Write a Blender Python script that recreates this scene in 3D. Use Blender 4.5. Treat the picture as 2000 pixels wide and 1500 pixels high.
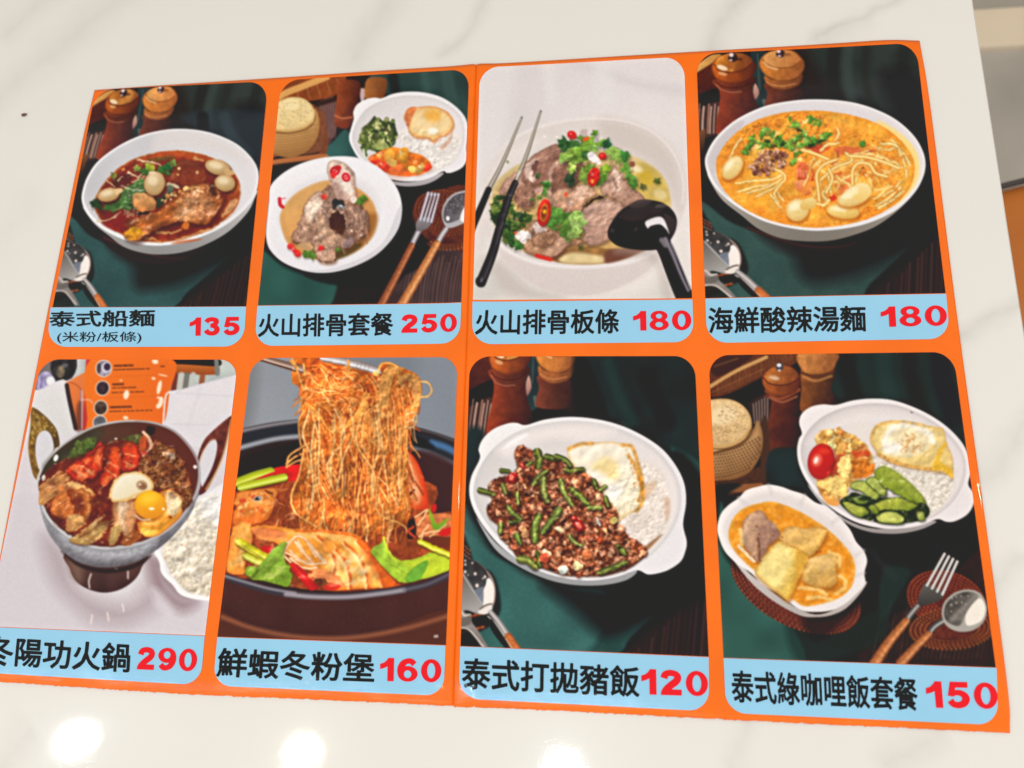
import bpy, bmesh, math, random
import numpy as np
from mathutils import Matrix, Vector

scn = bpy.context.scene
for o in list(bpy.data.objects): bpy.data.objects.remove(o)
COL = scn.collection

# ---------------------------------------------------------------- camera (metres; table top is z = 0, menu centre is the origin)
CAM_POS = (0.06431423, -0.09930494, 0.31412858)
CAM_ROT = ((0.99184505, 0.00417410, 0.12738118), (0.02856861, 0.96674895, -0.25412656), (-0.12420637, 0.25569327, 0.95874591))
cam_data = bpy.data.cameras.new('camera'); cam = bpy.data.objects.new('camera', cam_data); COL.objects.link(cam)
cam.matrix_world = Matrix.Translation(CAM_POS) @ Matrix(CAM_ROT).to_4x4()
cam_data.sensor_width = 36; cam_data.lens = 1444.2377 / 2000 * 36
cam_data.clip_start = .01; cam_data.clip_end = 50
cam_data.dof.use_dof = True; cam_data.dof.focus_distance = .335; cam_data.dof.aperture_fstop = 8.5
scn.camera = cam

# ---------------------------------------------------------------- room light: even bounce from a pale room + a row of ceiling downlights + added unseen fill lamps
world = bpy.data.worlds.new('World'); scn.world = world; world.use_nodes = True
bg = world.node_tree.nodes['Background']; bg.inputs[0].default_value = (1.0, .985, .965, 1); bg.inputs[1].default_value = .58
COOL, WARM = (.93, .97, 1.0), (1.0, .92, .78)
def downlight_or_fill(x, y, z, power, col, size=.052):
    d = bpy.data.lights.new('downlight_or_fill', 'AREA'); d.shape = 'DISK'; d.size = size; d.energy = power; d.color = col
    o = bpy.data.objects.new('downlight_or_fill', d); o.location = (x, y, z); COL.objects.link(o)
for x, c in ((-2.3, WARM), (-1.573, COOL), (-.840, WARM), (-.064, COOL)): downlight_or_fill(x, -.622, 2.0, 2.7, c, .042)
for x, c in ((-1.6, WARM), (-.5, WARM), (.6, COOL)): downlight_or_fill(x, -1.7, 2.0, 11.0, c)  # added fill row behind the camera, makes up for the dimmer downlight row
downlight_or_fill(2.1, .25, 2.0, 26.0, WARM)  # unseen lamp added to brighten the floor and step at the right
scn.view_settings.view_transform = 'Standard'; scn.view_settings.look = 'None'
scn.view_settings.exposure = .09; scn.view_settings.gamma = 1
scn.view_settings.use_curve_mapping = False
scn.cycles.max_bounces = 6
# ---------------------------------------------------------------- print painter
# The menu is a flat laminated print.  Its eight dish pictures are painted here with numpy into one layout array
# (layout units, 2000 x 1500) and are later stored as colours of the print meshes.  No image files are involved.
LW, LH = 2000, 1500
CV = np.zeros((LH, LW, 3), np.float32)
CLIP = np.ones((LH, LW), np.float32)
rng = np.random.default_rng(11)
_NZ = {}

def vnoise(cell):
    """smooth value noise over the whole layout, about -1..1"""
    if cell not in _NZ:
        r = np.random.default_rng(int(cell * 37) + 5)
        gy, gx = int(LH / cell) + 3, int(LW / cell) + 3
        g = r.uniform(-1, 1, (gy, gx)).astype(np.float32)
        y = np.arange(LH) / cell
        x = np.arange(LW) / cell
        iy = y.astype(int); ix = x.astype(int)
        fy = (y - iy).astype(np.float32); fx = (x - ix).astype(np.float32)
        fy = fy * fy * (3 - 2 * fy); fx = fx * fx * (3 - 2 * fx)
        a = g[iy] * (1 - fy)[:, None] + g[iy + 1] * fy[:, None]
        _NZ[cell] = a[:, ix] * (1 - fx) + a[:, ix + 1] * fx
    return _NZ[cell]

VX, VY, VS, VM, VE = 0.0, 0.0, 1.0, None, 1.0
def view(x0, y0, s, m=None):
    """local drawing units -> layout units (optionally through a 3x3 matrix)"""
    global VX, VY, VS, VM, VE
    VX, VY, VS, VM, VE = x0, y0, s, m, s

def sv(x0, y0, s, T=None, k=1.0):
    """window (x0, y0, scale s) seen through a layout -> layout homography T of scale about k"""
    global VE
    if T is None: return view(x0, y0, s)
    view(0, 0, 1, T @ np.array([[s, 0, x0], [0, s, y0], [0, 0, 1.0]])); VE = s * k

def tp(pts):
    p = np.asarray(pts, float).reshape(-1, 2)
    if VM is not None:
        q = np.c_[p, np.ones(len(p))] @ VM.T
        p = q[:, :2] / q[:, 2:3]
    return p * VS + (VX, VY)

def C(c):
    return np.array(c, np.float32) / 255.0

def cat(p, closed=True, n=6):
    """Catmull-Rom resampling"""
    p = np.asarray(p, float)
    if len(p) < 3: return p
    if closed:
        a, b, c, d = np.roll(p, 1, 0), p, np.roll(p, -1, 0), np.roll(p, -2, 0)
    else:
        e = np.vstack([2 * p[0] - p[1], p, 2 * p[-1] - p[-2]])
        a, b, c, d = e[:-3], e[1:-2], e[2:-1], e[3:]
    t = (np.arange(n) / n)[None, :, None]
    a, b, c, d = (v[:, None, :] for v in (a, b, c, d))
    q = .5 * (2 * b + (c - a) * t + (2 * a - 5 * b + 4 * c - d) * t * t + (3 * b - a - 3 * c + d) * t ** 3)
    q = q.reshape(-1, 2)
    return q if closed else np.vstack([q, p[-1]])

def box(p, pad):
    x0 = max(int(p[:, 0].min() - pad), 0); x1 = min(int(p[:, 0].max() + pad) + 2, LW)
    y0 = max(int(p[:, 1].min() - pad), 0); y1 = min(int(p[:, 1].max() + pad) + 2, LH)
    if x1 <= x0 or y1 <= y0: return None
    return slice(y0, y1), slice(x0, x1)

def sdf(p, sl):
    """signed distance, positive inside"""
    Y, X = np.mgrid[sl].astype(np.float32)
    d2 = np.full(X.shape, 1e9, np.float32); ins = np.zeros(X.shape, bool)
    q = np.roll(p, -1, 0)
    for (ax, ay), (bx, by) in zip(p.astype(np.float32), q.astype(np.float32)):
        ex, ey = bx - ax, by - ay
        L = ex * ex + ey * ey
        if L < 1e-9: continue
        wx, wy = X - ax, Y - ay
        t = np.clip((wx * ex + wy * ey) / L, 0, 1)
        np.minimum(d2, (wx - ex * t) ** 2 + (wy - ey * t) ** 2, out=d2)
        if ay != by:
            ins ^= ((ay > Y) != (by > Y)) & (X < ex * (Y - ay) / ey + ax)
    d = np.sqrt(d2)
    return np.where(ins, d, -d)

def put(sl, al, col):
    al = (al * CLIP[sl])[..., None]
    CV[sl] += (col - CV[sl]) * al

def shade(sl, d, p, col, c2, ang, nz, mix, edge, soft, a):
    """d: inside distance in layout units"""
    al = np.clip(d / max(soft, .01) + .5, 0, 1) * a
    Y, X = np.mgrid[sl].astype(np.float32)
    out = np.broadcast_to(C(col), X.shape + (3,)).copy()
    if c2 is not None:
        r = math.radians(ang); ux, uy = math.cos(r), math.sin(r)
        pr = p[:, 0] * ux + p[:, 1] * uy
        t = np.clip((X * ux + Y * uy - pr.min()) / max(np.ptp(pr), 1e-3), 0, 1)[..., None]
        out += (C(c2) - out) * t
    for m in mix:                                   # (colour, cell, threshold, sharpness, alpha)
        cc, cell, th, sh, ma = m
        t = np.clip((vnoise(cell)[sl] - th) * sh + .5, 0, 1)[..., None] * ma
        out += (C(cc) - out) * t
    for cell, amp in nz:
        out *= 1 + vnoise(cell)[sl][..., None] * amp
    for w, ec, ea in edge:                          # inner rim of width w
        t = (np.clip(1 - d / (w * VE), 0, 1) ** 1.5 * ea)[..., None]
        out += (C(ec) - out) * t
    put(sl, al, np.clip(out, 0, 1.2))

def _sf(soft):
    """soft edges: up to 3 layout units as given, wider ones in local units"""
    return soft if soft <= 3 else max(1.6, soft * VE * 2.0)

def P(pts, col, c2=None, ang=90, nz=(), mix=(), edge=(), soft=1.3, a=1, sm=1, n=5):
    soft = _sf(soft)
    p = tp(pts)
    if sm: p = cat(p, True, n)
    sl = box(p, soft + 1)
    if sl is None: return
    shade(sl, sdf(p, sl), p, col, c2, ang, nz, mix, edge, soft, a)

def E(cx, cy, rx, ry, rot=0, col=(0, 0, 0), c2=None, ang=90, nz=(), mix=(), edge=(), soft=1.3, a=1):
    soft = _sf(soft)
    r = math.radians(rot); t = np.linspace(0, 2 * math.pi, 40, endpoint=False)
    e = np.c_[np.cos(t) * rx, np.sin(t) * ry] @ np.array([[math.cos(r), math.sin(r)], [-math.sin(r), math.cos(r)]]) + (cx, cy)
    p = tp(e)
    sl = box(p, soft + 1)
    if sl is None: return
    if VM is None:
        Y, X = np.mgrid[sl].astype(np.float32)
        X = (X - VX) / VS - cx; Y = (Y - VY) / VS - cy
        u = (X * math.cos(r) + Y * math.sin(r)) / rx; v = (-X * math.sin(r) + Y * math.cos(r)) / ry
        f = np.sqrt(u * u + v * v) + 1e-6
        g = np.sqrt((u / rx) ** 2 + (v / ry) ** 2) / f + 1e-9
        d = (1 - f) / g * VS
        d = np.minimum(d, min(rx, ry) * VS)
    else:
        d = sdf(p, sl)
    shade(sl, d, p, col, c2, ang, nz, mix, edge, soft, a)

def S(pts, w, col, w2=None, dark=None, hl=None, hs=.35, soft=1.2, a=1, sm=1, nz=(), n=5):
    """stroke of half-width w (-> w2 at its end), round section shading towards dark, highlight hl offset to one side"""
    soft = _sf(soft)
    p = tp(pts)
    if sm and len(p) > 2: p = cat(p, False, n)
    sc = VS if VM is None else np.linalg.norm(tp([pts[0], (pts[0][0] + 1, pts[0][1])])[1] - tp([pts[0]])[0])
    w = w * sc; w2 = w if w2 is None else w2 * sc
    sl = box(p, max(w, w2) + soft + 1)
    if sl is None: return
    Y, X = np.mgrid[sl].astype(np.float32)
    best = np.full(X.shape, 1e9, np.float32); side = np.zeros(X.shape, np.float32)
    seg = np.r_[0, np.cumsum(np.linalg.norm(np.diff(p, axis=0), axis=1))]; tot = max(seg[-1], 1e-6)
    for i in range(len(p) - 1):
        ax, ay = p[i]; ex, ey = p[i + 1] - p[i]
        L = ex * ex + ey * ey
        if L < 1e-9: continue
        wx, wy = X - ax, Y - ay
        t = np.clip((wx * ex + wy * ey) / L, 0, 1)
        d = np.sqrt((wx - ex * t) ** 2 + (wy - ey * t) ** 2)
        ww = w + (w2 - w) * (seg[i] + t * math.sqrt(L)) / tot
        d = d / np.maximum(ww, .05)
        m = d < best
        s = (ex * wy - ey * wx) / math.sqrt(L) / np.maximum(ww, .05)
        best = np.where(m, d, best); side = np.where(m, s, side)
    wm = max((w + w2) / 2, .3)
    al = np.clip((1 - best) * wm / soft + .5, 0, 1) * a
    out = np.broadcast_to(C(col), X.shape + (3,)).copy()
    if dark is not None:
        t = (np.clip(best, 0, 1) ** 2)[..., None]
        out += (C(dark) - out) * t
    if hl is not None:
        t = np.clip(1 - np.abs(side + hs) / .45, 0, 1)[..., None]
        out += (C(hl) - out) * t
    for cell, amp in nz:
        out *= 1 + vnoise(cell)[sl][..., None] * amp
    put(sl, al, out)

def inside(pts, n):
    """n random points inside a polygon, in local units"""
    p = np.asarray(pts, float); lo, hi = p.min(0), p.max(0); out = []
    q = np.roll(p, -1, 0)
    while len(out) < n:
        x, y = rng.uniform(lo, hi)
        c = False
        for (ax, ay), (bx, by) in zip(p, q):
            if (ay > y) != (by > y) and x < (bx - ax) * (y - ay) / (by - ay) + ax: c = not c
        if c: out.append((x, y))
    return out

def jit(c, v):
    return np.clip(np.array(c, float) * (1 + rng.uniform(-v, v)) + rng.uniform(-v, v, 3) * 40, 0, 255)

def lump(x, y, r, cols, v=.12, el=.5, hl=None, sh=(30, 15, 10), sa=.45):
    """one small irregular crumb with its own shade below and light above"""
    k = rng.integers(6, 9); t0 = rng.uniform(0, 6.28); st = rng.uniform(el, 1); ro = rng.uniform(0, 3.14)
    t = t0 + np.arange(k) / k * 6.283
    q = np.c_[np.cos(t) * r * rng.uniform(.7, 1.15, k), np.sin(t) * r * st * rng.uniform(.7, 1.15, k)]
    c, s = math.cos(ro), math.sin(ro)
    q = q @ np.array([[c, s], [-s, c]])
    col = jit(cols[rng.integers(len(cols))], v)
    if sa: P(q + (x + r * .15, y + r * .35), sh, soft=max(3.1, r * .5), a=sa, n=2)
    P(q + (x, y), col * 1.06, c2=col * .80, ang=80, soft=1.6, n=2)
    if hl is not None and rng.random() < .5:
        E(x - r * .25, y - r * .3, r * .3, r * .2, rng.uniform(0, 90), hl, soft=1.5, a=.65)

def leaf(x, y, r, rot, col, dark, lobes=5):
    """a lobed herb leaf"""
    k = lobes * 2 + 1; t = np.linspace(-2.4, 2.4, k) + rng.uniform(-.16, .16, k)
    rr = r * np.where(np.arange(k) % 2 == 0, 1, .74) * rng.uniform(.7, 1.2, k)
    q = np.c_[np.cos(t) * rr, np.sin(t) * rr * .8]
    q = np.vstack([q, [(-r * .55, 0)]])
    c, s = math.cos(rot), math.sin(rot)
    q = q @ np.array([[c, s], [-s, c]]) + (x, y)
    P(q + (r * .1, r * .25), (20, 25, 10), soft=max(3.1, r * .4), a=.35, n=2)
    P(q, np.array(col) * 1.1, c2=np.array(col) * .55 + np.array(dark) * .45, ang=rng.uniform(0, 180), nz=((5, .14),), soft=1.2, n=2)
    for j in (-1.2, 0, 1.2):
        S([(x, y), (x + math.cos(rot + j) * r * .7, y + math.sin(rot + j) * r * .6)], r * .035, np.array(col) * .75, soft=1, a=.5)

def blur(sl, k):
    """box blur twice of a layout window"""
    a = CV[sl]
    for _ in range(2):
        for ax in (0, 1):
            pad = [(0, 0)] * 3; pad[ax] = (k, k)
            b = np.cumsum(np.pad(a, pad, mode='edge'), axis=ax, dtype=np.float64)
            z = np.zeros_like(np.take(b, [0], ax)); b = np.concatenate([z, b], ax)
            n = a.shape[ax]
            a = ((np.take(b, np.arange(2 * k + 1, 2 * k + 1 + n), ax) - np.take(b, np.arange(n), ax)) / (2 * k + 1)).astype(np.float32)
    CV[sl] = a

def warp(pts, amp, cell, seed=0, amp2=0, cell2=30):
    """break smooth outlines inside a polygon by a small noise displacement (amplitudes in layout units)"""
    p = tp(pts); sl = box(p, 4)
    if sl is None: return
    m = np.clip(sdf(p, sl) / 6 + .5, 0, 1)
    Y, X = np.mgrid[sl].astype(np.float32)
    n1 = np.roll(vnoise(cell), 137 + seed * 31, 0); n2 = np.roll(vnoise(cell), 311 + seed * 17, 1)
    dx = n1[sl] * amp; dy = n2[sl] * amp
    if amp2:
        dx = dx + np.roll(vnoise(cell2), 71, 0)[sl] * amp2; dy = dy + np.roll(vnoise(cell2), 53, 1)[sl] * amp2
    x = np.clip(X + dx * m, 0, LW - 1.01); y = np.clip(Y + dy * m, 0, LH - 1.01)
    ix, iy = x.astype(int), y.astype(int); fx, fy = (x - ix)[..., None], (y - iy)[..., None]
    out = CV[iy, ix] * (1 - fx) * (1 - fy) + CV[iy, ix + 1] * fx * (1 - fy) + CV[iy + 1, ix] * (1 - fx) * fy + CV[iy + 1, ix + 1] * fx * fy
    c = CLIP[sl][..., None]
    CV[sl] = CV[sl] * (1 - c) + out * c

def grain(pts, cells, dark=1.0):
    """multiply fine brightness noise into a polygon"""
    p = tp(pts); sl = box(p, 4)
    if sl is None: return
    m = (np.clip(sdf(p, sl) / 5 + .5, 0, 1) * CLIP[sl])[..., None]
    f = 1
    for cell, amp in cells: f = f * (1 + vnoise(cell)[sl][..., None] * amp)
    CV[sl] = CV[sl] * (1 + (f * dark - 1) * m)

def emboss(pts, cells, amp, gloss=0.0, th=.9, seed=0, feather=6.0, tint=(255, 246, 230)):
    """side-light a noise relief inside a polygon: printed food shows grain, fibres and wet glints"""
    p = tp(pts); sl = box(p, 4)
    if sl is None: return
    m = np.clip(sdf(p, sl) / feather + .5, 0, 1) * CLIP[sl]
    s = 0
    for cell, w in cells:
        h = np.roll(np.roll(vnoise(cell), 97 * (seed + 1), 0), 61 * (seed + 1), 1)
        gy, gx = np.gradient(h[sl]); s = s + (-(gx * .6 + gy * .8)) * cell * w
    s = s.astype(np.float32)
    k = (s * amp * m)[..., None]
    CV[sl] = np.clip(CV[sl] * (1 + k) + np.maximum(k, 0) * .02, 0, 1.1)
    if gloss:
        g = (np.clip((s - th) * 2.2, 0, 1) * gloss * m)[..., None]; CV[sl] += (C(tint) - CV[sl]) * g

def unsharp(k, amt):
    """wide-radius local contrast, as in a phone picture"""
    a = CV.copy(); blur((slice(0, LH), slice(0, LW)), k); b = CV.copy()
    CV[:] = np.clip(a + (a - b) * amt, 0, 1.1)

def hom4(src, dst):
    A = []
    for (x, y), (u, v) in zip(src, dst):
        A.append([x, y, 1, 0, 0, 0, -u * x, -u * y, -u]); A.append([0, 0, 0, x, y, 1, -v * x, -v * y, -v])
    return np.linalg.svd(np.array(A, float))[2][-1].reshape(3, 3)

def clip_panel(q):
    """restrict painting to one panel (with 4 units of bleed)"""
    CLIP[:] = 0
    p = np.array(q, float); c = p.mean(0); p = c + (p - c) * 1.02
    sl = box(p, 4)
    CLIP[sl] = np.clip(sdf(p, sl) + 1, 0, 1)
# panel outlines in layout units: photo corners TL TR BR BL, caption corners TL TR BR BL, corner radius
PANELS = [
 ([(187,176),(523.5,158.5),(481,598.5),(103,600)], [(99,600.7),(481,599.2),(476,677),(92,677.5)], 38),
 ([(549,157),(917,135.6),(901.6,591.4),(504,596.6)], [(503,597.6),(901.6,592.6),(898.6,671),(497.5,676)], 36),
 ([(938,132.5),(1335.8,111.6),(1351.5,582.2),(924.4,586.8)], [(923.6,590.3),(1352.3,584.8),(1355.4,668),(922.4,672.9)], 38),
 ([(1360,105.8),(1789,84),(1847,572.5),(1377.7,582.2)], [(1377.7,583.3),(1848,573.8),(1855.5,661.7),(1380.5,670)], 40),
 ([(81.6,702),(465.5,702.7),(400.7,1241),(-25,1223)], [(-26,1224.2),(400,1242.3),(392,1338),(-38,1313)], 36),
 ([(492.4,699.6),(894.7,697.7),(871.4,1259.6),(425,1243.3)], [(424.7,1244.4),(870.5,1260.9),(866.7,1359),(416.3,1339)], 36),
 ([(918.4,696.8),(1356.6,695.4),(1384,1282.2),(900,1261.6)], [(899.2,1262.6),(1384,1283.6),(1385,1389),(896.8,1364)], 40),
 ([(1384,694),(1861.6,687.6),(1944,1303.2),(1413,1284.3)], [(1413,1285.4),(1945.7,1304.4),(1949.3,1416),(1418,1392)], 40),
]
# ---- props that recur in the printed pictures: pepper mills, wicker box, draped cloth, spoon
def mills(T=None, k=1.0, lo=1.0):
    sv(1360, 80, .14664, T, k)
    g = ((3, .05), (9, .08), (40, .08))
    P([(-60,440),(240,270),(400,400),(270,620),(-60,800)], (92,40,30), c2=(58,26,22), nz=g, soft=3)
    for i in range(9): S([(-20+i*30,430-i*14),(60+i*30,700-i*20)], 2, (120,62,48), soft=2, a=.35)
    P([(-60,470),(-20,380),(40,300),(200,190),(330,185),(240,275),(20,415)], (214,164,96), c2=(190,130,66), ang=0, soft=3, nz=((6,.05),))
    P([(-60,780),(300,630),(330,860),(200,1000),(-60,980)], (28,19,19), soft=6)
    P([(-60,960),(60,900),(310,820),(300,1230),(-60,1260)], (66,42,38), soft=4)
    for i,(x,w,c) in enumerate([(30,9,(150,118,104)),(85,13,(205,172,158)),(155,10,(176,130,112)),(185,12,(200,160,142)),(235,9,(196,158,146)),(285,14,(205,165,150))]):
        S([(x+14,840+(i*37)%70),(x,1040),(x-6,1230)], w, c, soft=4, a=.85)
    P([(-60,1240),(60,1200),(120,1190),(80,1500),(-60,1500)], (120,75,45), c2=(40,25,22), ang=80, soft=8)
    P([(735,60),(900,60),(930,300),(960,880),(700,900),(740,500)], (38,50,52), nz=((20,.12),), soft=6)
    S([(815,180),(830,430),(845,640)], 14, (66,82,82), soft=8, a=.7)
    S([(900,800),(930,880)], 26, (96,116,114), soft=10, a=.7)
    P([(780,565),(836,690),(775,795),(752,700)], (206,158,144), c2=(150,104,96), soft=3)
    # dark mill
    P([(250,540),(300,650),(312,760),(295,930),(265,1080),(300,1260),(720,1260),(900,1060),(800,830),(745,640),(756,500)], (158,62,36), c2=(42,24,24), ang=4, nz=g, soft=3)
    P([(245,520),(268,600),(340,660),(470,692),(620,680),(750,610),(762,480)], (132,58,38), c2=(62,32,28), ang=10, nz=g, soft=3)
    S([(262,580),(330,650),(460,685),(600,676)], 7, (196,120,92), soft=4, a=.7)
    S([(255,545),(330,600),(470,628),(640,606),(755,540)], 8, (60,24,20), soft=4, a=.7)
    P([(203,375),(222,290),(330,200),(560,180),(740,260),(797,330),(772,430),(700,520),(560,562),(420,562),(290,522),(230,462)], (204,98,34), c2=(86,38,26), ang=15, nz=g, soft=3, edge=((40,(70,28,18),.55),))
    P([(245,330),(290,230),(420,170),(600,165),(720,220),(742,290),(650,370),(500,412),(380,408),(290,380)], (206,126,48), c2=(120,58,34), ang=12, nz=g, mix=(((236,166,80),14,.3,2,.6),), soft=3)
    S([(243,316),(290,382),(390,417),(500,417),(640,377),(744,300)], 7, (84,36,18), soft=3)
    E(345,360,74,32,18,(250,226,196), soft=10, a=.85)
    E(350,440,60,22,14,(246,200,150), soft=9, a=.6)
    E(485,222,62,58,0,(44,26,30), soft=3); E(466,188,30,27,0,(232,208,210), soft=3); E(460,258,20,13,0,(226,196,190), soft=3); E(560,245,55,20,0,(50,22,16), soft=8, a=.6)
    # light mill
    P([(925,560),(945,700),(940,900),(1400,880),(1375,600)], (122,58,42), c2=(44,28,28), ang=5, nz=g, soft=3)
    P([(908,465),(1000,510),(1150,530),(1300,515),(1410,440),(1398,540),(1330,602),(1180,642),(1030,622),(930,560)], (186,106,52), c2=(108,60,38), ang=10, nz=g, soft=3)
    S([(935,545),(1030,588),(1160,600),(1320,570)], 6, (224,160,104), soft=4, a=.7)
    P([(836,300),(868,220),(960,150),(1100,116),(1280,126),(1400,220),(1442,310),(1422,400),(1340,490),(1200,532),(1050,522),(930,462),(860,380)], (222,136,58), c2=(146,82,46), ang=8, nz=g, soft=3, edge=((36,(110,56,26),.5),))
    P([(885,230),(960,160),(1100,122),(1260,132),(1370,216),(1382,270),(1290,332),(1150,357),(1020,342),(920,292)], (232,166,96), c2=(186,112,60), ang=15, nz=g, soft=3)
    S([(885,236),(920,292),(1020,346),(1150,360),(1290,336),(1384,268)], 5, (120,64,30), soft=3)
    S([(905,290),(960,340),(1080,376)], 12, (250,214,166), soft=8, a=.6)
    E(1120,168,58,52,0,(52,30,36), soft=3); E(1098,140,26,22,0,(228,206,212), soft=3); E(1108,200,20,14,0,(220,196,196), soft=3); E(1200,180,60,20,0,(120,66,34), soft=8, a=.6)

def spoon(T=None, k=1.0, bw=1.0):
    """spoon and fork necks on a wicker mat, at the lower left"""
    sv(1360, 400, .13333, T, k)
    P([(60,180),(170,210),(300,420),(560,520),(690,700),(760,950),(640,1120),(420,1230),(120,1400),(60,1400)], (20,18,18), soft=22, a=.75)
    for i in range(26):
        x, y = 95 + (i % 4) * 38 + rng.uniform(-6, 6), 215 + (i // 4) * 44 + (i % 4) * 22
        if y < 470: E(x, y, 19, 14, 40, (146,66,44), c2=(60,24,18), soft=2); E(x-4, y-4, 6, 5, 0, (230,190,170), soft=2, a=.7)
    for i in range(14):
        x, y = 130 + (i % 7) * 62, 1085 + (i // 7) * 165 - (i % 7) * 14
        E(x, y, 40, 20, -18, (176,84,40), c2=(70,28,16), soft=3); E(x-6, y-6, 12, 5, -18, (232,150,100), soft=3, a=.7)
    P([(60,1180),(200,1160),(320,1200),(560,1400),(60,1440)], (24,30,28), soft=10, a=.8)
    # spoon bowl
    P([(60,330),(200,370),(330,400),(500,500),(610,610),(655,750),(650,860),(620,960),(560,1000),(420,1010),(250,970),(60,940)], (70,66,64), c2=(150,146,148), ang=90, soft=2)
    P([(60,340),(210,380),(350,420),(490,520),(520,600),(470,720),(400,800),(300,690),(170,560),(60,480)], (46,42,42), c2=(70,70,74), soft=5, nz=((10,.2),))
    P([(60,520),(170,590),(310,740),(430,850),(490,910),(400,980),(250,960),(60,930)], (92,86,82), c2=(168,164,162), ang=60, soft=4)
    S([(120,540),(300,730),(440,860),(500,905)], 7, (206,204,206), soft=4, a=.8)
    P([(330,740),(470,690),(490,760),(500,890),(430,850)], (126,132,148), soft=8, a=.8)
    P([(505,600),(560,600),(625,690),(640,790),(632,870),(570,885),(490,915),(478,800),(470,730),(495,660)], (240,230,226), soft=4)
    S([(500,520),(590,610),(640,720),(648,850),(620,900)], 8, (196,150,134), soft=3, a=.8)
    P([(410,985),(480,940),(600,895),(620,960),(560,1000),(480,1010)], (228,218,212), soft=3); S([(440,950),(520,905),(600,885)], 10, (100,88,80), soft=4)
    for x,y,r in [(148,396,13),(155,440,14),(260,420,12),(162,524,18),(318,544,20),(470,575,18),(440,595,10),(362,680,24),(210,560,8)]: E(x,y,r,r*.9,0,(240,222,214), soft=3)
    # neck and handle
    S([(610,985),(740,1090),(905,1250)], 40, (168,160,160), w2=48, dark=(120,112,112), hl=(206,198,198), hs=0, soft=3)
    S([(570,1030),(690,1110),(880,1290),(960,1370)], 8, (226,212,206), soft=3)
    S([(915,1262),(1100,1440)], 62, (196,112,62), dark=(150,74,38), soft=3, nz=((4,.1),)); S([(880,1290),(1010,1420)], 8, (236,190,150), soft=3)
    P([(620,1060),(700,1120),(960,1390),(880,1390),(640,1180)], (18,14,14), soft=8, a=.7)
    # fork neck
    P([(60,930),(160,950),(220,1000),(300,1020),(340,1110),(420,1180),(560,1330),(610,1400),(520,1390),(420,1290),(290,1190),(190,1170),(60,1190)], (150,142,138), c2=(120,112,110), soft=3, nz=((6,.06),))
    P([(60,1010),(180,1060),(300,1030),(320,1110),(240,1150),(60,1160)], (96,90,86), soft=6, a=.8)
    S([(60,1185),(200,1175),(300,1195),(430,1290),(550,1390)], 9, (232,218,208), soft=3)
    S([(70,950),(150,975),(210,1030),(300,1015)], 9, (222,214,206), soft=3)

def dark_table(T=None, k=1.0, green=(52,80,76)):
    """dark drape behind, green cloth in front, wood strip at the lower right (local window of the upper right picture)"""
    sv(1350, 70, .4067, T, k)
    P([(-60,-60),(1400,-60),(1400,1500),(-60,1500)], (30,26,28), sm=0)
    P([(480,0),(760,0),(760,420),(500,420)], (40,34,34), soft=40)
    P([(600,-40),(1300,-40),(1300,420),(1000,380),(800,300),(640,200)], (44,52,50), nz=((60,.12),(18,.05)), soft=30)
    for x,w,c,a in [(690,30,(34,34,34),.8),(760,26,(60,72,70),.6),(845,20,(38,40,38),.8),(930,40,(52,58,56),.5),(1030,30,(34,36,36),.7)]:
        S([(x,20),(x-10,180),(x+30,400)], w, c, soft=14, a=a)
    P([(900,180),(1200,250),(1300,700),(1100,600)], (30,28,32), soft=40, a=.9)
    P([(-60,780),(60,800),(200,900),(420,960),(700,960),(960,900),(1230,760),(1300,900),(1160,930),(860,1190),(760,1290),(-60,1330)], np.array(green)*.95, c2=np.array(green)*.75, ang=0, nz=((70,.14),(25,.06),(3,.03)), soft=8)
    P([(480,930),(900,880),(1250,700),(1250,920),(1000,1060),(760,1160),(560,1180),(500,1060)], (26,22,24), soft=46, a=.93)
    P([(300,900),(520,980),(800,1000),(760,1060),(480,1050),(330,970)], (34,30,30), soft=24, a=.8)
    P([(820,1260),(1000,1090),(1200,940),(1320,940),(1320,1300),(820,1300)], (40,27,28), c2=(30,22,24), ang=-60, soft=10)
    for i in range(16):
        x = 840 + i * 26 + rng.uniform(-8, 8)
        S([(x+10,1265-min(i*24,300)+20),(x,1290)], rng.uniform(2,7), jit((66,44,40),.2), soft=4, a=.6)
    S([(790,1290),(950,1140),(1220,925)], 6, (16,13,14), soft=6, a=.8)

def wicker_ring(cx, cy, rx, ry, rot, r0, rows, cell, T=None, c=(150,70,36), d=(58,24,16), hl=(216,150,110), t0=0, t1=6.283):
    """rows of woven bumps round an ellipse"""
    ro = math.radians(rot)
    for j in range(rows):
        f = r0 + (1 - r0) * (j + .5) / rows
        n = int((t1 - t0) * math.sqrt((rx*rx + ry*ry) / 2) * f / cell)
        for i in range(n):
            t = t0 + (t1 - t0) * (i + .5 * (j % 2)) / max(n, 1)
            x, y = rx * f * math.cos(t), ry * f * math.sin(t)
            X = cx + x * math.cos(ro) - y * math.sin(ro); Y = cy + x * math.sin(ro) + y * math.cos(ro)
            tg = math.degrees(math.atan2(ry * math.cos(t), -rx * math.sin(t))) + rot
            E(X, Y, cell * .42, rx * (1 - r0) / rows * .42, tg, jit(c, .12), c2=d, ang=tg + 90, soft=1.5)
            E(X - cell * .08, Y - cell * .1, cell * .16, cell * .09, tg, hl, soft=1.5, a=.55)

def bowl(outer, under, rim_c=(238,234,236), side=((196,190,186),(132,126,120)), inner=None, soup=None, in_c=((206,200,202),(226,220,222))):
    P(under, side[0], c2=side[1], ang=90, soft=1.5, n=6)
    P(outer, rim_c, c2=np.array(rim_c) * .96, ang=0, soft=1.3, n=6)
    if inner: P(inner, in_c[0], c2=in_c[1], ang=20, soft=2.2, n=6, nz=((60,.02),))
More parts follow.
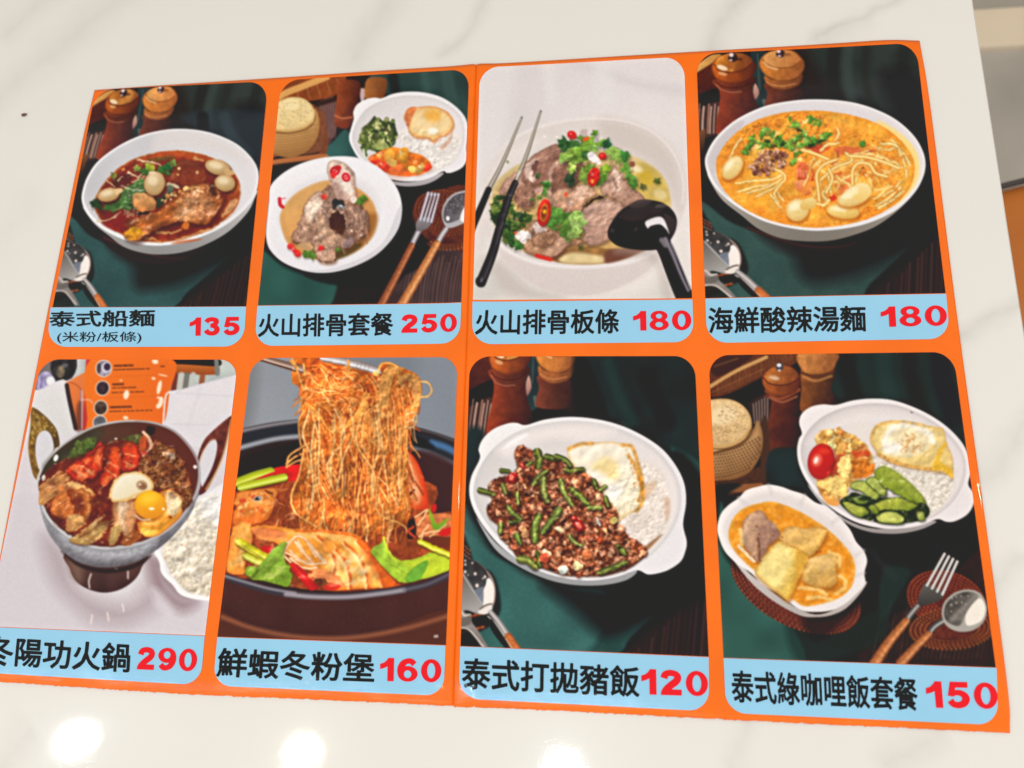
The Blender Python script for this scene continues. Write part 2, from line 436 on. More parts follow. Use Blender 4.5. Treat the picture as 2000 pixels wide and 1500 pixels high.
# ---- dish picture 1
rng = np.random.default_rng(7)
clip_panel(PANELS[0][0])
T1 = hom4([(1360,105.8),(1789,84),(1847,572.5),(1377.7,582.2)], [(189,176),(523.5,158.5),(481,590),(105,591)])
dark_table(T1, .82, green=(52,92,92)); mills(T1, .82); spoon(T1, .82)
sv(150,240,.185)
P([(1100,-80),(2100,-80),(2000,600),(1850,500),(1600,250)],(40,50,58),nz=((40,.12),),soft=30,a=.7)
S([(1560,-60),(1640,150),(1800,330)],60,(56,70,78),soft=26,a=.5); S([(1330,-60),(1340,60)],60,(26,24,28),soft=20,a=.8)
wick=[(280,1200),(400,1300),(600,1400),(900,1440),(1300,1330)]
S(wick,50,(40,26,26),soft=10,a=.9)
for i in range(44):
    t=i/43; x=290+t*900; y=1215+220*math.sin(t*1.75)
    E(x,y,15,11,30,(120,66,60),c2=(46,24,24),soft=2,a=.75-.6*t)
outer=[(50,800),(66,690),(110,570),(200,430),(340,310),(520,200),(720,120),(930,75),(1120,64),(1330,85),(1520,140),(1700,230),(1830,350),(1900,460),(1922,570),(1905,700),(1850,820),(1750,940),(1600,1060),(1420,1160),(1200,1240),(1000,1285),(800,1295),(600,1265),(420,1200),(260,1110),(140,1000),(75,900)]
under=[(60,880),(260,1100),(600,1250),(1000,1270),(1600,1040),(1900,720),(1880,790),(1800,950),(1600,1150),(1350,1290),(1100,1370),(850,1390),(640,1360),(480,1300),(350,1200),(180,1060)]
inner=[(74,800),(90,695),(132,580),(218,445),(355,325),(535,217),(730,138),(935,94),(1120,82),(1325,102),(1510,156),(1685,245),(1810,360),(1878,465),(1899,570),(1880,690),(1826,800),(1728,915),(1585,1030),(1405,1128),(1190,1206),(1000,1250),(800,1262),(612,1232),(436,1168),(280,1080),(164,980),(100,885)]
bowl(outer,under,rim_c=(240,238,242),side=((206,202,204),(140,138,138)),inner=inner,in_c=((198,196,202),(226,222,226)))
P([(900,110),(1300,115),(1650,240),(1860,460),(1700,420),(1500,310),(1100,260),(800,280)],(222,214,214),soft=40,a=.8)
soup=[(190,920),(180,830),(230,720),(320,590),(450,470),(620,375),(820,315),(1050,290),(1280,320),(1480,390),(1620,480),(1700,590),(1728,700),(1715,820),(1640,950),(1520,1060),(1360,1150),(1150,1220),(950,1258),(760,1260),(560,1215),(400,1140),(270,1050)]
P(soup,(116,36,18),c2=(136,46,20),ang=0,nz=((40,.14),(10,.06)),edge=((60,(176,86,30),.75),(22,(214,150,80),.6)),soft=4,n=6)
P([(640,390),(860,325),(1080,300),(1300,340),(1480,410),(1300,400),(1050,360),(800,390)],(190,84,26),soft=16,a=.8)
P([(700,400),(900,360),(1050,350),(960,390),(760,420)],(96,86,36),soft=8,a=.7)
P([(260,1060),(330,960),(480,930),(520,1130),(430,1150)],(132,22,14),soft=14,a=.8)
P([(1480,700),(1700,620),(1700,860),(1540,1020)],(176,84,34),soft=20,a=.6)
# blood-curd disc
E(1175,540,215,145,6,(112,44,28),c2=(134,56,34),nz=((14,.08),(4,.05)),edge=((50,(78,26,16),.6),),soft=3)
P([(960,500),(1010,430),(1150,395),(1300,430),(1240,440),(1100,440)],(142,76,50),soft=14,a=.6)
E(480,620,120,70,-25,(86,30,18),soft=10)
# pale noodles & sprouts
for p in [[(640,395),(720,410),(800,430)],[(790,420),(850,430),(910,470)],[(540,520),(600,550),(660,570)],[(320,610),(360,650),(410,670)],[(220,1040),(320,1020),(400,990),(460,945)],[(700,540),(650,590),(590,620)],[(430,600),(490,570)],[(620,640),(720,560)]]:
    S(p,rng.uniform(9,15),(236,216,188),w2=5,dark=(180,120,80),soft=2)
for p in [[(840,1150),(980,1160),(1100,1140)],[(720,1215),(800,1230),(900,1262)],[(1060,1230),(1200,1190),(1290,1150)],[(1300,1150),(1400,1130),(1460,1100)],[(1250,1000),(1150,1050)],[(1560,930),(1640,860),(1700,810)],[(1540,980),(1600,900)],[(1250,370),(1340,400)]]:
    S(p,rng.uniform(16,24),(222,168,112),w2=8,dark=(166,84,40),soft=5,a=.85)
P([(1560,980),(1600,840),(1700,800),(1660,900)],(214,160,110),soft=6,a=.8)
# greens
for x,y,r,ro,c in [(640,480,50,1,(120,140,60)),(760,480,70,.3,(150,170,50)),(900,490,80,0,(60,110,44)),(960,470,70,-.4,(40,104,54)),(1000,430,60,-.8,(110,130,60)),(720,520,60,2,(60,100,40)),(960,540,40,1,(70,110,50)),(390,560,50,1.5,(130,130,60)),(210,850,70,1,(48,78,36)),(190,840,60,2,(40,66,34)),(360,870,110,.1,(62,96,44)),(470,860,80,-.3,(56,90,42)),(560,880,70,.6,(66,92,50)),(820,540,70,.2,(40,70,36))]: leaf(x,y,r,ro,c,np.array(c)*.5,4)
P([(430,840),(480,720),(560,660),(640,600),(720,600),(720,740),(620,760),(560,920),(480,900)],(72,108,50),c2=(58,92,44),nz=((8,.3),(4,.2)),soft=5)
for i in range(130):
    x,y=rng.normal(600,60),rng.normal(760,110)
    a=rng.uniform(-1,.4); L=rng.uniform(10,26)
    S([(x,y),(x+L*math.cos(a),y+L*math.sin(a))],rng.uniform(2,4),jit([(190,200,170),(120,150,90),(226,224,206)][rng.integers(3)],.1),soft=1.3,a=.7)
S([(480,670),(560,700),(690,710)],8,(206,206,186),soft=3,a=.8); S([(930,660),(1000,650),(1070,680)],16,(216,196,160),soft=4); S([(990,690),(960,760),(900,840)],34,(96,110,90),w2=14,soft=5)
P([(820,780),(880,790),(1000,720),(940,800),(880,890),(840,870)],(44,58,44),soft=5)
# balls
def bb(cx,cy,rx,ry,ro,c=(226,198,154)):
    E(cx+10,cy+22,rx*1.03,ry*1.05,ro,(60,22,12),soft=16,a=.65)
    E(cx,cy,rx,ry,ro,c,c2=np.array(c)*(.8,.74,.62),ang=75,nz=((12,.03),(4,.02)),edge=((40,(170,116,66),.55),),soft=2.5)
    E(cx-rx*.15,cy-ry*.25,rx*.5,ry*.4,ro,(242,222,186),soft=20,a=.75)
bb(335,760,116,70,-12); P([(400,700),(470,695),(480,720),(420,760)],(226,190,140),soft=4)
bb(1490,470,135,80,14); P([(1560,480),(1650,510),(1655,545),(1580,560)],(206,166,116),soft=4)
bb(1565,635,108,88,10); bb(820,640,110,128,14); E(800,530,40,20,0,(230,206,166),soft=5)
E(715,835,130,100,-10,(60,24,12),soft=14,a=.6); P([(590,810),(610,750),(700,740),(790,770),(830,840),(820,920),(720,935),(620,910)],(222,166,106),c2=(186,116,62),nz=((14,.12),(5,.1)),soft=3)
P([(600,940),(700,935),(765,945),(740,965),(640,960)],(30,20,18),soft=4)
# drumstick
leg=[(500,1160),(560,1060),(620,1000),(760,960),(880,920),(960,850),(1080,760),(1160,670),(1300,640),(1440,650),(1540,720),(1560,800),(1500,900),(1440,1000),(1370,1070),(1240,1070),(1120,1040),(1020,1060),(900,1100),(780,1160),(680,1230),(600,1245),(510,1215)]
P(np.array(leg)+(20,34),(56,18,10),soft=26,a=.7)
P(leg,(192,112,56),c2=(166,92,48),ang=0,nz=((26,.14),(10,.14),(4,.08)),mix=(((226,160,104),22,.25,3,.7),((128,60,28),16,.4,3,.6)),edge=((46,(120,54,24),.7),),soft=3)
P([(1080,820),(1200,760),(1380,780),(1450,880),(1380,990),(1220,1000),(1100,920)],(206,144,98),nz=((14,.16),(5,.08)),soft=34,a=.75)
P([(560,1100),(760,1000),(960,900),(1060,880),(1000,1000),(820,1060),(640,1180)],(176,88,34),nz=((8,.12),),soft=24,a=.6)
P([(505,1160),(560,1110),(660,1110),(700,1160),(640,1230),(560,1240),(510,1205)],(232,166,36),c2=(206,128,24),nz=((8,.12),),soft=10)
P([(500,1060),(600,1010),(660,1040),(600,1090),(520,1110)],(110,54,24),nz=((6,.3),),soft=10,a=.8)
P([(1390,660),(1450,650),(1480,760),(1420,750)],(66,34,24),soft=10,a=.8); P([(1500,690),(1560,740),(1580,800),(1520,780)],(120,40,24),soft=8,a=.8)
P([(1100,1110),(1160,1030),(1190,1100),(1150,1130)],(206,110,40),soft=4)
for x,y in inside([(1090,760),(1180,670),(1380,670),(1430,800),(1300,860),(1400,980),(1250,1000),(1090,920)],46): E(x,y,rng.uniform(8,26),rng.uniform(5,14),rng.uniform(0,180),jit((236,182,132),.1),soft=4,a=.5)
for x,y in inside([(1160,690),(1400,660),(1540,740),(1520,880),(1420,1000),(1330,1060)],40): E(x,y,rng.uniform(8,22),rng.uniform(3,8),rng.uniform(0,180),(106,46,22),soft=4,a=.55)
for x,y in [(900,820),(930,830),(960,770),(1000,760),(1040,770),(1080,850),(1060,840),(990,810),(1090,720),(1030,740),(1150,690),(1190,700),(1230,690),(1260,680),(1280,720),(1210,720),(1080,480),(1270,530),(1070,545),(490,490),(950,790),(1100,840)]: lump(x,y,rng.uniform(16,28),[(236,168,92),(226,150,84),(244,196,130)],hl=(255,230,190),sh=(70,28,12))
E(1160,1250,160,14,-8,(196,80,26),soft=8,a=.7)
for i in range(50):
    x,y=rng.normal(580,60),rng.normal(960,30); S([(x,y),(x+rng.uniform(-20,20),y+rng.uniform(-16,16))],3,(214,208,190),soft=1.5,a=.6)

warp(soup,1.8,6,amp2=1.2,cell2=16); grain(soup,((3,.06),(8,.08),(20,.06)))

emboss(leg,((4,.4),(9,.6),(18,.6)),.14,gloss=.35,th=.8); emboss(soup,((10,.4),(22,.6)),.05,gloss=.22,th=.78,seed=2,tint=(255,180,110))

bb(335,760,116,70,-12); P([(400,700),(470,695),(480,720),(420,760)],(226,190,140),soft=4)
bb(1490,470,135,80,14); P([(1560,480),(1650,510),(1655,545),(1580,560)],(206,166,116),soft=4)
bb(1565,635,108,88,10); bb(820,640,110,128,14); E(800,530,40,20,0,(230,206,166),soft=5)
# ---- dish picture 2
rng = np.random.default_rng(14)
clip_panel(PANELS[1][0])
def basket(T=None,k=1.0,open_=0):
    """lidded wicker pot on a tray; local window of the upper second picture"""
    sv(520,170,.2466,T,k)
    P([(-60,560),(120,540),(440,500),(470,240),(400,160),(300,120),(-60,140)],(120,70,46),nz=((5,.1),(30,.1)),soft=3)
    P([(400,220),(460,240),(450,560),(-60,640),(-60,590),(420,520)],(134,76,46),c2=(104,56,36),soft=2.5,nz=((6,.1),))
    P([(-60,595),(430,530),(440,570),(-60,650)],(176,106,60),soft=4)
    P([(-60,640),(430,575),(520,600),(300,700),(-60,760)],(26,22,24),soft=10)
    pot=[(-60,330),(80,320),(330,270),(380,170),(415,230),(420,330),(390,430),(320,510),(220,555),(140,555),(60,530),(-60,470)]
    P(pot,(214,170,110),c2=(170,118,64),ang=80,nz=((20,.05),),edge=((60,(140,92,46),.6),),soft=2)
    for j in range(9):
        for i in range(24):
            x=-40+i*20+(j%2)*10; y=352+j*22-((i*20-40)/420.)**2*60+ (i<3)*0
            if x<405-max(0,(j-3))*18: E(x,y,5.5,7,20,(140,94,48),soft=2,a=.75)
    lid=[(-60,120),(90,110),(180,80),(280,85),(350,130),(385,200),(370,270),(300,320),(180,348),(60,340),(-60,320)]
    P(np.array(lid)+(6,22),(120,78,40),soft=6,a=.8)
    P(lid,(240,218,166),c2=(226,196,136),nz=((12,.04),(4,.03)),edge=((26,(196,150,86),.7),),soft=2)
    E(215,160,85,42,-8,(228,200,140),nz=((5,.05),),soft=5,a=.7); E(205,156,60,28,-8,(244,226,176),soft=6,a=.8)
    for x,y in inside([(80,280),(80,130),(300,110),(370,200),(320,290),(180,330)],70): S([(x,y),(x+rng.uniform(4,14),y+rng.uniform(-4,8))],1.6,(150,110,60),soft=1.2,a=.55)
    S([(60,340),(180,350),(300,322),(372,270)],7,(206,164,100),soft=3)
def fork_spoon(T=None,k=1.0):
    sv(520,170,.2466,T,k)
    P([(1160,1010),(1200,880),(1320,830),(1640,810),(1640,1290),(1480,1285),(1330,1240),(1220,1150)],(86,40,28),nz=((8,.2),),soft=4)
    E(1420,1010,250,190,14,(96,44,28),nz=((6,.2),),soft=4)
    wicker_ring(1420,1000,250,180,14,.25,7,26,c=(140,66,36)); wicker_ring(1500,1180,250,110,-8,.6,3,24,c=(166,92,50),t0=.2,t1=3.0)
    P([(1190,1180),(1300,1280),(1250,1420),(1040,1500),(1000,1440)],(16,16,18),soft=14,a=.7)
    # fork
    steel=(164,156,168)
    S([(1215,1130),(1170,1220),(1150,1265)],24,steel,w2=22,dark=(96,88,92),hl=(220,214,220),hs=0,soft=2)
    S([(1152,1262),(1040,1480),(900,1750)],28,(150,84,52),w2=34,dark=(96,46,28),hl=(196,122,80),hs=.3,soft=2,nz=((4,.1),))
    P([(1210,1040),(1250,1010),(1310,1060),(1290,1110),(1240,1140),(1195,1140),(1185,1090)],(150,142,146),c2=(104,96,100),soft=2)
    for i in range(4):
        x=1284+i*27; S([(x,842+i*4),(1222+i*29,1050+i*6)],12,(186,180,198),dark=(120,112,130),hl=(240,238,246),hs=.1,soft=1.5)
    for i in range(3): S([(1300+i*27,870),(1246+i*28,1030)],5,(70,36,30),soft=2,a=.8)
    # spoon
    S([(1425,1130),(1390,1180),(1355,1245)],22,(170,162,166),w2=22,dark=(110,100,104),hl=(228,222,226),hs=0,soft=2)
    S([(1352,1245),(1230,1460),(1060,1750)],30,(196,124,72),w2=38,dark=(140,76,38),hl=(230,168,116),hs=.3,soft=2,nz=((4,.1),))
    P([(1392,1000),(1410,930),(1470,860),(1560,830),(1680,840),(1680,1040),(1560,1090),(1470,1120),(1425,1110),(1400,1060)],(176,172,178),soft=2)
    P([(1406,1000),(1424,940),(1480,874),(1560,846),(1680,850),(1680,960),(1600,1000),(1520,1060),(1440,1080),(1410,1050)],(78,72,78),c2=(120,114,120),ang=30,nz=((8,.2),),soft=5)
    P([(1540,1060),(1560,980),(1620,920),(1680,910),(1680,1030),(1600,1075)],(240,236,240),soft=4)
    for i in range(15): E(1430+(i%5)*30+rng.uniform(-10,10),905+(i//5)*40+rng.uniform(-12,12)-(i%5)*10,rng.uniform(3,7),rng.uniform(3,5),rng.uniform(0,180),(206,200,206),soft=4,a=.7)
    E(1440,1045,14,18,0,(250,250,252),soft=4)
def oval_dish(T=None,k=1.0):
    """white eared dish"""
    body=[(656,400),(680,300),(694,250),(690,200),(720,140),(790,100),(860,86),(915,92),(1000,58),(1120,40),(1250,46),(1380,80),(1480,140),(1560,220),(1596,300),(1598,400),(1588,500),(1600,560),(1560,640),(1480,680),(1430,684),(1400,672),(1280,730),(1140,750),(1000,735),(860,680),(740,570),(680,480)]
    P([(700,520),(860,690),(1000,745),(1180,750),(1400,680),(1360,730),(1260,775),(1130,790),(1010,775),(860,720)],(206,200,204),c2=(168,162,166),soft=2)
    P(body,(240,236,240),c2=(232,228,232),ang=20,soft=1.5)
    P([(680,400),(706,300),(790,180),(920,110),(1080,72),(1240,76),(1380,112),(1490,180),(1555,270),(1572,390),(1555,490),(1490,590),(1390,650),(1260,700),(1130,714),(1000,700),(870,650),(760,560),(700,480)],(216,210,212),c2=(236,228,228),ang=30,edge=((34,(200,196,200),.7),),soft=2.5,n=6)
view(520,170,.2466)
P([(-80,-120),(1700,-120),(1700,1800),(-80,1800)],(34,28,30),sm=0)
P([(860,-120),(1640,-120),(1640,800),(1560,300),(1300,60),(950,60)],(44,66,64),nz=((40,.14),),soft=14)
for x,w,c in [(1000,40,(26,26,28)),(1250,30,(58,86,82)),(1430,50,(58,82,78)),(1580,40,(40,56,56))]: S([(x,-120),(x+30,60),(x+80,240)],w,c,soft=18,a=.7)
P([(-60,-40),(300,-120),(620,-120),(560,60),(300,120),(-60,200)],(134,66,34),nz=((5,.08),(20,.1)),soft=3)
for i in range(7): S([(80+i*80,60-i*20),(110+i*80,160-i*22)],3,(206,150,96),soft=2,a=.5)
S([(20,160),(130,60),(300,-10),(480,-80)],26,(216,158,90),soft=3); P([(-60,60),(120,-20),(330,-100),(100,-120),(-60,-120)],(150,110,90),soft=4)
P([(360,150),(560,80),(560,300),(520,420),(420,520),(410,200)],(92,60,58),nz=((8,.1),),soft=4)
for i in range(7): S([(430+i*20,130),(440+i*18,400)],3.5,(176,136,130),soft=3,a=.5)
S([(380,150),(470,120),(560,90)],16,(44,26,22),soft=8,a=.8)
P([(740,20),(790,30),(760,140)],(196,166,166),soft=3)
g=((4,.05),(14,.08))
P([(570,-40),(740,-40),(730,120),(690,260),(640,330),(560,310),(540,270),(560,100)],(156,72,40),c2=(70,32,24),ang=5,nz=g,soft=3)
S([(545,225),(600,248),(680,240)],6,(196,110,74),soft=3); E(600,300,60,24,10,(120,50,32),soft=5,a=.8)
P([(800,-60),(950,-60),(940,70),(900,100),(790,100)],(170,104,54),c2=(120,66,38),ang=5,nz=g,soft=3)
P([(460,500),(540,420),(640,340),(720,560),(560,600),(440,600)],(48,88,84),nz=((30,.14),),soft=8)
basket()
P([(-80,1300),(120,1400),(300,1470),(560,1480),(440,1800),(-80,1800)],(42,84,76),nz=((50,.14),),soft=14)
P([(1000,760),(1300,740),(1640,640),(1640,840),(1200,860),(1100,1300),(900,1560),(500,1560),(300,1470),(700,1450),(1000,1200)],(24,22,26),soft=16)
P([(1640,1290),(1300,1290),(1100,1480),(900,1800),(1640,1800)],(64,46,46),nz=((20,.1),),soft=5)
for i in range(22):
    x=1080+i*26+rng.uniform(-8,8); S([(x+60,1290+rng.uniform(0,120)),(x+20,1560),(x,1750)],rng.uniform(2,5),jit((140,112,108),.2),soft=3,a=.45)
S([(840,1800),(1040,1540),(1150,1420)],10,(18,16,18),soft=6,a=.8)
fork_spoon()
view(520,170,.2466)
oval_dish()
# rice, egg, greens, tomato
rice=[(1040,380),(1140,330),(1480,360),(1540,430),(1500,560),(1420,640),(1310,660),(1240,560),(1080,480)]
P(rice,(234,226,222),nz=((10,.05),),soft=20)
for x,y in inside(rice,200):
    a=rng.uniform(0,3.14); L=rng.uniform(8,15); S([(x,y),(x+L*math.cos(a),y+L*math.sin(a))],4,jit([(246,240,236),(226,214,206),(206,190,180)][rng.integers(3)],.03),soft=2,a=.65)
P([(1380,480),(1440,420),(1480,360),(1460,440),(1400,500)],(206,160,136),soft=8,a=.8)
egg=[(1090,250),(1120,180),(1190,160),(1240,160),(1320,155),(1420,190),(1470,240),(1490,310),(1450,370),(1380,400),(1330,440),(1280,410),(1180,400),(1130,350),(1120,290)]
P(np.array(egg)+(4,14),(190,120,80),soft=8,a=.6)
P(egg,(236,196,134),nz=((14,.05),),edge=((26,(206,116,50),.8),),soft=2.5)
P([(1100,230),(1130,170),(1190,165),(1160,250),(1120,320)],(214,126,76),nz=((5,.14),),soft=4)
P([(1150,330),(1180,220),(1300,180),(1430,230),(1460,300),(1380,360),(1260,390)],(242,212,160),soft=16,a=.8)
E(1320,230,70,50,10,(236,170,66),soft=22,a=.85); E(1320,350,40,24,0,(250,244,232),soft=12,a=.9); E(1230,290,40,30,0,(246,220,170),soft=14,a=.7)
warp(egg,1.6,6)
gr=[(750,350),(790,300),(860,250),(930,270),(1010,290),(1030,380),(1010,470),(920,520),(820,500),(760,470)]
P(gr,(82,92,50),nz=((6,.3),),soft=5)
for x,y in inside(gr,46):
    a=rng.uniform(0,3.14); L=rng.uniform(26,60); c=jit([(176,186,100),(206,206,140),(110,130,60),(60,76,40),(146,160,80)][rng.integers(5)],.1)
    S([(x-L*.5*math.cos(a),y-L*.5*math.sin(a)),(x,y+8),(x+L*.5*math.cos(a),y+L*.5*math.sin(a))],rng.uniform(8,18),c,dark=c*.55,soft=2)
P([(840,480),(900,420),(960,400),(990,470),(930,500)],(196,196,130),c2=(150,160,84),soft=3); S([(940,400),(985,480)],8,(52,66,36),soft=2); S([(790,320),(860,240)],9,(56,66,40),soft=2); S([(1010,310),(1030,380)],12,(50,64,40),soft=3)
S([(760,480),(790,540)],14,(70,90,40),soft=3); S([(770,500),(780,560)],9,(226,226,214),soft=3)
warp(gr,2.5,6)
tm=[(810,570),(880,520),(1010,480),(1140,520),(1230,540),(1300,600),(1310,650),(1240,690),(1130,712),(1000,700),(880,640)]
P(tm,(238,134,44),c2=(232,100,40),ang=120,nz=((10,.14),(4,.06)),soft=4)
for x,y,r,c in [(860,600,50,(222,60,34)),(930,630,60,(228,70,44)),(1040,660,80,(240,120,60)),(1100,610,60,(244,140,44)),(980,540,50,(246,170,60)),(1080,540,60,(246,160,50)),(1190,560,50,(240,120,40)),(1220,650,50,(250,190,90)),(1280,640,36,(226,60,40)),(1160,660,36,(252,200,110)),(900,550,30,(246,180,90)),(1000,600,36,(250,190,100))]: lump(x,y,r,[c],hl=(255,236,190),sh=(180,70,20),sa=.3)
warp(tm,3,9)
# soup plate
plate=[(0,1100),(20,900),(30,790),(120,690),(260,610),(440,560),(620,548),(760,570),(880,630),(980,720),(1050,830),(1076,950),(1060,1080),(1000,1200),(880,1320),(720,1410),(560,1460),(400,1472),(250,1440),(120,1380),(30,1290),(0,1200)]
P(np.array(plate)+(10,34),(16,16,20),soft=22,a=.7)
P(plate,(240,237,242),c2=(230,226,232),ang=90,edge=((20,(222,218,224),.8),),soft=1.6,n=6)
P([(1060,940),(1076,1000),(1040,1140),(900,1310),(720,1412),(500,1470),(280,1450),(500,1440),(760,1350),(940,1210)],(206,202,208),soft=5,a=.8)
E(500,1000,440,330,-12,(224,219,224),edge=((90,(240,237,241),.9),),soft=12)
soup=[(106,1060),(130,960),(220,850),(360,770),(500,735),(640,760),(760,820),(840,900),(880,1010),(870,1120),(820,1220),(720,1300),(560,1360),(400,1370),(260,1320),(160,1230)]
P(soup,(222,170,106),c2=(196,130,66),ang=60,nz=((30,.05),(9,.03)),edge=((60,(206,150,90),.7),(26,(228,200,160),.6)),soft=3,n=6)
P([(600,1100),(860,1000),(850,1160),(700,1300),(520,1360),(560,1280)],(150,96,46),soft=24,a=.8); P([(480,1330),(600,1240),(760,1240),(690,1310),(560,1365)],(70,60,30),soft=14,a=.8)
# ribs
meat=[(200,1210),(230,1120),(280,1010),(300,940),(370,850),(440,820),(500,760),(540,760),(560,890),(690,920),(780,960),(810,1050),(800,1140),(740,1200),(700,1230),(640,1280),(560,1250),(540,1370),(420,1370),(380,1290),(300,1230)]
P(np.array(meat)+(12,26),(110,66,34),soft=18,a=.7)
P(meat,(150,112,92),c2=(128,90,70),nz=((14,.16),(5,.12)),edge=((30,(96,62,46),.6),),soft=3)
def rib(pts,c,c2,ang,n,dx,dy):
    P(np.array(pts)+(6,14),(70,42,30),soft=10,a=.6); P(pts,c,c2=c2,ang=ang,nz=((14,.08),(5,.08)),edge=((18,(104,72,56),.6),),soft=2.5)
    for x,y in inside(pts,n):
        k=rng.uniform(.6,1.4); S([(x,y),(x+dx*k*.5+rng.uniform(-6,6),y+dy*k*.5),(x+dx*k,y+dy*k)],rng.uniform(2.5,6),jit(np.array(c)*rng.choice([.74,.86,1.14,1.22]),.05),soft=3,a=.55)
rib([(560,900),(690,920),(780,960),(810,1050),(800,1140),(740,1200),(650,1190),(640,1060),(600,980)],(150,112,94),(112,78,62),30,70,16,60)
rib([(640,940),(740,960),(770,1060),(740,1150),(690,1120),(690,1020)],(172,136,118),(140,104,86),40,40,8,50)
rib([(200,1210),(230,1120),(280,1010),(330,960),(400,1000),(420,1110),(400,1230),(300,1240)],(176,138,116),(146,106,86),60,70,26,30)
rib([(300,940),(370,850),(440,820),(470,900),(450,1010),(400,1060),(310,1010)],(196,162,144),(166,130,112),50,50,-14,40)
rib([(400,1060),(470,960),(510,1000),(520,1110),(600,1180),(660,1190),(640,1280),(560,1260),(540,1370),(420,1370),(370,1280),(400,1180)],(182,146,122),(150,112,90),70,90,14,44)
for x,y in inside(meat,46): lump(x,y,rng.uniform(10,20),[(206,176,156),(176,140,120),(140,104,86)],v=.06,el=.3,sh=(80,50,38),sa=.3)
P([(300,1010),(350,900),(430,870),(450,920),(400,1000),(350,1060)],(216,192,174),nz=((5,.12),),soft=12,a=.85)
P([(440,960),(490,840),(530,780),(545,850),(500,960),(520,1080),(480,1100)],(132,104,90),nz=((5,.2),),soft=5)
P([(500,1080),(510,1010),(570,980),(630,1020),(640,1110),(600,1170),(540,1140)],(50,28,22),c2=(76,42,32),soft=6)
P([(520,960),(540,890),(600,880),(620,940),(560,980)],(40,40,42),soft=5); E(585,955,30,18,-10,(120,124,130),soft=5); E(590,945,10,6,0,(240,240,240),soft=3)
for p in [[(560,970),(620,1000),(640,1100)],[(640,960),(680,1040),(660,1160)],[(700,960),(740,1030),(730,1120)],[(760,980),(770,1060)]]: S(p,14,(150,120,104),dark=(92,62,50),soft=4)
P([(620,1240),(660,1180),(700,1190),(690,1240),(640,1280)],(140,112,110),soft=4)
warp(meat,2.6,5,amp2=2,cell2=14)
bone=[(480,650),(500,590),(560,580),(630,610),(690,680),(700,760),(715,880),(690,920),(600,890),(560,880),(530,800),(500,730)]
P(np.array(bone)+(8,10),(110,70,56),soft=10,a=.6)
P(bone,(226,202,190),c2=(206,172,156),nz=((9,.07),(4,.05)),edge=((30,(166,124,108),.7),),soft=2.5)
P([(500,740),(560,760),(620,860),(570,890),(540,820)],(170,134,124),soft=10,a=.7); S([(640,640),(690,690)],14,(150,120,108),soft=6,a=.7); P([(590,760),(650,740),(690,830),(650,850)],(244,228,218),soft=12,a=.9); E(690,890,28,28,0,(240,224,210),soft=5)
warp(bone,1.8,5)
def chil(x,y,r,ro,q=1.0):
    E(x,y,r,r*.85,ro,(204,26,40),soft=1.6); E(x,y,r*.55,r*.42,ro,(244,150,150),soft=2); E(x,y,r*.3,r*.24,ro,(226,60,60),soft=2)
chil(545,665,44,-40); E(570,640,26,20,0,(196,20,30),soft=2); chil(632,715,38,60); E(530,695,22,30,0,(214,50,50),soft=2)
S([(105,885),(110,930),(130,950)],14,(206,20,40),soft=2); S([(120,885),(150,880)],5,(226,120,120),soft=2)
for x,y in [(190,1265),(220,1290),(245,1310),(430,1280),(460,870),(250,1325)]: lump(x,y,30,[(214,26,34),(226,60,56)],hl=(255,200,190),sh=(120,40,20))
for x,y,r in [(750,900,50),(770,880,36),(340,1310,46),(320,1330,40),(370,1340,36),(570,1290,30)]: leaf(x,y,r,rng.uniform(0,6),(96,134,50),(40,70,24),3)
grain(meat,((3,.08),(8,.10))); grain(gr,((3,.08),(8,.1))); grain(tm,((4,.06),(10,.06)))
P([(400,1310),(480,1290),(540,1320),(530,1370),(440,1372)],(190,150,128),nz=((5,.15),),soft=3)
P([(250,1250),(330,1230),(370,1270),(330,1300)],(190,150,106),soft=4)

emboss(meat,((4,.4),(10,.7)),.10,gloss=.14,th=.9); grain(meat,((50,.06),),1.08); emboss(bone,((5,.5),(12,.5)),.07); emboss(gr,((5,.6),(10,.6)),.10,gloss=.2,th=.85); emboss(tm,((8,.6),(15,.6)),.10,gloss=.3,th=.8); emboss(rice,((4,.6),(9,.5)),.07); emboss(egg,((9,.5),(18,.6)),.05,gloss=.2,th=.8)
# ---- dish picture 3
rng = np.random.default_rng(21)
clip_panel(PANELS[2][0])
view(930,220,.2466)
P([(-80,-500),(1760,-500),(1760,1560),(-80,1560)],(220,212,214),sm=0,c2=(226,218,214),ang=90,nz=((200,.02),(60,.012)))
P([(-80,-500),(300,-500),(200,300),(-80,600)],(226,220,222),soft=60,a=.8)
S([(700,-420),(1000,-330),(1300,-220),(1700,-160)],30,(208,200,204),soft=40,a=.6); S([(560,-440),(600,-120)],40,(228,222,222),soft=40,a=.8); S([(1000,-440),(1030,-100)],70,(228,222,222),soft=50,a=.7)
P([(-80,1180),(200,1250),(500,1400),(860,1470),(1300,1440),(1500,1300),(1760,1450),(1760,1560),(-80,1560)],(214,208,204),soft=50,a=.9)
P([(60,1150),(200,1190),(420,1390),(700,1460),(500,1480),(200,1420),(40,1300)],(196,186,182),soft=40,a=.8)
P([(-80,1250),(60,1250),(170,1330),(160,1480),(-80,1480)],(206,202,198),soft=30,a=.8)
bo=[(36,560),(70,440),(170,300),(320,180),(500,100),(720,50),(960,36),(1180,56),(1380,130),(1530,250),(1630,400),(1668,560),(1664,700),(1640,800),(1590,940),(1480,1110),(1380,1230),(1240,1330),(1060,1410),(880,1448),(700,1440),(520,1390),(360,1300),(220,1170),(120,1020),(60,860),(36,700)]
P(bo,(230,222,222),c2=(214,204,202),ang=85,nz=((80,.012),),soft=2.5,n=6)
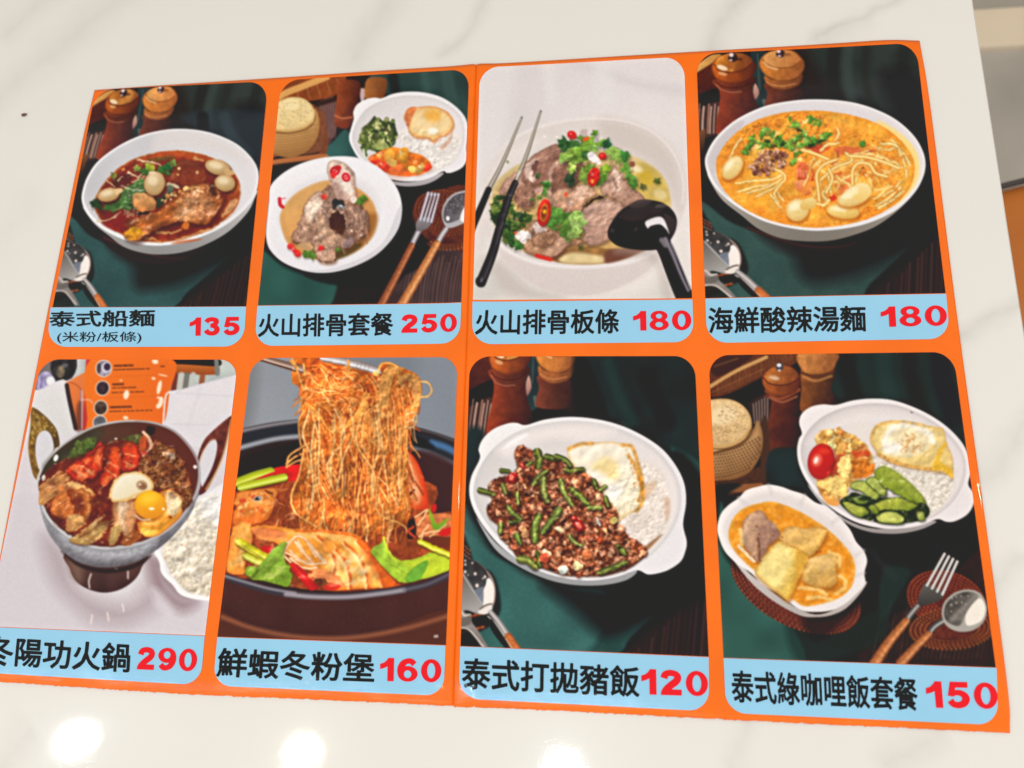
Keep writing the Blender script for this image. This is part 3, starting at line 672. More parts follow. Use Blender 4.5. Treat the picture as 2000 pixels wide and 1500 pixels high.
P([(60,860),(160,1010),(300,1120),(520,1200),(860,1225),(1240,1180),(1500,1080),(1420,1200),(1240,1330),(900,1445),(520,1390),(220,1170)],(220,208,206),c2=(212,200,198),soft=30,a=.8)
S([(150,1010),(300,1125),(520,1200),(760,1222),(1000,1215),(1240,1175),(1400,1110)],14,(236,228,228),soft=12,a=.9)
rim=[(60,580),(100,450),(200,310),(350,195),(520,115),(730,66),(960,52),(1170,72),(1360,142),(1500,255),(1590,400),(1630,560),(1620,720),(1560,900),(1440,1080),(1200,1170),(860,1210),(520,1180),(280,1090),(150,960),(80,780)]
P(rim,(218,208,204),c2=(224,214,212),ang=20,soft=12,n=6)
P([(1000,60),(1300,120),(1540,300),(1620,520),(1600,760),(1500,560),(1300,360),(1000,250)],(206,194,188),soft=60,a=.85)
S([(520,116),(740,66),(960,50),(1180,72),(1370,142),(1510,255),(1600,400),(1640,560),(1634,720)],7,(234,226,222),soft=4,a=.7)
P([(100,480),(300,260),(560,200),(400,330),(230,480),(130,640)],(230,222,220),soft=40,a=.7)
soup=[(110,700),(140,580),(240,470),(420,370),(640,320),(900,300),(1130,310),(1330,380),(1460,480),(1530,620),(1545,760),(1500,900),(1400,1040),(1220,1140),(1000,1195),(760,1200),(520,1160),(330,1080),(200,970),(130,840)]
P(soup,(206,176,122),c2=(190,150,90),ang=90,nz=((40,.08),(10,.04)),edge=((60,(222,206,166),.7),),soft=5,n=6)
P([(1180,420),(1330,400),(1470,500),(1530,660),(1500,740),(1300,660),(1200,540)],(206,180,100),c2=(196,166,84),nz=((20,.1),),soft=14); P([(1280,470),(1380,460),(1400,560),(1320,580)],(206,170,50),soft=20,a=.8); E(1250,440,70,30,20,(236,220,180),soft=16,a=.9); E(1460,650,60,40,20,(226,206,150),soft=16,a=.8)
P([(560,1120),(700,1080),(900,1060),(1060,1080),(1300,1080),(1200,1150),(1000,1195),(780,1200),(620,1180)],(166,122,66),c2=(140,90,56),nz=((14,.12),),soft=8)
P([(660,1150),(760,1110),(900,1120),(1030,1150),(980,1195),(800,1200),(680,1190)],(220,196,146),nz=((12,.08),),soft=14); P([(1040,1090),(1250,1080),(1340,1090),(1200,1150),(1030,1190)],(112,66,54),soft=14,a=.9)
S([(420,390),(600,330),(720,310)],8,(226,206,150),soft=6)
# meat
def slab(pts,c,c2,ang=60,e=(110,74,60),streak=None):
    P(np.array(pts)+(8,18),(96,62,44),soft=12,a=.55); P(pts,c,c2=c2,ang=ang,nz=((18,.06),(5,.06)),edge=((26,e,.6),),soft=2.5)
    if streak:
        lo,hi=np.array(pts).min(0),np.array(pts).max(0)
        for x,y in inside(pts,streak[0]): S([(x,y),(x+streak[1]*.5,y+streak[2]*.5+rng.uniform(-4,4)),(x+streak[1],y+streak[2])],2.6,jit(np.array(c2)*rng.choice([.82,1.14]),.04),soft=3,a=.5)
slab([(190,620),(230,540),(330,470),(400,500),(420,600),(300,640),(210,650)],(196,156,138),(170,128,110))
slab([(360,520),(400,390),(500,310),(640,250),(670,330),(620,420),(600,540),(470,580),(390,560)],(166,122,106),(146,100,84),streak=(40,30,20))
P([(390,480),(400,410),(450,370),(500,380),(480,470),(470,540),(430,550),(395,520)],(206,176,164),nz=((6,.06),),soft=3); P([(440,430),(490,380),(495,420),(460,500)],(110,70,62),soft=5)
slab([(300,640),(330,590),(440,570),(470,640),(450,740),(380,780),(310,720)],(160,116,96),(136,94,78),streak=(24,20,30)); S([(440,620),(415,750)],4,(206,170,146),soft=3,a=.7)
slab([(590,500),(600,380),(700,330),(830,340),(850,460),(760,600),(640,700),(590,640)],(156,110,92),(128,86,70),streak=(50,14,40)); S([(640,400),(590,470),(580,640),(600,700)],16,(196,160,144),soft=6,a=.8)
slab([(570,690),(640,620),(700,600),(760,600),(740,700),(680,740),(600,730)],(206,164,136),(190,142,112))
slab([(990,560),(1060,470),(1080,410),(1140,470),(1200,560),(1290,630),(1330,690),(1240,740),(1180,740),(1060,670),(990,640)],(206,168,148),(176,132,112),streak=(90,24,60))
P([(1080,480),(1110,450),(1150,560),(1130,640),(1080,620)],(226,196,178),soft=14,a=.8); S([(1090,520),(1110,600),(1090,650)],12,(150,106,90),soft=6,a=.8)
slab([(670,740),(720,660),(800,580),(860,560),(930,600),(950,650),(860,710),(840,770),(780,790),(700,775)],(222,178,152),(196,144,112),streak=(30,20,14))
for x,y in inside([(800,590),(870,570),(940,630),(860,700),(780,740),(720,720)],26): E(x,y,rng.uniform(10,22),rng.uniform(8,14),rng.uniform(0,180),jit((240,206,186),.05),soft=8,a=.6)
P([(850,750),(900,700),(980,660),(1010,680),(920,710),(850,780)],(44,28,22),soft=6)
slab([(810,800),(920,720),(1040,680),(1120,720),(1170,760),(1100,900),(1060,1000),(960,1050),(870,1040),(850,920)],(206,168,152),(182,140,122),ang=70,streak=(150,70,-14))
slab([(360,1060),(330,1000),(420,900),(500,860),(640,940),(760,1010),(860,1010),(840,1040),(740,1060),(640,1140),(500,1140),(400,1110)],(190,146,116),(170,122,90)); slab([(520,1120),(600,1040),(680,970),(740,1020),(700,1080),(630,1140),(570,1150)],(206,164,138),(186,142,116),streak=(30,60,-30)); slab([(430,1000),(470,910),(600,950),(640,990),(560,1060),(480,1060)],(170,130,106),(146,104,78),streak=(20,20,30))
P([(310,950),(380,930),(430,960),(420,1010),(350,1030),(315,1000)],(236,222,220),soft=4); P([(450,900),(520,880),(560,930),(500,960)],(220,196,190),soft=6); E(500,620,42,24,10,(196,150,140),soft=4)
warp([(180,600),(400,360),(660,240),(1100,400),(1340,690),(1100,1000),(860,1050),(560,1160),(350,1060),(300,700)],1.8,5,amp2=1.2,cell2=14)
# herbs
for i in range(70):
    x,y=inside([(110,700),(200,640),(300,760),(420,850),(400,900),(300,960),(350,1060),(310,1070),(230,1000),(150,880)],1)[0]
    leaf(x,y,rng.uniform(24,46),rng.uniform(0,6.28),jit([(74,106,44),(52,90,40),(120,140,66),(40,70,34)][rng.integers(4)],.1),(24,48,20))
for x,y,r,ro,c in [(710,260,70,2,(48,92,46)),(690,230,52,3.6,(56,100,50)),(770,250,60,.4,(66,112,52)),(880,250,90,.1,(132,178,58)),(840,200,46,-.6,(110,150,60)),(940,170,40,-.9,(96,140,50)),(1000,240,52,.4,(110,160,60)),(1040,250,56,1.2,(44,92,60)),(780,340,110,2.8,(146,186,72)),(700,360,70,3.4,(150,190,84)),(830,310,70,-.4,(126,172,60)),(760,450,54,1.9,(166,200,90)),(870,330,46,.9,(60,104,50)),(930,290,46,-.6,(140,180,90)),(1080,310,70,.7,(156,190,92)),(1130,350,80,.5,(146,186,84)),(1180,340,56,1.4,(66,130,56)),(1190,430,60,1.5,(120,176,70)),(1230,530,56,1,(110,160,66)),(1250,570,50,1.4,(80,130,50)),(1200,480,40,2,(90,150,50)),(860,500,80,-1,(140,170,70)),(890,440,50,-.6,(120,160,60)),(1030,440,50,.4,(166,200,60)),(1000,500,60,1.6,(120,160,60)),(980,540,46,2,(96,140,50)),(740,530,60,1.6,(48,72,48)),(560,570,44,1.2,(70,120,50)),(550,630,36,1.5,(90,140,56)),(445,685,24,0,(110,140,60)),(490,500,30,1.8,(80,110,60)),(510,680,30,0,(120,150,70)),(620,800,90,1.7,(96,146,58)),(690,830,90,.6,(84,134,52)),(600,880,70,2.2,(80,128,50)),(740,900,100,.8,(110,154,62)),(800,870,100,1.2,(166,200,110)),(790,820,60,-1,(160,196,100)),(700,950,80,1.2,(90,130,50)),(780,960,60,.7,(150,180,90)),(1430,540,40,.4,(104,120,50)),(280,1000,50,1,(56,116,52)),(330,1060,44,1,(60,110,50)),(830,1070,26,0,(96,90,40)),(1320,590,36,.4,(110,110,60)),(250,390,16,.8,(140,150,90))]: leaf(x,y,r,ro,c,np.array(c)*.45,4)
herb=[(650,200),(960,170),(1080,260),(1220,340),(1280,600),(1200,600),(1080,420),(1000,580),(860,580),(720,600),(640,380)]
warp(herb,3.2,7,amp2=2,cell2=18); warp([(90,650),(480,480),(600,640),(860,760),(880,1020),(340,1100),(130,900)],3.0,7,amp2=2,cell2=18)
for q in (herb,[(90,650),(480,480),(600,640),(860,760),(880,1020),(340,1100),(130,900)]): grain(q,((3,.10),(8,.12)))
P([(880,330),(920,310),(960,350),(990,410),(940,400),(890,370)],(240,232,232),soft=4); P([(830,140),(880,135),(870,190),(830,180)],(196,176,170),soft=4)
E(1235,410,24,24,0,(140,86,66),soft=6)
def chi(x,y,rx,ry,ro,ring=0):
    E(x+4,y+10,rx,ry,ro,(60,20,10),soft=8,a=.5); E(x,y,rx,ry,ro,(222,36,26),c2=(186,20,18),soft=2)
    if ring: E(x,y,rx*.62,ry*.7,ro,(196,110,40),soft=3); E(x,y,rx*.4,ry*.5,ro,(120,50,20),soft=4); E(x+4,y-10,rx*.3,ry*.16,ro,(250,170,40),soft=3)
    else: E(x-rx*.25,y-ry*.3,rx*.3,ry*.2,ro,(255,150,130),soft=5,a=.8)
chi(758,178,38,32,30); chi(1000,345,30,28,0); chi(930,510,46,76,14); chi(538,795,52,108,8,1); E(870,210,30,14,-20,(230,90,36),soft=3); E(712,650,14,20,0,(230,90,50),soft=3); S([(480,1135),(530,1150),(590,1165)],16,(214,50,36),soft=3); E(312,955,14,12,0,(230,90,40),soft=3); E(920,545,14,18,0,(236,150,60),soft=4)
E(640,195,8,5,0,(250,246,246),soft=3); E(540,190,10,6,0,(250,246,246),soft=3)
# chopsticks
for a_,b_,c_ in [((362,40),(215,390),(100,615)),((512,-10),(400,340),(310,560))]:
    S([a_,b_,c_],8,(150,138,124),w2=19,dark=(96,86,76),hl=(226,216,206),hs=-.15,soft=1.5); E(a_[0],a_[1],7,7,0,(110,104,96),soft=1.5)
S([(100,615),(40,760),(-20,900),(-60,1000)],24,(44,38,40),w2=30,dark=(24,20,22),soft=1.6)
S([(310,560),(250,700),(180,940),(130,1120),(40,1350)],26,(44,40,44),w2=40,dark=(26,22,24),hl=(70,66,70),hs=.3,soft=1.6); E(35,1340,38,40,0,(36,32,36),soft=2); E(46,1330,10,20,20,(120,116,122),soft=8,a=.8)
P([(150,1080),(190,1010),(170,1060),(120,1200)],(40,36,40),soft=3)
# ladle
P([(1100,1100),(1380,1080),(1460,1160),(1600,1560),(1500,1560),(1420,1200)],(176,164,158),soft=40,a=.5)
P([(1040,960),(1060,890),(1130,790),(1210,730),(1300,690),(1400,695),(1490,720),(1560,780),(1590,850),(1580,930),(1545,1000),(1500,1060),(1400,1090),(1250,1085),(1130,1060),(1060,1010)],(34,28,28),c2=(26,22,22),soft=2,edge=((24,(54,46,44),.6),))
P([(1210,730),(1310,692),(1390,700),(1330,740),(1250,755)],(96,80,76),soft=6,a=.8); P([(1120,800),(1330,700),(1480,740),(1440,830),(1340,850),(1200,860)],(52,44,44),soft=14,a=.7); P([(1480,800),(1580,850),(1570,930),(1540,950)],(66,58,58),soft=8,a=.7)
P([(1340,865),(1440,825),(1490,850),(1530,960),(1500,920),(1450,890),(1380,900),(1365,925)],(226,220,224),soft=3); P([(1360,920),(1450,885),(1500,930),(1520,1000),(1440,1040),(1390,1010)],(30,24,24),soft=3)
S([(1440,990),(1500,1080),(1560,1230),(1620,1380),(1700,1560)],64,(30,24,28),w2=74,dark=(16,12,14),soft=2); S([(1500,1000),(1560,1130),(1620,1280),(1680,1410)],16,(150,142,156),w2=10,soft=8,a=.8); S([(1470,1010),(1500,1050)],20,(130,124,130),soft=10,a=.8); S([(1545,1030),(1620,1200),(1700,1400)],6,(206,200,206),soft=4,a=.7)

mt=[(190,640),(240,530),(420,380),(640,250),(1080,400),(1330,690),(1170,760),(1060,1000),(870,1050),(560,1150),(340,1010),(480,860),(300,720)]
emboss(mt,((4,.5),(9,.6),(18,.5)),.10,gloss=.12,th=.92); emboss([(660,250),(1100,330),(1250,560),(1000,560),(700,420)],((5,.6),(10,.6)),.10); emboss([(100,680),(300,700),(420,860),(330,1070),(200,980)],((4,.7),(8,.6)),.14); emboss(soup,((12,.4),(26,.5)),.03,gloss=.15,th=.82)
# ---- dish picture 4
rng = np.random.default_rng(28)
clip_panel(PANELS[3][0])
dark_table(); mills(); spoon()
sv(1360,180,.235)
# wicker under the bowl
for i in range(46):
    t=i/45; x=430+t*900; y=1090+170*math.sin(t*2.2)-t*10
    E(x,y+40,16,10,20,(92,42,32),c2=(40,20,18),soft=2,a=.8-.5*t)
outer=[(72,600),(90,500),(170,370),(330,230),(560,120),(800,70),(1020,58),(1250,75),(1450,125),(1650,220),(1800,350),(1880,480),(1906,600),(1880,720),(1800,850),(1650,985),(1450,1080),(1250,1130),(1000,1152),(780,1130),(560,1072),(380,980),(230,870),(120,740)]
under=[(90,680),(230,850),(380,960),(800,1100),(1400,1060),(1800,830),(1896,660),(1840,800),(1700,960),(1500,1110),(1300,1190),(1100,1236),(900,1240),(700,1215),(520,1140),(380,1030),(200,880)]
inner=[(92,600),(112,505),(190,380),(345,245),(570,137),(800,86),(1020,74),(1250,92),(1440,140),(1640,235),(1785,362),(1862,485),(1886,600),(1862,710),(1780,830),(1636,960),(1440,1052),(1240,1104),(1000,1128),(785,1108),(570,1050),(395,962),(250,858),(140,732)]
bowl(outer,under,side=((190,182,174),(120,112,104)),inner=inner,in_c=((218,212,216),(228,220,222)))
P([(92,600),(112,505),(190,380),(345,245),(400,260),(300,400),(180,560),(160,700),(260,870),(180,790)],(196,188,190),soft=10,a=.7)
soup=[(165,640),(175,540),(250,420),(380,300),(560,210),(760,165),(980,152),(1200,172),(1400,220),(1560,290),(1700,400),(1790,520),(1815,620),(1800,740),(1730,860),(1600,970),(1420,1055),(1220,1105),(1000,1128),(800,1110),(600,1062),(430,985),(280,875),(190,750)]
P([(1500,240),(1640,300),(1780,420),(1850,560),(1845,720),(1760,850),(1650,930),(1700,700),(1690,480)],(250,214,120),soft=14,a=.85)
P(soup,(242,166,58),c2=(240,158,48),nz=((30,.05),(8,.05)),mix=(((250,190,80),40,.1,3,.55),((230,126,38),26,.25,3,.4)),edge=((40,(226,128,30),.5),),soft=5,n=6)
P([(200,560),(280,430),(420,310),(600,230),(740,190),(700,290),(520,360),(400,500),(260,640)],(228,128,40),soft=26,a=.6)
# chilli oil freckles
for x,y in inside(soup,420):
    c=[(206,92,24),(190,70,20),(250,200,96),(222,120,30)][rng.integers(4)]
    E(x,y,rng.uniform(3,9),rng.uniform(2,5),rng.uniform(0,180),c,soft=1.6,a=.6)
for x,y in inside([(1150,380),(1500,330),(1760,560),(1700,900),(1400,1060),(1100,1100),(1400,760),(1250,460)],260):
    E(x,y,rng.uniform(4,12),rng.uniform(2,4),rng.uniform(0,180),(168,62,20),soft=1.4,a=.6)
noo=((246,206,120),(196,130,50),(255,236,176))
def nd(p,w=14): S(p,w,jit(noo[0],.05),dark=noo[1],hl=noo[2],hs=.2,soft=1.6)
for p in [[(330,760),(450,740),(600,730),(720,690)],[(350,830),(480,790),(640,760),(740,700)],[(420,840),(560,800),(680,750)],[(500,870),(600,820),(700,760),(735,700),(690,640)],[(640,640),(700,660),(740,710),(700,770),(650,840),(690,940)],[(620,850),(650,900),(700,960)],[(260,600),(320,460),(370,380)],[(680,840),(720,900)]]: nd(p,13)
P([(830,640),(860,580),(920,600),(980,660),(970,740),(900,740),(840,720)],(232,120,70),c2=(196,70,36),soft=4,nz=((6,.1),)); P([(820,740),(900,730),(960,780),(940,860),(870,840),(820,790)],(246,160,104),c2=(226,110,60),soft=4)
for i in range(4): S([(840+i*24,640+i*6),(836+i*26,700)],5,(255,196,160),soft=3,a=.6)
P([(1150,620),(1240,600),(1300,650),(1310,780),(1220,860),(1160,800)],(222,96,46),c2=(236,140,70),soft=5,nz=((7,.1),)); E(1140,870,40,30,-30,(214,60,26),soft=5)
E(1420,640,70,60,20,(150,60,36),soft=8); E(1000,470,110,40,-10,(214,80,46),soft=6); E(1280,490,140,40,5,(220,110,60),soft=6)
for p in [[(880,480),(980,510),(1090,555)],[(1040,480),(1080,440),(1180,420)],[(1160,390),(1190,340),(1170,300)],[(1250,510),(1290,570),(1160,620),(1040,720),(1010,820),(950,900)],[(1160,560),(1060,600),(1000,680),(1010,800),(1020,930)],[(1090,640),(1130,700),(1080,800),(1050,840),(1090,920)],[(1100,700),(1120,850)],[(1240,510),(1280,600),(1180,640)],[(1280,530),(1420,540),(1560,580),(1680,630)],[(1320,520),(1480,520),(1600,570),(1640,630)],[(1300,760),(1300,650),(1350,590),(1440,600),(1490,670),(1580,700)],[(1330,740),(1335,660),(1370,615)],[(1160,600),(1240,580),(1400,570),(1540,590),(1600,600)],[(1500,460),(1600,480),(1660,430),(1620,400)],[(1540,430),(1650,440),(1740,540),(1770,600)],[(1680,480),(1720,560),(1740,640),(1750,700)],[(1500,940),(1600,880),(1700,790)],[(1520,960),(1640,890),(1720,820)],[(1560,860),(1650,800),(1700,740)],[(1500,540),(1620,560),(1700,620)],[(1000,920),(1060,940),(1100,900)]]: nd(p,rng.uniform(12,17))
for p in [[(1180,490),(1170,560),(1120,600)],[(1400,500),(1500,480)]]: S(p,9,(190,90,60),soft=2)
nf=np.roll(vnoise(40),333,0)
for k,(x,y) in enumerate(inside([(900,560),(1250,450),(1560,420),(1640,560),(1620,760),(1480,900),(1300,760),(1120,880),(940,840)],70)):
    t=rng.uniform(-.3,.5)+(1.3 if rng.random()<.3 else 0); q=[(x,y)]
    for _ in range(int(rng.uniform(4,10))):
        X,Y=tp([q[-1]])[0]; t2=t+1.1*nf[int(Y),int(X)]; q.append((q[-1][0]+24*math.cos(t2),q[-1][1]+24*math.sin(t2)))
    c=jit([(244,190,96),(238,166,70),(250,214,134),(226,140,50)][rng.integers(4)],.05); S(q,rng.uniform(8,14),c,dark=c*(.9,.78,.6),hl=np.minimum(c+(8,18,26),255),soft=2,a=.8)
# fish balls
def ball(cx,cy,rx,ry,ro,c=(248,228,170)):
    E(cx+8,cy+18,rx*1.04,ry*1.04,ro,(186,100,30),soft=14,a=.7)
    E(cx,cy,rx,ry,ro,c,c2=np.array(c)*(.9,.82,.66),ang=70,nz=((5,.03),),edge=((30,(214,150,66),.55),),soft=2.5)
    E(cx-rx*.25,cy-ry*.3,rx*.45,ry*.3,ro,(255,246,214),soft=14,a=.7)
ball(300,630,112,72,-52); ball(1300,880,130,68,-14); E(1370,830,85,75,-20,(246,222,160),c2=(236,196,110),soft=8); E(1290,830,60,34,-24,(252,236,190),soft=14,a=.8)
ball(840,980,98,92,-30); E(930,930,70,46,-20,(240,212,140),c2=(220,176,90),soft=6); ball(1220,990,138,62,6,(248,220,140)); E(1250,1050,100,24,4,(240,170,50),soft=10,a=.6)
# minced meat
for x,y in inside([(480,560),(560,500),(680,480),(750,520),(750,600),(650,640),(590,690),(490,700),(440,630)],120): lump(x,y,rng.uniform(12,22),[(206,150,120),(170,108,82),(226,180,150),(120,72,56)],sa=.5,sh=(90,40,24))
# coriander
for x,y,r in [(430,440,60),(480,400,56),(420,490,44),(560,340,56),(620,350,50),(520,440,50),(600,430,52),(690,400,62),(760,420,70),(830,380,66),(900,400,66),(960,370,60),(880,450,50),(790,460,46),(980,410,56),(1050,390,44),(1100,370,40),(800,230,44),(810,280,46),(860,300,40),(940,230,44),(980,210,46),(1000,250,40),(900,340,46),(1380,430,48),(800,580,44),(850,510,36),(560,470,44),(700,460,40)]:
    for _ in range(3): leaf(x+rng.uniform(-26,26),y+rng.uniform(-20,20),r*rng.uniform(.5,.75),rng.uniform(0,6.28),jit([(128,176,58),(98,150,48),(158,196,84)][rng.integers(3)],.1),(44,88,30))
for x,y in [(850,310),(1040,400),(640,460),(960,440),(590,410),(730,430)]: E(x,y,30,18,-20,(26,44,22),soft=8,a=.75)
for x,y in [(890,240),(490,460),(540,500),(670,350),(850,560),(820,490)]: E(x,y,30,16,-30,(252,190,120),soft=4,a=.9)
E(512,265,6,6,0,(70,60,40))

hb=[(360,300),(760,180),(1040,190),(1160,380),(960,480),(880,620),(740,520),(380,520)]
warp(hb,2.6,6,amp2=1.5,cell2=15); grain(hb,((3,.10),(8,.10)))
warp(soup,1.3,6); grain(soup,((3,.05),(9,.05),(22,.05)))

emboss(soup,((5,.5),(11,.6),(24,.5)),.03,gloss=.12,th=.9,tint=(255,226,150)); emboss(hb,((4,.7),(8,.5)),.10)

ball(300,630,112,72,-52); ball(840,980,98,92,-30); E(930,930,70,46,-20,(240,212,140),c2=(220,176,90),soft=6); ball(1220,990,138,62,6,(248,220,140)); ball(1300,880,130,68,-14); E(1370,830,85,75,-20,(246,222,160),c2=(236,196,110),soft=8); E(1290,830,60,34,-24,(252,236,190),soft=14,a=.8)
for p_ in [[(1160,560),(1060,600),(1000,680),(1010,800),(1020,900)],[(1250,510),(1290,570),(1160,620),(1040,720)],[(1300,760),(1300,650),(1350,590),(1440,600),(1490,670),(1580,700)],[(1280,530),(1420,540),(1560,580),(1680,630)],[(880,480),(980,510),(1090,555)],[(1100,640),(1130,720),(1080,830)]]: nd(p_,15)
# ---- dish picture 5
rng = np.random.default_rng(35)
clip_panel(PANELS[4][0])
view(60,695,.205)
P([(-900,-60),(2200,-60),(2200,2800),(-900,2800)],(214,206,212),sm=0,nz=((120,.015),))
P([(-100,-20),(500,-20),(560,140),(350,240),(60,330),(-40,400)],(196,196,196),soft=3)
P([(-100,-20),(420,-20),(400,200),(330,230),(60,320),(-100,360)],(110,104,104),nz=((16,.2),),soft=8)
P([(200,40),(430,30),(400,200),(240,250)],(46,42,44),nz=((10,.4),(4,.2)),soft=6); E(290,150,36,60,10,(150,130,100),nz=((6,.3),),soft=10,a=.7); E(330,90,30,20,0,(110,110,116),soft=8,a=.7)
P([(80,190),(160,150),(230,220),(220,280),(70,330)],(170,160,196),nz=((9,.2),),soft=6); E(190,240,40,44,0,(236,234,240),soft=10); S([(110,210),(100,300)],9,(110,100,160),soft=6,a=.8)
P([(450,-20),(560,-20),(540,150),(460,180)],(206,208,208),c2=(160,164,164),ang=0,soft=6)
P([(-200,360),(70,330),(350,240),(420,690),(200,760),(-200,760)],(224,220,222),c2=(214,212,212),ang=80,soft=3)
P([(1320,-20),(2000,-20),(2000,210),(1380,360)],(206,210,208),c2=(170,180,178),soft=3,nz=((20,.06),))
P([(1345,20),(1770,20),(1770,110),(1345,80)],(22,16,18),soft=4); P([(1340,80),(1750,100),(1790,90),(1760,180),(1340,155)],(190,104,44),c2=(150,70,30),soft=3); S([(1770,40),(1780,170)],22,(120,124,120),soft=8)
for x,c in [(1380,(110,40,28)),(1440,(196,190,180)),(1490,(110,106,100)),(1550,(190,190,186)),(1640,(150,76,40))]: S([(x,180),(x-20,330)],26,c,soft=8,a=.9)
P([(1290,380),(1480,310),(1930,190),(2200,150),(2200,900),(1270,760)],(222,216,222),soft=4,nz=((60,.015),)); S([(1380,360),(1480,310),(1930,190)],5,(206,202,208),soft=4); S([(1620,300),(1500,680)],12,(214,208,214),soft=20,a=.7); S([(1330,350),(1980,390)],5,(206,200,208),soft=10,a=.7); S([(1330,650),(1700,660)],6,(206,200,206),soft=10,a=.7)
# chair back
P([(345,290),(370,240),(560,140),(600,200),(600,690),(480,700),(420,680)],(226,124,66),c2=(206,96,40),ang=70,soft=3); S([(345,280),(370,420),(430,690)],20,(54,34,34),soft=6); S([(370,250),(440,280),(490,330)],5,(176,80,40),soft=3); S([(480,330),(480,690)],9,(150,110,130),soft=4,a=.7)
P([(440,480),(490,440),(500,700),(430,700)],(66,36,40),soft=20,a=.6)
# menu stand
P([(530,20),(590,20),(560,690),(500,700),(520,300)],(206,60,60),c2=(180,50,50),soft=5)
P([(580,20),(1340,20),(1320,360),(1270,640),(1100,800),(560,800),(540,600)],(236,116,34),c2=(230,104,30),ang=20,soft=3)
for y in (200,400,): S([(700,y),(1320,y-20)],2.5,(206,90,24),soft=2,a=.6)
for (x,y,r,c) in [(695,120,68,(120,110,120)),(685,308,58,(58,40,44)),(668,495,58,(74,54,44)),(660,640,60,(90,90,96))]:
    E(x,y,r+10,r+16,6,(226,206,196),soft=2.5); E(x,y,r,r+6,6,c,nz=((10,.3),(4,.2)),soft=2.5)
E(720,112,48,52,0,(206,200,216),soft=3); E(728,105,32,36,0,(66,46,60),soft=3); E(650,120,20,50,0,(50,40,40),soft=4,a=.7)
def dash(x0,x1,y,h,c=(90,46,30)):
    x=x0
    while x<x1:
        w=rng.uniform(8,34); S([(x,y-(x-x0)*.03),(min(x+w,x1),y-(x-x0)*.03)],h,c,soft=1.5,a=.75); x+=w+rng.uniform(6,22)
for x0,x1,y,h in [(800,975,95,11),(790,1130,132,6),(785,880,272,11),(780,1000,306,6),(775,1075,350,6),(760,955,490,11),(755,1160,530,6),(1240,1275,100,7)]: dash(x0,x1,y,h)
for x,y,rx,ry in [(1185,55,30,22),(1225,300,20,66),(910,370,26,44),(1240,440,22,50),(1170,215,18,12),(905,590,24,16),(860,235,10,6),(1215,480,20,24),(1260,185,40,6),(1225,400,24,10)]: E(x,y,rx,ry,12,(255,236,214),soft=8,a=.9)
S([(480,420),(560,420),(590,450)],5,(226,206,216),soft=3,a=.7); S([(1370,350),(1310,350),(1280,420),(1260,700)],9,(232,226,234),soft=4,a=.9); S([(1350,360),(1290,660)],12,(220,214,222),soft=4); S([(490,330),(490,690)],5,(220,200,216),soft=4,a=.8)
# pot
view(40,780,.2667)
P([(-100,740),(140,720),(300,1100),(400,1300),(520,1480),(900,1500),(1400,1500),(1500,1900),(-200,1900),(-200,800)],(206,198,206),soft=30,a=.6)
P([(160,1000),(360,1120),(420,1360),(640,1480),(820,1480),(960,1300),(1080,1200),(1100,1440),(820,1640),(560,1640),(380,1500),(220,1300)],(170,154,160),soft=80,a=.75)
P([(900,1150),(1020,1150),(1120,1320),(1300,1480),(1180,1560),(1000,1420)],(140,112,118),soft=50,a=.7); P([(960,1380),(1040,1420),(1120,1560),(1000,1520)],(224,218,226),soft=30,a=.6)
P([(355,1120),(900,1120),(890,1230),(840,1320),(740,1390),(620,1416),(500,1390),(410,1330),(365,1240)],(96,60,54),c2=(62,40,40),ang=90,nz=((20,.1),),soft=4); P([(355,1150),(450,1190),(450,1340),(380,1290)],(128,98,82),soft=30,a=.7)
for p in [[(520,1280),(505,1330),(510,1380)],[(700,1240),(720,1250)],[(790,1260),(790,1310)],[(640,1560),(650,1620)],[(520,1640),(530,1580)],[(760,1550),(750,1500)]]: S(p,6,(236,220,210),soft=5,a=.8)
# rice bowl
P([(990,1110),(1030,1180),(1040,1260),(1120,1340),(1160,1410),(1260,1450),(1380,1470),(1600,1470),(1600,640),(1320,730),(1200,900)],(232,228,234),soft=3)
S([(995,1110),(1035,1190),(1050,1270),(1130,1350),(1180,1415),(1270,1445),(1400,1462)],16,(244,242,246),soft=4); P([(1010,1240),(1060,1330),(1170,1440),(1300,1490),(1200,1490),(1060,1400)],(176,160,168),soft=20,a=.7)
rice=[(1040,1090),(1160,960),(1300,740),(1500,700),(1560,900),(1500,1440),(1380,1440),(1250,1420),(1180,1370),(1120,1290),(1080,1230)]
P(rice,(224,214,200),c2=(214,200,178),nz=((16,.08),(6,.06)),soft=8)
for x,y in inside(rice,420):
    a=rng.uniform(0,3.14); L=rng.uniform(10,22); S([(x,y),(x+L*math.cos(a),y+L*math.sin(a))],6,jit([(244,238,228),(230,218,200),(196,176,148),(236,226,212)][rng.integers(4)],.03),soft=2.5,a=.7)
P([(1300,720),(1500,700),(1500,960),(1400,900)],(240,238,240),soft=40,a=.7)
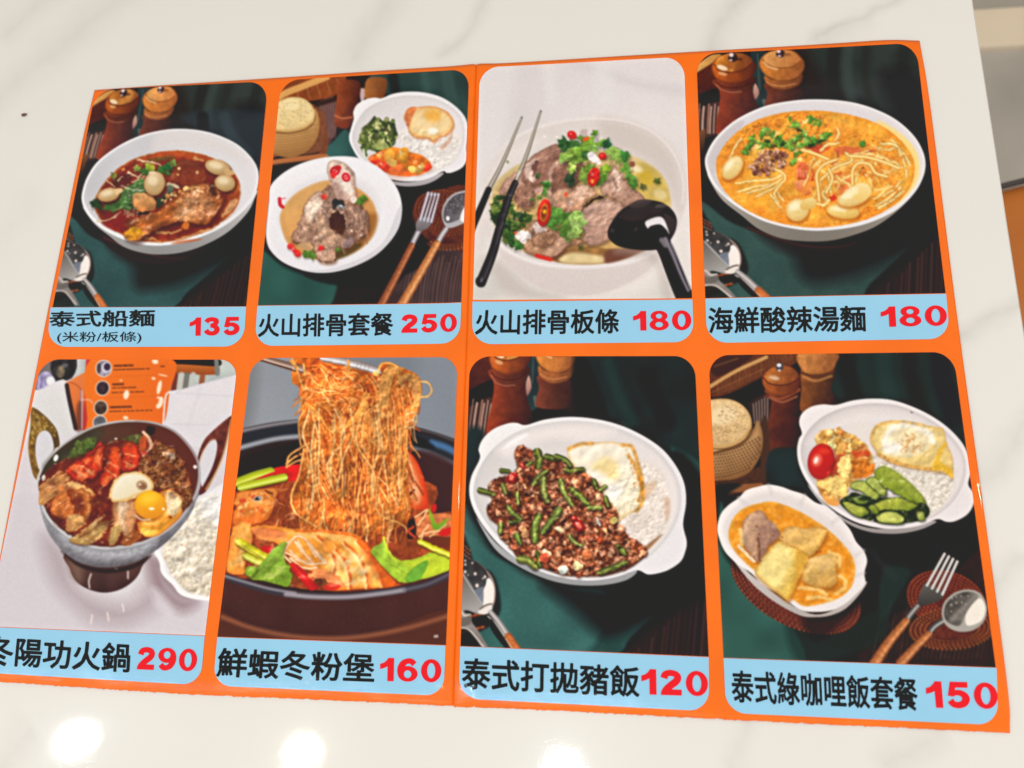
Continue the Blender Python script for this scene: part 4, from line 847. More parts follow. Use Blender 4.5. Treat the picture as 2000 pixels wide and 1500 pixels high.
# handles
brass=((96,70,30),(150,112,48))
def ring(o,i,c,c2,ang=0):
    q=[*o,*i]; P(o,c,c2=c2,ang=ang,nz=((9,.25),(4,.12)),soft=2); P(i,(214,210,216),soft=2)
ring([(80,70),(110,66),(170,110),(230,170),(270,230),(290,320),(280,350),(250,370),(160,520),(130,590),(95,550),(66,420),(60,330),(75,200)],[(120,290),(150,240),(190,230),(225,260),(245,330),(240,380),(190,450),(150,520),(125,470),(112,380)],(134,98,44),(100,74,34))
for x,y in inside([(90,90),(120,80),(260,230),(280,330),(250,300),(190,215),(120,250),(100,330),(110,480),(75,400)],34): E(x,y,rng.uniform(4,16),rng.uniform(2,6),60+rng.uniform(-30,30),(226,194,104),soft=5,a=.6)
ring([(1300,420),(1340,310),(1400,240),(1530,130),(1555,140),(1530,250),(1490,400),(1440,520),(1370,660),(1320,700),(1300,690),(1320,620),(1310,470)],[(1312,460),(1340,380),(1390,310),(1430,300),(1442,340),(1430,420),(1400,510),(1350,610),(1325,630)],(112,56,46),(84,34,34),ang=40)
S([(1545,150),(1500,360),(1440,520),(1360,660)],7,(206,160,100),soft=4,a=.8); S([(1315,460),(1345,370),(1395,300),(1430,296)],4,(226,170,130),soft=3,a=.7)
# karahi
P([(260,600),(150,700),(148,800),(200,960),(290,1090),(400,1180),(540,1225),(680,1228),(820,1200),(960,1130),(1100,1020),(1220,880),(1280,760),(1260,640),(700,560)],(176,176,184),c2=(96,92,98),ang=75,nz=((8,.07),(24,.08)),soft=2)
P([(300,1110),(420,1190),(560,1235),(690,1238),(840,1205),(960,1140),(900,1200),(760,1260),(600,1270),(420,1220)],(34,24,26),soft=10,a=.85)
P([(300,1000),(460,1080),(640,1110),(860,1080),(1000,1020),(900,1120),(700,1170),(480,1140)],(206,206,214),nz=((7,.1),),soft=40,a=.8)
rim=[(122,650),(130,560),(180,460),(280,350),(400,265),(540,195),(700,158),(850,152),(1000,170),(1130,225),(1230,320),(1300,430),(1322,540),(1310,650),(1270,750),(1180,880),(1060,980),(900,1060),(720,1095),(560,1095),(400,1040),(270,950),(180,840)]
P(rim,(206,202,204),c2=(170,166,170),ang=0,soft=1.6,n=6)
inn=[(138,650),(146,565),(194,470),(290,362),(410,278),(545,210),(705,172),(850,166),(990,184),(1118,238),(1214,330),(1282,436),(1302,540),(1290,645),(1250,742),(1165,862),(1048,960),(890,1040),(716,1074),(560,1074),(408,1020),(284,934),(196,828)]
P(inn,(70,52,40),c2=(96,46,36),ang=0,nz=((40,.12),),soft=2,n=6)
P([(180,480),(420,280),(600,210),(560,300),(400,400),(260,520)],(58,58,42),nz=((16,.14),),soft=30,a=.8); P([(850,175),(1120,250),(1280,440),(1240,560),(1120,400),(960,290)],(92,42,36),soft=30,a=.8); P([(930,195),(990,210),(970,260),(920,250)],(44,34,26),soft=5)
soup=[(140,660),(160,580),(260,470),(420,400),(620,330),(860,260),(1000,300),(1120,380),(1220,500),(1260,640),(1240,740),(1160,850),(1040,950),(890,1036),(716,1068),(560,1068),(412,1014),(290,930),(200,820)]
P(soup,(110,42,24),c2=(128,50,26),nz=((26,.14),(9,.1)),edge=((40,(74,28,18),.6),),soft=6,n=6)
P([(540,560),(700,600),(680,900),(560,900),(480,760)],(104,36,22),soft=40,a=.8); P([(180,780),(330,900),(420,1000),(300,920)],(90,34,22),soft=14)
P([(340,440),(400,340),(480,290),(560,280),(520,370),(430,420)],(76,84,42),nz=((8,.2),),soft=6); P([(740,290),(860,255),(900,280),(880,330),(800,310)],(74,88,42),nz=((8,.2),),soft=6)
for x,y in inside([(360,430),(430,310),(560,280),(500,380)],14): leaf(x,y,36,rng.uniform(0,6),jit((88,104,48),.1),(40,50,24))
E(262,430,16,26,20,(236,234,232),soft=4); E(175,575,12,22,10,(232,230,228),soft=4); E(1280,495,14,14,0,(236,226,220),soft=4); E(700,290,10,8,0,(226,216,200),soft=3)
# prawns
def prawn(pts,c=(228,72,30),c2=(196,48,22)):
    P(np.array(pts)+(6,16),(60,18,10),soft=14,a=.6); P(pts,c,c2=c2,nz=((14,.12),(5,.1)),mix=(((246,140,80),12,.35,4,.7),),edge=((24,(166,34,18),.6),),soft=2.5)
prawn([(345,520),(380,470),(470,440),(560,380),(600,330),(605,420),(590,520),(520,580),(450,600),(380,570)]); S([(470,440),(540,370),(590,320)],6,(206,40,30),soft=3)
prawn([(590,620),(600,540),(640,440),(660,360),(710,345),(735,400),(745,480),(720,560),(660,600),(620,640)],(226,90,40)); prawn([(745,520),(750,420),(760,340),(800,320),(850,350),(865,420),(855,500),(800,525)])
P([(880,400),(860,330),(890,270),(930,260),(920,340)],(206,90,50),soft=5); S([(900,240),(945,290),(950,350),(890,410)],10,(246,206,170),soft=3); S([(880,400),(910,390)],9,(226,50,30),soft=3)
for p in [[(400,520),(470,560)],[(430,480),(530,540)],[(640,460),(720,500)],[(630,520),(700,560)],[(770,400),(840,420)],[(770,460),(830,490)]]: S(p,6,(255,190,140),soft=5,a=.7)
warp([(330,580),(380,420),(600,300),(880,300),(880,520),(680,640),(450,620)],2.2,6)
# mince/meat right
mt=[(870,480),(950,380),(1020,330),(1100,360),(1180,440),(1220,540),(1260,680),(1240,780),(1180,800),(1100,680),(1000,640),(900,560)]
P(mt,(120,72,38),nz=((9,.25),(4,.15)),soft=6)
for x,y in inside(mt,130): lump(x,y,rng.uniform(14,32),[(156,98,54),(130,74,38),(176,116,66),(110,58,32)],hl=(226,190,150),sh=(50,22,12),sa=.5)
for x,y in inside([(1040,390),(1140,390),(1150,440),(1060,430)],30): E(x,y,rng.uniform(6,12),4,rng.uniform(0,180),(232,214,190),soft=3,a=.7)
for x,y in inside(mt,70):
    a=rng.uniform(0,3); S([(x,y),(x+20*math.cos(a),y+20*math.sin(a))],3,(206,160,110),soft=2,a=.6)
warp(mt,2.4,5)
# squid, carrot, cabbage
def tubep(p,w,c,d,h): S(np.array(p)+(4,10),w,(60,24,12),soft=8,a=.6); S(p,w,c,dark=d,hl=h,hs=.1,soft=2,nz=((6,.08),))
P([(140,760),(150,650),(220,600),(360,560),(330,610),(230,690),(180,770)],(196,136,80),nz=((6,.1),),soft=4)
for k in range(26):
    x0,y0=rng.uniform(140,200),rng.uniform(640,770); S([(x0,y0),(x0+70,y0-60+rng.uniform(-10,10)),(x0+130+rng.uniform(0,50),y0-110+rng.uniform(-20,10))],rng.uniform(4,7.5),jit([(232,180,116),(216,156,90),(244,204,146)][rng.integers(3)],.05),dark=(190,124,66),soft=2,a=.9)
P([(230,790),(250,720),(290,640),(330,650),(370,740),(400,810),(350,860),(290,880),(240,840)],(226,146,76),c2=(206,112,50),nz=((9,.08),),edge=((20,(176,84,34),.6),),soft=3)
for i in range(5): S([(262+i*8,720+i*26),(330+i*12,690+i*28)],5,(182,92,40),soft=4,a=.8)
P([(345,620),(370,600),(450,620),(520,660),(548,695),(510,712),(420,680),(360,650)],(244,206,140),c2=(230,170,90),edge=((14,(206,130,60),.6),),soft=2.5)
S([(400,690),(470,690),(495,760),(480,850),(440,920)],30,(196,110,50),dark=(140,70,30),hl=(230,160,90),soft=3); S([(380,680),(440,760),(440,830)],36,(150,70,34),soft=14,a=.8)
P([(330,930),(350,850),(400,840),(470,870),(450,940),(380,970),(340,960)],(232,186,116),c2=(206,146,80),nz=((8,.1),),soft=3)
for poly,ang,c in [([(360,1030),(440,980),(560,920),(640,890),(650,930),(600,1000),(520,1060),(420,1060)],-.5,(206,164,96)),([(650,1065),(655,980),(690,920),(740,930),(730,1000),(700,1060)],-1.2,(214,178,108)),([(430,1000),(520,910),(585,870),(580,900),(500,980)],-.75,(206,130,66))]:
    P(np.array(poly)+(4,10),(70,28,14),soft=10,a=.6); P(poly,c,c2=np.array(c)*.8,nz=((8,.1),),edge=((12,(150,90,44),.6),),soft=3)
    for x,y in inside(poly,30): L_=rng.uniform(20,70); S([(x,y),(x+L_*math.cos(ang),y+L_*math.sin(ang))],rng.uniform(2.5,5),jit([(240,216,150),(180,128,66),(226,196,110),(206,196,120)][rng.integers(4)],.06),soft=3,a=.7)
P([(740,1060),(760,1000),(830,950),(880,980),(880,1020),(800,1070)],(160,90,44),nz=((7,.25),),soft=4); P([(500,740),(600,700),(650,720),(620,770),(540,780)],(120,60,30),nz=((6,.3),),soft=8,a=.8)
warp([(130,560),(550,600),(560,900),(900,940),(860,1070),(560,1070),(330,1000),(180,800)],1.8,6)
P(soup,(116,36,18),soft=6,a=.16)
for x,y in inside([(480,640),(660,640),(660,860),(560,900),(470,880)],10): E(x,y,rng.uniform(8,20),rng.uniform(4,9),rng.uniform(0,180),(170,70,36),soft=6,a=.6)
for x,y in inside(soup,46): E(x,y,rng.uniform(4,10),rng.uniform(2,4),rng.uniform(-40,20),(250,226,196),soft=2,a=.7)
for q,r_ in [((600,720),60),((540,860),50),((430,760),40),((620,900),40),((300,900),40),((240,620),30)]: E(*q,r_,r_*.7,0,(84,26,14),soft=30,a=.55)
# egg
P([(655,700),(680,610),(750,545),(850,530),(930,560),(980,620),(960,680),(860,720),(800,740),(740,750),(680,755)],(240,230,208),c2=(226,206,160),ang=60,nz=((14,.05),),edge=((24,(220,150,50),.75),),soft=3); P([(690,680),(760,600),(850,600),(840,690),(760,720)],(232,228,226),soft=24,a=.8)
P([(680,780),(740,750),(850,760),(840,900),(790,1000),(740,960),(690,900)],(206,150,100),nz=((10,.15),),soft=14,a=.85); P([(720,760),(790,770),(760,900),(770,980),(730,900)],(232,206,176),soft=14,a=.7)
P([(1000,700),(1080,660),(1150,690),(1185,780),(1180,850),(1100,930),(1000,1000),(900,1000),(860,900),(1000,860)],(226,146,60),c2=(236,160,50),nz=((12,.1),),edge=((24,(190,80,24),.6),),soft=3); P([(1070,680),(1150,700),(1180,790),(1120,850),(1070,800)],(232,214,180),soft=14,a=.85)
P([(890,940),(960,950),(1010,970),(960,1000),(900,995)],(250,206,90),soft=8,a=.9)
for x,y,r in [(890,630,46),(1112,705,30)]: E(x,y,r,r*.9,20,(190,150,112),soft=4,a=.9); E(x+4,y+4,r*.8,r*.66,20,(140,92,62),c2=(196,160,126),soft=8,a=.85); E(x-r*.3,y+r*.1,r*.3,r*.12,30,(236,220,200),soft=4,a=.8); E(x+r*.2,y-r*.3,r*.2,r*.1,0,(240,226,206),soft=4,a=.7)

E(1105,860,8,8,0,(170,30,16),soft=3)

food=[(150,560),(420,380),(600,320),(860,260),(1120,340),(1240,560),(1240,760),(1040,950),(716,1070),(410,1010),(200,820)]
warp(food,1.5,6,seed=3,amp2=1.2,cell2=15); grain(food,((3,.06),(8,.08),(20,.06)))

emboss(food,((4,.4),(10,.6),(20,.5)),.10,gloss=.28,th=.85,tint=(255,226,190)); emboss(rice,((5,.5),(10,.6),(18,.5)),.10); emboss(mt,((4,.8),(8,.6)),.10)
emboss([(140,820),(230,930),(340,1045),(500,1105),(700,1112),(900,1080),(1100,1000),(960,1130),(820,1200),(680,1228),(540,1225),(400,1180),(290,1090)],((5,.7),(9,.5)),.06)

P([(660,700),(685,612),(752,550),(850,535),(925,562),(970,620),(950,670),(850,700),(790,730),(690,748)],(242,234,216),c2=(230,212,172),ang=60,edge=((22,(224,156,56),.7),),soft=3)
E(890,630,42,36,20,(176,134,98),soft=6,a=.85); E(896,636,30,22,20,(132,86,58),soft=8,a=.8); E(876,624,10,6,0,(246,236,222),soft=3)
E(952,790,116,108,0,(160,90,10),soft=10,a=.5); E(950,772,114,104,0,(248,186,24),c2=(226,140,14),ang=80,edge=((24,(226,140,10),.6),),soft=2); E(940,730,60,40,-10,(252,206,60),soft=30,a=.8); P([(940,800),(960,792),(985,800),(960,812)],(255,248,230),soft=3); E(1048,803,10,10,0,(255,244,220),soft=3); S([(850,855),(890,882),(950,880)],7,(250,236,206),soft=6,a=.7)
# ---- dish picture 6
rng = np.random.default_rng(42)
clip_panel(PANELS[5][0])
view(440,690,.24)
P([(-200,-60),(2000,-60),(2000,900),(-200,900)],(150,154,162),c2=(126,132,144),ang=10,sm=0,nz=((90,.02),))
P([(-200,-60),(240,-60),(170,700),(-200,800)],(110,112,116),soft=60,a=.7); P([(900,-60),(1500,-60),(1500,200),(1000,100)],(112,118,128),soft=80,a=.6)
# pot back rim and inside
P([(-200,700),(150,610),(400,560),(640,535),(1000,520),(1500,590),(1700,640),(1900,710),(2300,860),(2300,1900),(-400,1900),(-400,760)],(46,34,36),soft=2)
P([(-200,730),(140,650),(400,600),(640,570),(1000,560),(1500,630),(1900,740),(2300,900),(2300,1060),(1900,900),(1500,740),(1000,640),(600,660),(140,790),(-200,880)],(40,42,50),soft=5)
S([(-60,690),(150,630),(400,580),(640,548)],14,(150,150,158),soft=10,a=.8); S([(-60,830),(140,765),(400,700),(620,675)],18,(166,168,178),soft=12,a=.9); S([(1500,600),(1700,650),(1880,720)],10,(86,86,92),soft=8,a=.8)
S([(1680,730),(1780,760),(1900,820)],26,(74,120,170),soft=14,a=.85); S([(1500,760),(1660,810),(1880,910)],18,(110,118,130),soft=12,a=.8); P([(1480,650),(1660,720),(1700,780),(1500,740)],(24,24,28),soft=12,a=.8)
P([(100,860),(600,720),(760,720),(760,950),(100,1010)],(34,24,26),soft=10,a=.8); P([(1540,800),(1900,940),(1900,1330),(1600,1250)],(66,36,38),soft=16,a=.8)
# food base
view(430,950,.23)
P([(40,740),(90,400),(140,40),(600,-60),(1760,-40),(1800,230),(1980,240),(1960,720),(1700,800),(1480,850),(1100,890),(700,870),(300,790)],(150,66,34),nz=((14,.2),(5,.15)),soft=5)
view(440,690,.24)
# prawn at right back
P([(1440,830),(1480,790),(1560,880),(1620,1030),(1650,1180),(1640,1270),(1500,1250),(1430,1100)],(240,130,70),c2=(214,62,26),ang=0,nz=((10,.06),),edge=((34,(206,50,20),.8),),soft=2.5); P([(1490,900),(1550,1000),(1590,1150),(1560,1220),(1490,1100)],(250,190,140),soft=20,a=.8)
for y in (960,1050,1140): S([(1490,y),(1610,y+50)],6,(226,110,60),soft=6,a=.7)
# scallion and chilli at left
P([(350,960),(500,915),(720,900),(730,960),(560,1040),(480,1020)],(214,26,30),nz=((9,.14),),soft=4); P([(680,890),(760,900),(720,960),(660,940)],(236,206,200),soft=5,a=.8)
def stalk(p,w,c,d,h): S(np.array(p)+(4,14),w,(60,30,16),soft=8,a=.6); S(p,w,c,dark=d,hl=h,hs=-.25,soft=2)
stalk([(110,1050),(240,1000),(370,965)],38,(186,196,30),(130,140,20),(226,230,110)); S([(240,1040),(360,990),(480,950)],12,(206,30,30),soft=4); stalk([(130,1090),(300,1050),(480,1010)],32,(196,204,40),(140,150,20),(232,236,130))
# lower food
view(430,950,.23)
def shell(pts,c,c2,**k):
    P(np.array(pts)+(6,14),(110,40,16),soft=14,a=.6); P(pts,c,c2=c2,nz=((30,.08),(9,.08),(4,.04)),edge=((30,(206,90,30),.5),),soft=2.5,**k)
shell([(110,230),(150,60),(300,30),(480,20),(470,110),(420,260),(300,320),(130,330)],(232,146,66),(226,110,40))
for x,y in inside([(120,250),(160,70),(460,30),(400,250)],60): E(x,y,rng.uniform(10,34),rng.uniform(6,14),rng.uniform(0,180),jit([(250,200,130),(206,70,36),(240,150,60)][rng.integers(3)],.08),soft=5,a=.6)
E(322,102,34,22,-10,(190,190,190),soft=3); E(322,102,24,15,-10,(30,26,28),soft=3); E(335,98,7,6,0,(240,240,240),soft=2); E(190,120,30,22,0,(206,50,26),soft=10,a=.8); E(122,180,20,24,0,(96,30,24),soft=8,a=.8)
shell([(60,720),(80,500),(120,340),(240,300),(280,420),(220,640),(200,740)],(240,166,76),(236,150,60))
for x,y in inside([(70,700),(100,450),(220,330),(210,680)],40): E(x,y,rng.uniform(14,40),rng.uniform(6,14),rng.uniform(60,160),jit([(250,206,130),(232,140,50),(240,164,84)][rng.integers(3)],.06),soft=5,a=.6)
# dark glassy noodles in the middle
def strand(p,w=None,c=None,a=1):
    c=jit([(226,140,60),(236,160,80),(206,112,44),(244,186,112),(190,92,36)][rng.integers(5)],.08) if c is None else np.asarray(c,float)
    S(p,w or rng.uniform(7,12),c,dark=c*(.80,.70,.62),hl=np.minimum(c+(14,30,30),255),hs=rng.uniform(-.3,.3),soft=1.7,a=a,nz=((4,.12),(16,.12)))
for i in range(150):
    x,y=rng.uniform(380,1560),rng.uniform(20,420); a=rng.uniform(-.9,.9)+(1.2 if rng.random()<.4 else 0); L=rng.uniform(60,150)
    c=jit([(150,70,36),(120,50,28),(190,100,50),(214,136,76),(96,38,24)][rng.integers(5)],.1)
    S([(x,y),(x+L*.5*math.cos(a),y+L*.5*math.sin(a)+rng.uniform(-20,20)),(x+L*math.cos(a),y+L*math.sin(a))],rng.uniform(5,10),c,dark=c*.6,hl=np.minimum(c*1.4+20,255),soft=1.5,a=.9)
for i in range(14): t=i/14; S([(700+rng.uniform(-20,20),80+i*16),(760,60+i*18),(800,110+i*14)],6,jit((190,110,60),.1),dark=(90,40,24),soft=1.6)
# main curtain of noodles
view(440,690,.24)
cur=[(560,40),(700,30),(800,60),(960,70),(1060,110),(1230,150),(1260,100),(1330,80),(1420,110),(1540,160),(1590,220),(1600,330),(1570,430),(1560,480),(1480,600),(1475,800),(1480,1000),(1500,1150),(1500,1300),(1400,1420),(1200,1480),(1000,1440),(800,1420),(640,1350),(560,1240),(560,1100),(620,960),(640,760),(600,560),(620,440),(600,280),(545,230)]
P(cur,(204,108,38),c2=(190,94,34),nz=((24,.14),(9,.14),(4,.1)),mix=(((160,60,22),20,.3,3,.6),((240,160,70),14,.35,3,.5)),soft=4)
P([(620,60),(900,60),(1000,200),(860,360),(700,380),(620,280)],(206,84,26),nz=((9,.2),),soft=30,a=.7); P([(1100,160),(1230,170),(1240,330),(1200,560),(1120,560),(1080,300)],(206,78,26),soft=30,a=.6); P([(1080,880),(1180,880),(1160,1250),(1090,1420),(1040,1400)],(140,56,24),soft=24,a=.7)
def bunch(n,top,bot,xs0,xs1,wob,cols,w=(5,9)):
    for i in range(n):
        u=rng.uniform(); x0=xs0[0]+(xs0[1]-xs0[0])*u+rng.normal(0,10); x1=xs1[0]+(xs1[1]-xs1[0])*u+rng.normal(0,22); y0=top+rng.uniform(-40,120); y1=bot+rng.uniform(-240,40)
        k=4; p=[(x0+(x1-x0)*j/k+rng.normal(0,wob)*(0<j<k),y0+(y1-y0)*j/k) for j in range(k+1)]
        strand(p,rng.uniform(*w),jit(cols[rng.integers(len(cols))],.08),a=.92)
lt=[(232,138,54),(240,158,76),(222,120,42),(206,98,32),(246,180,106),(190,82,28)]
def flow(n,poly,base,spread,L,w,cols,a=.9,seed=0,step=22):
    """fine strands that follow a slowly turning direction field"""
    nf=np.roll(vnoise(34),211*(seed+1),0); nf2=np.roll(vnoise(90),151*(seed+1),1)
    for x,y in inside(poly,n):
        q=[(x,y)]; k=int(rng.uniform(*L)/step); j=rng.normal(0,spread*.4)
        for _ in range(k):
            X,Y=tp([q[-1]])[0]; X=min(max(int(X),0),LW-1); Y=min(max(int(Y),0),LH-1)
            t=base+j+spread*(nf[Y,X]*1.1+nf2[Y,X]*.8); q.append((q[-1][0]+step*math.cos(t),q[-1][1]+step*math.sin(t)))
        if len(q)>2: strand(q,rng.uniform(*w),jit(cols[rng.integers(len(cols))],.07),a=a)
dk=[(176,74,24),(150,58,20),(196,92,32)]; md=[(214,112,40),(226,128,50),(204,98,34)]; hi=[(240,156,76),(248,178,104),(234,142,60),(252,196,130)]
low=[(640,420),(1560,420),(1490,1000),(1480,1260),(1300,1380),(1000,1400),(700,1330),(600,1180),(640,800)]
upl=[(570,70),(1050,110),(1120,420),(860,560),(660,420),(600,260)]; upr=[(1120,180),(1300,100),(1560,200),(1580,400),(1480,600),(1120,560)]
flow(120,low,1.52,.45,(120,320),(5,9),dk,seed=1); flow(60,upl,.5,1.2,(80,200),(5,9),dk,seed=2); flow(60,upr,1.5,.6,(80,220),(5,8),dk,seed=3)
flow(240,low,1.55,.42,(120,340),(4,7.5),md,seed=4); flow(110,upl,.6,1.3,(80,220),(4,7.5),md,seed=5); flow(90,upr,1.55,.55,(100,260),(4,7),md,seed=6)
flow(150,low,1.55,.40,(90,300),(3.4,6),hi,a=.85,seed=7); flow(80,upl,.7,1.3,(60,180),(3.4,6),hi,a=.85,seed=8); flow(70,upr,1.55,.5,(80,240),(3.4,6),hi,a=.85,seed=9)
# sweeping loops
for k in range(6): strand([(650+k*9,400+k*6),(740+k*5,520-k*5),(850,600+k*6),(960-k*4,590+k*8),(1080+k*8,470+k*4),(1130+k*8,330)],8,jit((240,156,70),.06))
for k in range(5): strand([(1230-k*10,420+k*8),(1170-k*6,480),(1130-k*3,620),(1110,760)],8,jit((242,166,84),.06))
for k in range(7): strand([(1250+k*10,520),(1262+k*12,300),(1290+k*14,160),(1360+k*6,90+k*4),(1420,140+k*16),(1430+k*6,260)],8,jit((240,164,84),.06))
for k in range(6): strand([(1400+k*10,230+k*10),(1480,170+k*16),(1560-k*4,200+k*18),(1590-k*8,300),(1570-k*8,430)],8,jit((240,168,90),.06))
strand([(1590,230),(1650,240),(1680,300),(1650,350),(1600,355)],9,np.array((226,176,110)))
strand([(1470,500),(1540,480),(1560,540),(1530,600),(1470,600)],7,np.array((226,180,120)),a=.9); strand([(1480,560),(1530,540),(1545,580),(1500,610)],5,np.array((226,190,140)),a=.8); strand([(600,470),(610,420),(626,360)],6,np.array((206,166,110)),a=.8)
for p in [[(640,470),(600,560),(610,700),(620,760)],[(700,660),(740,710),(780,735)],[(690,730),(600,780),(520,840),(500,930)],[(620,820),(560,850),(500,900)],[(660,860),(580,880),(510,920)],[(735,720),(735,850),(730,930)],[(640,780),(620,900),(600,1000),(540,1150),(560,1280),(640,1350),(740,1410)],[(650,1050),(700,1085),(760,1070)],[(1250,1080),(1300,1160),(1350,1240)],[(1230,1180),(1240,1290),(1330,1350),(1450,1400),(1480,1460)],[(1110,1000),(1080,1180),(1030,1400)],[(1450,910),(1480,970),(1460,1030)],[(1370,620),(1390,900)],[(1480,620),(1470,900)]]: strand(p,9,jit((236,160,84),.08))
for p,w in [([(1376,620),(1378,700)],5),([(745,580),(760,620)],6),([(962,630),(966,652)],6),([(696,720),(700,800)],6),([(596,810),(600,840)],7)]: S(p,w,(60,40,36),soft=6,a=.8)
grain(cur,((42,.22),(90,.16)))
for x,y in [(1170,380),(1060,240),(1470,240),(1300,470),(1210,500),(860,180),(720,160),(1140,1300),(1000,1340)]: E(x,y,26,20,40,(140,50,20),soft=12,a=.6)
# chopsticks
S([(240,20),(400,70),(540,110),(630,130)],22,(150,120,104),w2=34,dark=(90,62,50),hl=(226,206,196),hs=-.25,soft=2); S([(260,50),(540,130)],6,(90,50,36),soft=4)
S([(800,40),(960,70),(1120,110),(1240,145)],30,(190,184,188),w2=32,dark=(130,104,96),hl=(244,242,246),hs=-.2,soft=2)
for x in (1080,1110,1145,1180): S([(x,80),(x-14,130)],2,(120,110,110),soft=2,a=.7)
E(1228,165,24,20,0,(250,206,110),soft=3); 
for p in [[(530,60),(570,110),(600,180),(640,300)],[(545,50),(590,120)],[(640,90),(650,180)],[(1000,60),(1010,150)],[(1250,140),(1270,90),(1330,80),(1400,110)]]: strand(p,10,jit((236,160,80),.06))
for k in range(26):
    x=rng.uniform(680,1450); y0=rng.uniform(420,620); y1=rng.uniform(1000,1330); dx=rng.normal(0,50); b_=rng.normal(0,40)
    strand([(x,y0),(x+dx*.3+b_,y0+(y1-y0)*.35),(x+dx*.7-b_*.5,y0+(y1-y0)*.7),(x+dx,y1)],rng.uniform(6,10),jit([(246,176,98),(236,146,66),(252,196,128)][rng.integers(3)],.05),a=.9)
# lower: prawn head, leaves
view(430,950,.23)
shell([(260,350),(420,330),(620,360),(900,370),(1130,400),(1230,480),(1320,600),(1400,690),(1470,790),(1470,840),(1330,860),(1050,880),(950,880),(1000,820),(820,740),(640,640),(480,480),(330,440)],(244,162,62),(238,140,46),ang=30)
P([(900,640),(1080,540),(1230,560),(1330,700),(1380,800),(1200,840),(1020,800),(920,740)],(250,196,110),nz=((10,.1),(5,.06)),soft=36,a=.8); P([(1230,480),(1470,800),(1470,850),(1380,850),(1250,600)],(232,104,30),soft=20,a=.7)
P([(560,380),(760,390),(980,400),(1120,430),(1200,500),(1100,500),(900,450),(700,440)],(252,196,110),soft=22,a=.8)
P([(960,600),(1180,520),(1300,640),(1400,780),(1330,840),(1180,790),(1040,740)],(248,176,84),soft=40,a=.7)
S([(640,380),(900,385),(1120,420),(1230,490),(1340,620),(1440,760),(1465,820)],9,(226,92,26),soft=5,a=.8)
for q in [[(960,520),(1050,620),(1100,740),(1110,860)],[(1060,480),(1180,600),(1240,740),(1260,860)],[(1170,470),(1290,610),(1360,740),(1390,850)],[(830,420),(920,520),(980,640),(960,760)]]:
    S(q,13,(206,78,22),soft=8,a=.85); S(np.array(q)+(-22,6),9,(255,216,150),soft=8,a=.75)
S([(980,560),(1060,650),(1110,760),(1120,850)],8,(226,116,40),soft=8,a=.01); S([(1080,500),(1190,610),(1260,740),(1290,840)],8,(230,120,44),soft=8,a=.6); S([(820,430),(900,440),(990,500),(1000,580)],7,(226,120,44),soft=7,a=.7)
for i in range(26): x,y=rng.uniform(900,1380),rng.uniform(560,860); a=rng.normal(-.7,.4); S([(x,y),(x+50*math.cos(a),y+50*math.sin(a))],rng.uniform(4,9),jit((255,220,160),.04),soft=5,a=.5)
E(910,520,64,64,0,(240,150,60),edge=((16,(250,200,120),.6),),soft=5,a=.8); S([(860,560),(900,590),(960,570),(980,510)],5,(252,206,140),soft=4,a=.7)
P([(1180,470),(1330,620),(1470,800),(1470,850),(1400,855),(1330,760),(1230,600)],(226,96,30),soft=30,a=.75)
for x,y in inside([(940,620),(1150,540),(1280,680),(1340,800),(1150,830),(1000,760)],16): E(x,y,rng.uniform(20,46),rng.uniform(10,22),-40+rng.uniform(-20,20),(255,222,164),soft=16,a=.55)
P([(270,370),(420,350),(560,400),(460,440),(320,420)],(226,110,60),nz=((5,.12),),soft=10,a=.8)
for i in range(7): S([(280+i*6,360+i*14),(420,380+i*14),(560,400+i*8)],5,jit((244,150,90),.08),soft=3,a=.7)
for i,p in enumerate([[(560,480),(620,450),(700,430),(900,640)],[(600,470),(540,570),(600,640)],[(640,470),(700,560),(770,620)],[(660,460),(740,600),(800,660)],[(590,540),(680,620),(800,660)],[(720,440),(800,540),(880,640)],[(600,610),(700,690),(820,690)],[(640,620),(760,660),(900,650)],[(560,560),(640,600)],[(740,480),(820,600)]]): S(p,11,(248,214,172),dark=(206,130,80),soft=2)
for i in range(7): S([(760,770-i*4),(820+i*10,710+i*14),(900+i*16,720+i*18),(1000+i*10,770+i*14)],9,jit((244,160,100),.06),dark=(206,96,50),soft=2.5)
P([(800,800),(880,780),(900,830),(840,850)],(120,60,34),nz=((4,.3),),soft=4)
P([(620,650),(700,700),(770,790),(840,860),(760,880),(700,810),(600,690)],(214,20,26),c2=(186,12,18),soft=2.5); S([(640,690),(730,790)],8,(240,90,80),soft=5,a=.7); P([(350,520),(430,505),(450,550),(390,590)],(206,24,34),soft=4); P([(870,860),(960,820),(1030,850),(960,885)],(206,50,36),soft=5)
stalk([(160,470),(270,540),(390,600)],34,(226,214,40),(166,150,20),(246,240,130)); stalk([(220,590),(300,630),(360,650)],30,(206,206,60),(150,150,30),(236,236,140)); S([(190,500),(380,620)],4,(150,140,20),soft=2)
def bleaf(pts,c,c2,veins):
    P(np.array(pts)+(4,14),(50,40,12),soft=12,a=.6); P(pts,c,c2=c2,ang=60,nz=((12,.1),(5,.08)),edge=((14,np.array(c2)*.8,.5),),soft=2)
    for v in veins: S(v,3.5,np.array(c2)*.75,soft=2.5,a=.65)
bleaf([(270,790),(260,740),(320,680),(380,620),(450,530),(560,470),(540,560),(560,650),(600,680),(590,720),(615,760),(580,850),(480,830),(360,800)],(150,184,66),(126,164,44),[[(300,780),(420,700),(540,560)],[(360,690),(480,690),(590,700)],[(420,700),(480,800)],[(380,720),(400,800)],[(500,690),(560,830)]])
bleaf([(210,740),(240,680),(300,680),(320,710),(270,770)],(140,176,50),(100,140,30),[])
